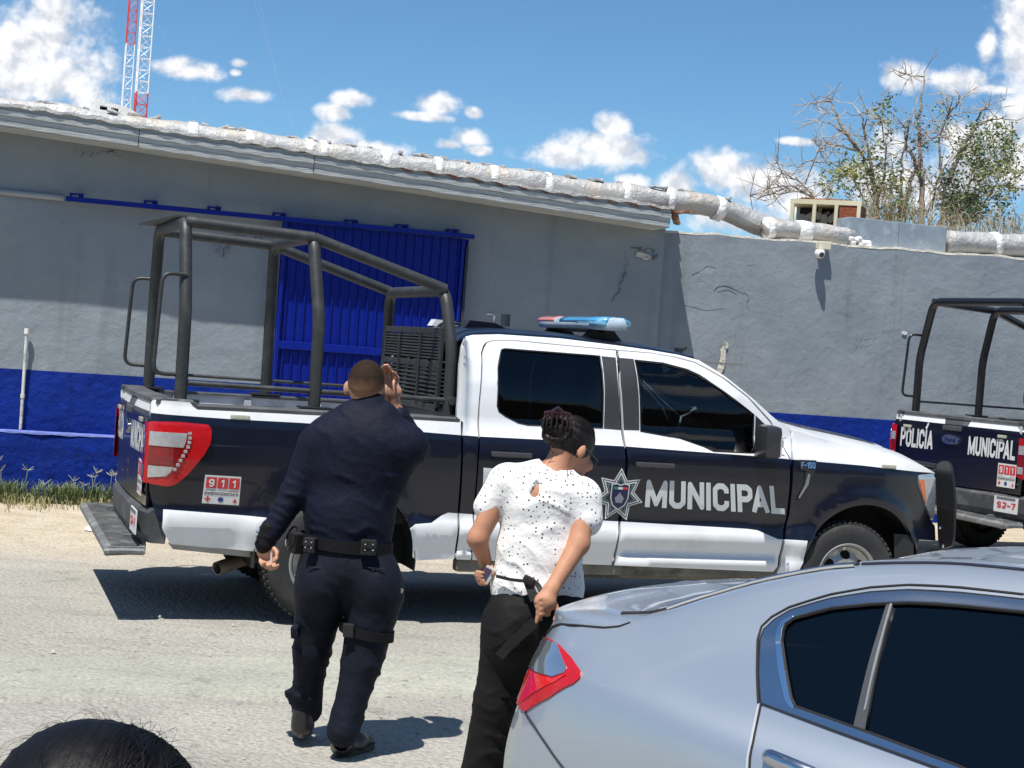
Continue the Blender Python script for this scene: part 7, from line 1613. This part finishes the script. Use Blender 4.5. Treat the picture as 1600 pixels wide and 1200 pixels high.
# right hand: fist pulling the belt strap
S.cap(RWr, c(853, 938, -.215), .029, .037, .014); S.ell(c(851, 942, -.22), (.040, .030, .036), .015)
for i in range(4):
    y = 937 + i * 8.2; S_ = i * .004; finger(S, c(860 - i, y - 2, -.215), c(845 + i * .4, y - 2, -.25), c(838 + i * 1.1, y + 3, -.245), c(842 + i, y + 6, -.228), .0098, .0085)
finger(S, c(866, 940, -.20), c(871, 953, -.215), c(869, 964, -.23), c(866, 969, -.235), .0105, .008)
S.cap(c(842, 958, -.24), c(838, 972, -.25), .0095, .0085, .006)
grown('body', S, SKIN2, WOM)
ph = MB(); ph.box(c(761, 898, -.045), (.075, .010, .030), Matrix.Rotation(-1.05, 3, 'Y') @ Matrix.Rotation(.5, 3, 'X'), bev=.004)
pc = Vector(c(761, 899, -.05)); pho = MB().box(pc, (.070, .012, .040), Matrix.Rotation(-1.1, 3, 'Y'), bev=.004).build('hand_phone', mat('phone_case', (.50, .50, .46), rough=.35), None); pho.parent = None
pho.location = ORG; tag(pho, 'small phone in a pale case held in the left hand of the woman', 'phone')
sc_ = MB().box(pc + Vector((-.008, -.007, .0)), (.060, .003, .026), Matrix.Rotation(-1.1, 3, 'Y')).build('phone_screen', mat('phone_glass', (.03, .015, .08), rough=.08, coat=1), pho)
# hair with a bun held by a claw clip
HM = mat('dark_brown_hair', (.0075, .0045, .0035), rough=.5, bump=.004, bscale=70, var=.35, vscale=30, spec=.3, stretch=(1, 1, .25))
S = Solid(hc - [.19, .20, .14], hc + [.16, .17, .17], .006); S.ell(hp(-.010, 0, .018), (.081, .096, .092), .01, RZ); BN = hp(-.098, -.008, .028); S.ell(BN, (.052, .040, .050), .03, RZ); S.ell(BN + [-.02, .0, -.030], (.034, .03, .036), .02)
S.ell(hp(.135, 0, -.055), (.11, .085, .095), 0, sub=True, rot=RZ)
for q_ in (-1, 1): S.ell(hp(.000, q_ * .095, -.032), (.035, .026, .030), 0, sub=True, rot=RZ); S.cap(hp(.02, q_ * .08, -.06), hp(.10, q_ * .08, -.04), .03, .03, 0, sub=True)
S.ell(hp(.0, 0, -.150), (.15, .17, .070), 0, sub=True, rot=RZ)
sp = [(BN, .05, (1, .3, .6), .016, .005), (hp(-.05, 0, .05), .09, (.3, 1, .5), .020, .003)]
hair = grown('hair', S, HM, WOM, sp, 1)
CLM = mat('claw_clip_brown', (.030, .009, .008), rough=.3, coat=.15); mb = MB(); bx = BN + [.0, -.040, .030]
for k in range(7):
    a = -1.15 + k * .38; p0 = Vector(bx + [.052 * math.sin(a), -.006, .012 * math.cos(a)]); mb.tube([p0 + Vector((0, .01, .018)), p0 + Vector((0, -.012, .004)), p0 + Vector((.004 * a, -.014, -.022)), p0 + Vector((.004 * a, -.002, -.042))], [.0035, .004, .0035, .002], 6)
mb.tube([Vector(bx + [.052 * math.sin(a), -.004, .016 + .012 * math.cos(a)]) for a in np.linspace(-1.25, 1.25, 9)], .0075, 7); mb.tube([Vector(bx + [-.02, .0, .03]), Vector(bx + [.0, -.01, .045]), Vector(bx + [.02, .0, .03])], .007, 6)
mb.build('claw_clip', CLM, WOM, smooth=True)
mb = MB()
for k in range(16):
    a = -2.6 + k * .34; P = [Vector(BN + [.050 * math.cos(a + t * .9), -.030 - .014 * math.sin(math.pi * t), .044 * math.sin(a + t * .9) - .004]) for t in np.linspace(0, 1, 6)]; mb.tube(P, [.006, .010, .011, .010, .007, .003], 6)
mb.build('bun_locks', HM, WOM, smooth=True)
V = []; F = []
for i in range(650):
    a = random.uniform(-2.7, 2.7); ph = random.uniform(.5, 1.25); s0_ = Vector((math.sin(ph) * math.sin(a), math.sin(ph) * math.cos(a), math.cos(ph))); e0_ = Vector((-.05, -.92, .25)).normalized(); P = []; lf = 1.0 + abs(random.gauss(0, .012)) + (.03 if i % 40 == 0 else 0); k0 = len(V)
    if s0_.y > .55: continue
    for k in range(8):
        d_ = s0_.lerp(e0_, k / 7 * .93).normalized(); P.append(Vector(hp(-.010 + .096 * d_.y * lf, .081 * d_.x * lf, .018 + .092 * d_.z * lf)))
    for k, p in enumerate(P):
        t = (P[min(k + 1, 7)] - P[max(0, k - 1)]).normalized(); u = t.cross(Vector((0, -1, .4))).normalized() * .0009; w_ = t.cross(u).normalized() * .0009; V += [p - u, p + u, p + w_]
        if k: o_ = k0 + (k - 1) * 3; F += [(o_ + j, o_ + (j + 1) % 3, o_ + 3 + (j + 1) % 3, o_ + 3 + j) for j in range(3)]
tag(mesh_obj('hair_strands', V, F, HM, WOM), kind='stuff')
mb = MB()
for _ in range(26):
    a = Vector(BN + [random.gauss(0, .03), -.02 + random.gauss(0, .02), random.gauss(0, .03)]); b_ = a + Vector((random.gauss(-.01, .03), random.gauss(-.02, .01), random.gauss(-.005, .03))); mb.tube([a, (a + b_) / 2 + Vector((random.gauss(0, .008), -.006, random.gauss(0, .008))), b_], [.0016, .0014, .0006], 4)
tag(mb.build('loose_strands', HM, WOM), kind='stuff')
mb = MB()
for q_ in (-1, 1): mb.tube([Vector(hp(-.002, q_ * .082, -.004)), Vector(hp(.06, q_ * .074, -.012)), Vector(hp(.100, q_ * .060, -.018))], .003, 6)
gl_ = mb.build('glasses', BLK, WOM, smooth=True); mb = MB()
for q_ in (-1, 1): mb.tube([Vector(hp(.108 - .012 * abs(math.cos(a)), q_ * .034 + .026 * math.cos(a), -.026 + .019 * math.sin(a))) for a in np.linspace(0, 2 * math.pi, 19)], .0026, 5)
mb.build('glasses_rims', BLK, gl_)
# belt ribbon tied at the back, pulled by the right hand
RB = mat('ribbon_black', (.010, .010, .011), rough=.7, bump=.002, bscale=60)
def ribbon(P, w_, nm, th=.004):
    P = fillet([Vector(p) for p in P], .03, 5); V = []; F = []
    for i, p in enumerate(P):
        t = (P[min(i + 1, len(P) - 1)] - P[max(0, i - 1)]).normalized(); u = t.cross(Vector((0, 1, 0))).normalized() * (w_ / 2); nn_ = Vector((0, -th, 0)); V += [p - u, p + u, p + u + nn_, p - u + nn_]
        if i: o_ = (i - 1) * 4; F += [(o_ + k, o_ + (k + 1) % 4, o_ + 4 + (k + 1) % 4, o_ + 4 + k) for k in range(4)]
    F += [(3, 2, 1, 0), tuple(len(V) - 4 + k for k in range(4))]; return mesh_obj(nm, V, F, RB, WOM)
ribbon([c(824, 905, -.155), c(829, 920, -.165), c(836, 938, -.175)], .034, 'belt_ribbon'); ribbon([c(824, 905, -.158), c(840, 912, -.17), c(848, 930, -.20)], .020, 'belt_ribbon')
ribbon([c(836, 972, -.215), c(818, 988, -.20), c(796, 1008, -.175), c(780, 1026, -.16)], .036, 'belt_ribbon')
MB().box(c(826, 907, -.165), (.045, .022, .032), Matrix.Rotation(.4, 3, 'Y'), bev=.008).build('ribbon_knot', RB, WOM)
ribbon([c(775, 900, -.095), c(800, 906, -.135), c(822, 908, -.158)], .012, 'waist_tie')
for A_, dx in ((WA, -.03), (WA2, .02)): h_ = np.array([A_[0], A_[1] - .03, 0]); shoe('shoe', h_ + [0, 0, .008], h_ + [dx, .17, .008], SHO, WOM, SOL)

# ---------------- the dark-haired person closest to the camera, only the crown of the head in view
KY = 1.66
ORG = PY(150, 1302, KY); ORG.z = 0
KID = thing('person', 'shorter person with smooth black hair, only the top of the head showing bottom left', 'person', tuple(ORG))
def c(x, y, d=0.): return np.array(PY(x, y, KY + d) - ORG)
hc = c(150, 1304)
S = Solid(hc - [.45, .25, hc[2] - .02], hc + [.45, .25, .18], .012)
S.ell(hc, (.085, .098, .105), .02); S.ell(hc + [0, .055, -.06], (.06, .05, .065), .02); S.cap(hc + [0, -.01, -.08], hc + [0, -.02, -.20], .052, .055, .02); z = hc[2]
S.cap((-.13, 0, z - .26), (.13, 0, z - .26), .055, .055, .05); S.ell((0, 0, z - .40), (.15, .09, .20), .05); S.ell((0, 0, z - .62), (.14, .10, .14), .05)
for sg in (-1, 1): S.cap((sg * .17, 0, z - .28), (sg * .21, 0, z - .52), .042, .035, .03); S.cap((sg * .21, 0, z - .52), (sg * .20, .06, z - .72), .035, .024, .02); S.ell((sg * .20, .08, z - .78), (.018, .03, .05), .02); S.cap((sg * .08, 0, z - .66), (sg * .09, .01, .40), .075, .05, .03); S.cap((sg * .09, .01, .40), (sg * .09, 0, .06), .05, .035, .03); S.cap((sg * .09, 0, .05), (sg * .09, .14, .04), .035, .03, .02)
for sg in (-1, 1): S.cap(hc + [sg * .082, 0, -.02], hc + [sg * .084, 0, -.035], .016, .012, .005)
S.cap(hc + [0, .10, -.02], hc + [0, .108, -.035], .010, .011, .01)
grown('body', S, SKIN, KID)
S = Solid(hc - [.36, .22, .95], hc + [.36, .22, -.12], .014); S.cap((-.14, 0, z - .26), (.14, 0, z - .26), .07, .07, .05); S.ell((0, 0, z - .42), (.17, .11, .22), .05); S.ell((0, 0, z - .62), (.165, .12, .14), .05)
for sg in (-1, 1): S.cap((sg * .17, 0, z - .28), (sg * .21, 0, z - .46), .06, .055, .03)
grown('shirt', S, cloth('plain_shirt', (.10, .12, .16)), KID)
S = Solid((-.3, -.22, .03), (.3, .25, z - .55), .014); S.ell((0, 0, z - .66), (.16, .125, .12), .04)
for sg in (-1, 1): S.cap((sg * .08, 0, z - .68), (sg * .09, .01, .40), .095, .07, .03); S.cap((sg * .09, .01, .40), (sg * .09, 0, .09), .07, .06, .03)
grown('trousers', S, cloth('plain_trousers', (.03, .035, .05)), KID)
HB = mat('black_hair', (.0035, .003, .0035), rough=.5, bump=.0012, bscale=120, var=.3, vscale=40, spec=.2, stretch=(1, .3, 1))
S = Solid(hc - [.17, .19, .30], hc + [.17, .19, .16], .0065); S.ell(hc + [0, -.01, .004], (.119, .125, .116), .02); S.ell(hc + [-.02, -.01, .02], (.090, .10, .096), .03); S.cap(hc + [0, -.06, -.05], hc + [0, -.08, -.22], .085, .06, .04); S.ell(hc + [0, .14, -.09], (.12, .075, .12), 0, sub=True)
grown('hair', S, HB, KID, [(hc + [.02, 0, .08], .10, (1, .15, .3), .018, .0012), (hc + [-.08, 0, .05], .09, (1, .3, .6), .022, .0014)], 1)
# strands lying on and flying off the crown
V = []; F = []
def strand(P, w_):
    k = len(V)
    for i, p in enumerate(P):
        t = (P[min(i + 1, len(P) - 1)] - P[max(0, i - 1)]).normalized(); u = t.cross(Vector((0, -1, .3))).normalized() * w_ * (1 - .8 * i / (len(P) - 1)); v = t.cross(u).normalized() * w_ * .7 * (1 - .8 * i / (len(P) - 1)); V.extend([p - u, p + u, p + v])
        if i: o_ = k + (i - 1) * 3; F.extend([(o_ + j, o_ + (j + 1) % 3, o_ + 3 + (j + 1) % 3, o_ + 3 + j) for j in range(3)])
hv = Vector(hc); TL = Matrix.Rotation(-1.35, 3, 'X')
for i in range(2300):
    fly = i >= 2120; a = random.uniform(-3.14, 3.14); r_ = random.uniform(0.1, 1.5); lift = 1.0 + (abs(random.gauss(0, .008)) if not fly else abs(random.gauss(0, .05))); P = []; tw = random.gauss(0, .22); L = random.uniform(.6, 1.6); ph_ = random.random() * 6
    for k in range(8):
        th_ = r_ + L * k / 7; aa = a + tw * k / 7; e = lift * (1 + (.0015 * math.sin(k + ph_) if not fly else .03 * math.sin(k * .7 + ph_) + .012 * k)); d_ = TL @ Vector((math.sin(th_) * math.sin(aa), math.sin(th_) * math.cos(aa), math.cos(th_))); P.append(hv + Vector((.121 * d_.x * e, -.01 + .127 * d_.y * e, .004 + .118 * d_.z * e)))
    if P[-1].z > hv.z - .2 and P[-1].y < hv.y + .13: strand(P, .0007 if not fly else .00030)
tag(mesh_obj('hair_strands', V, F, HB, KID), kind='stuff')
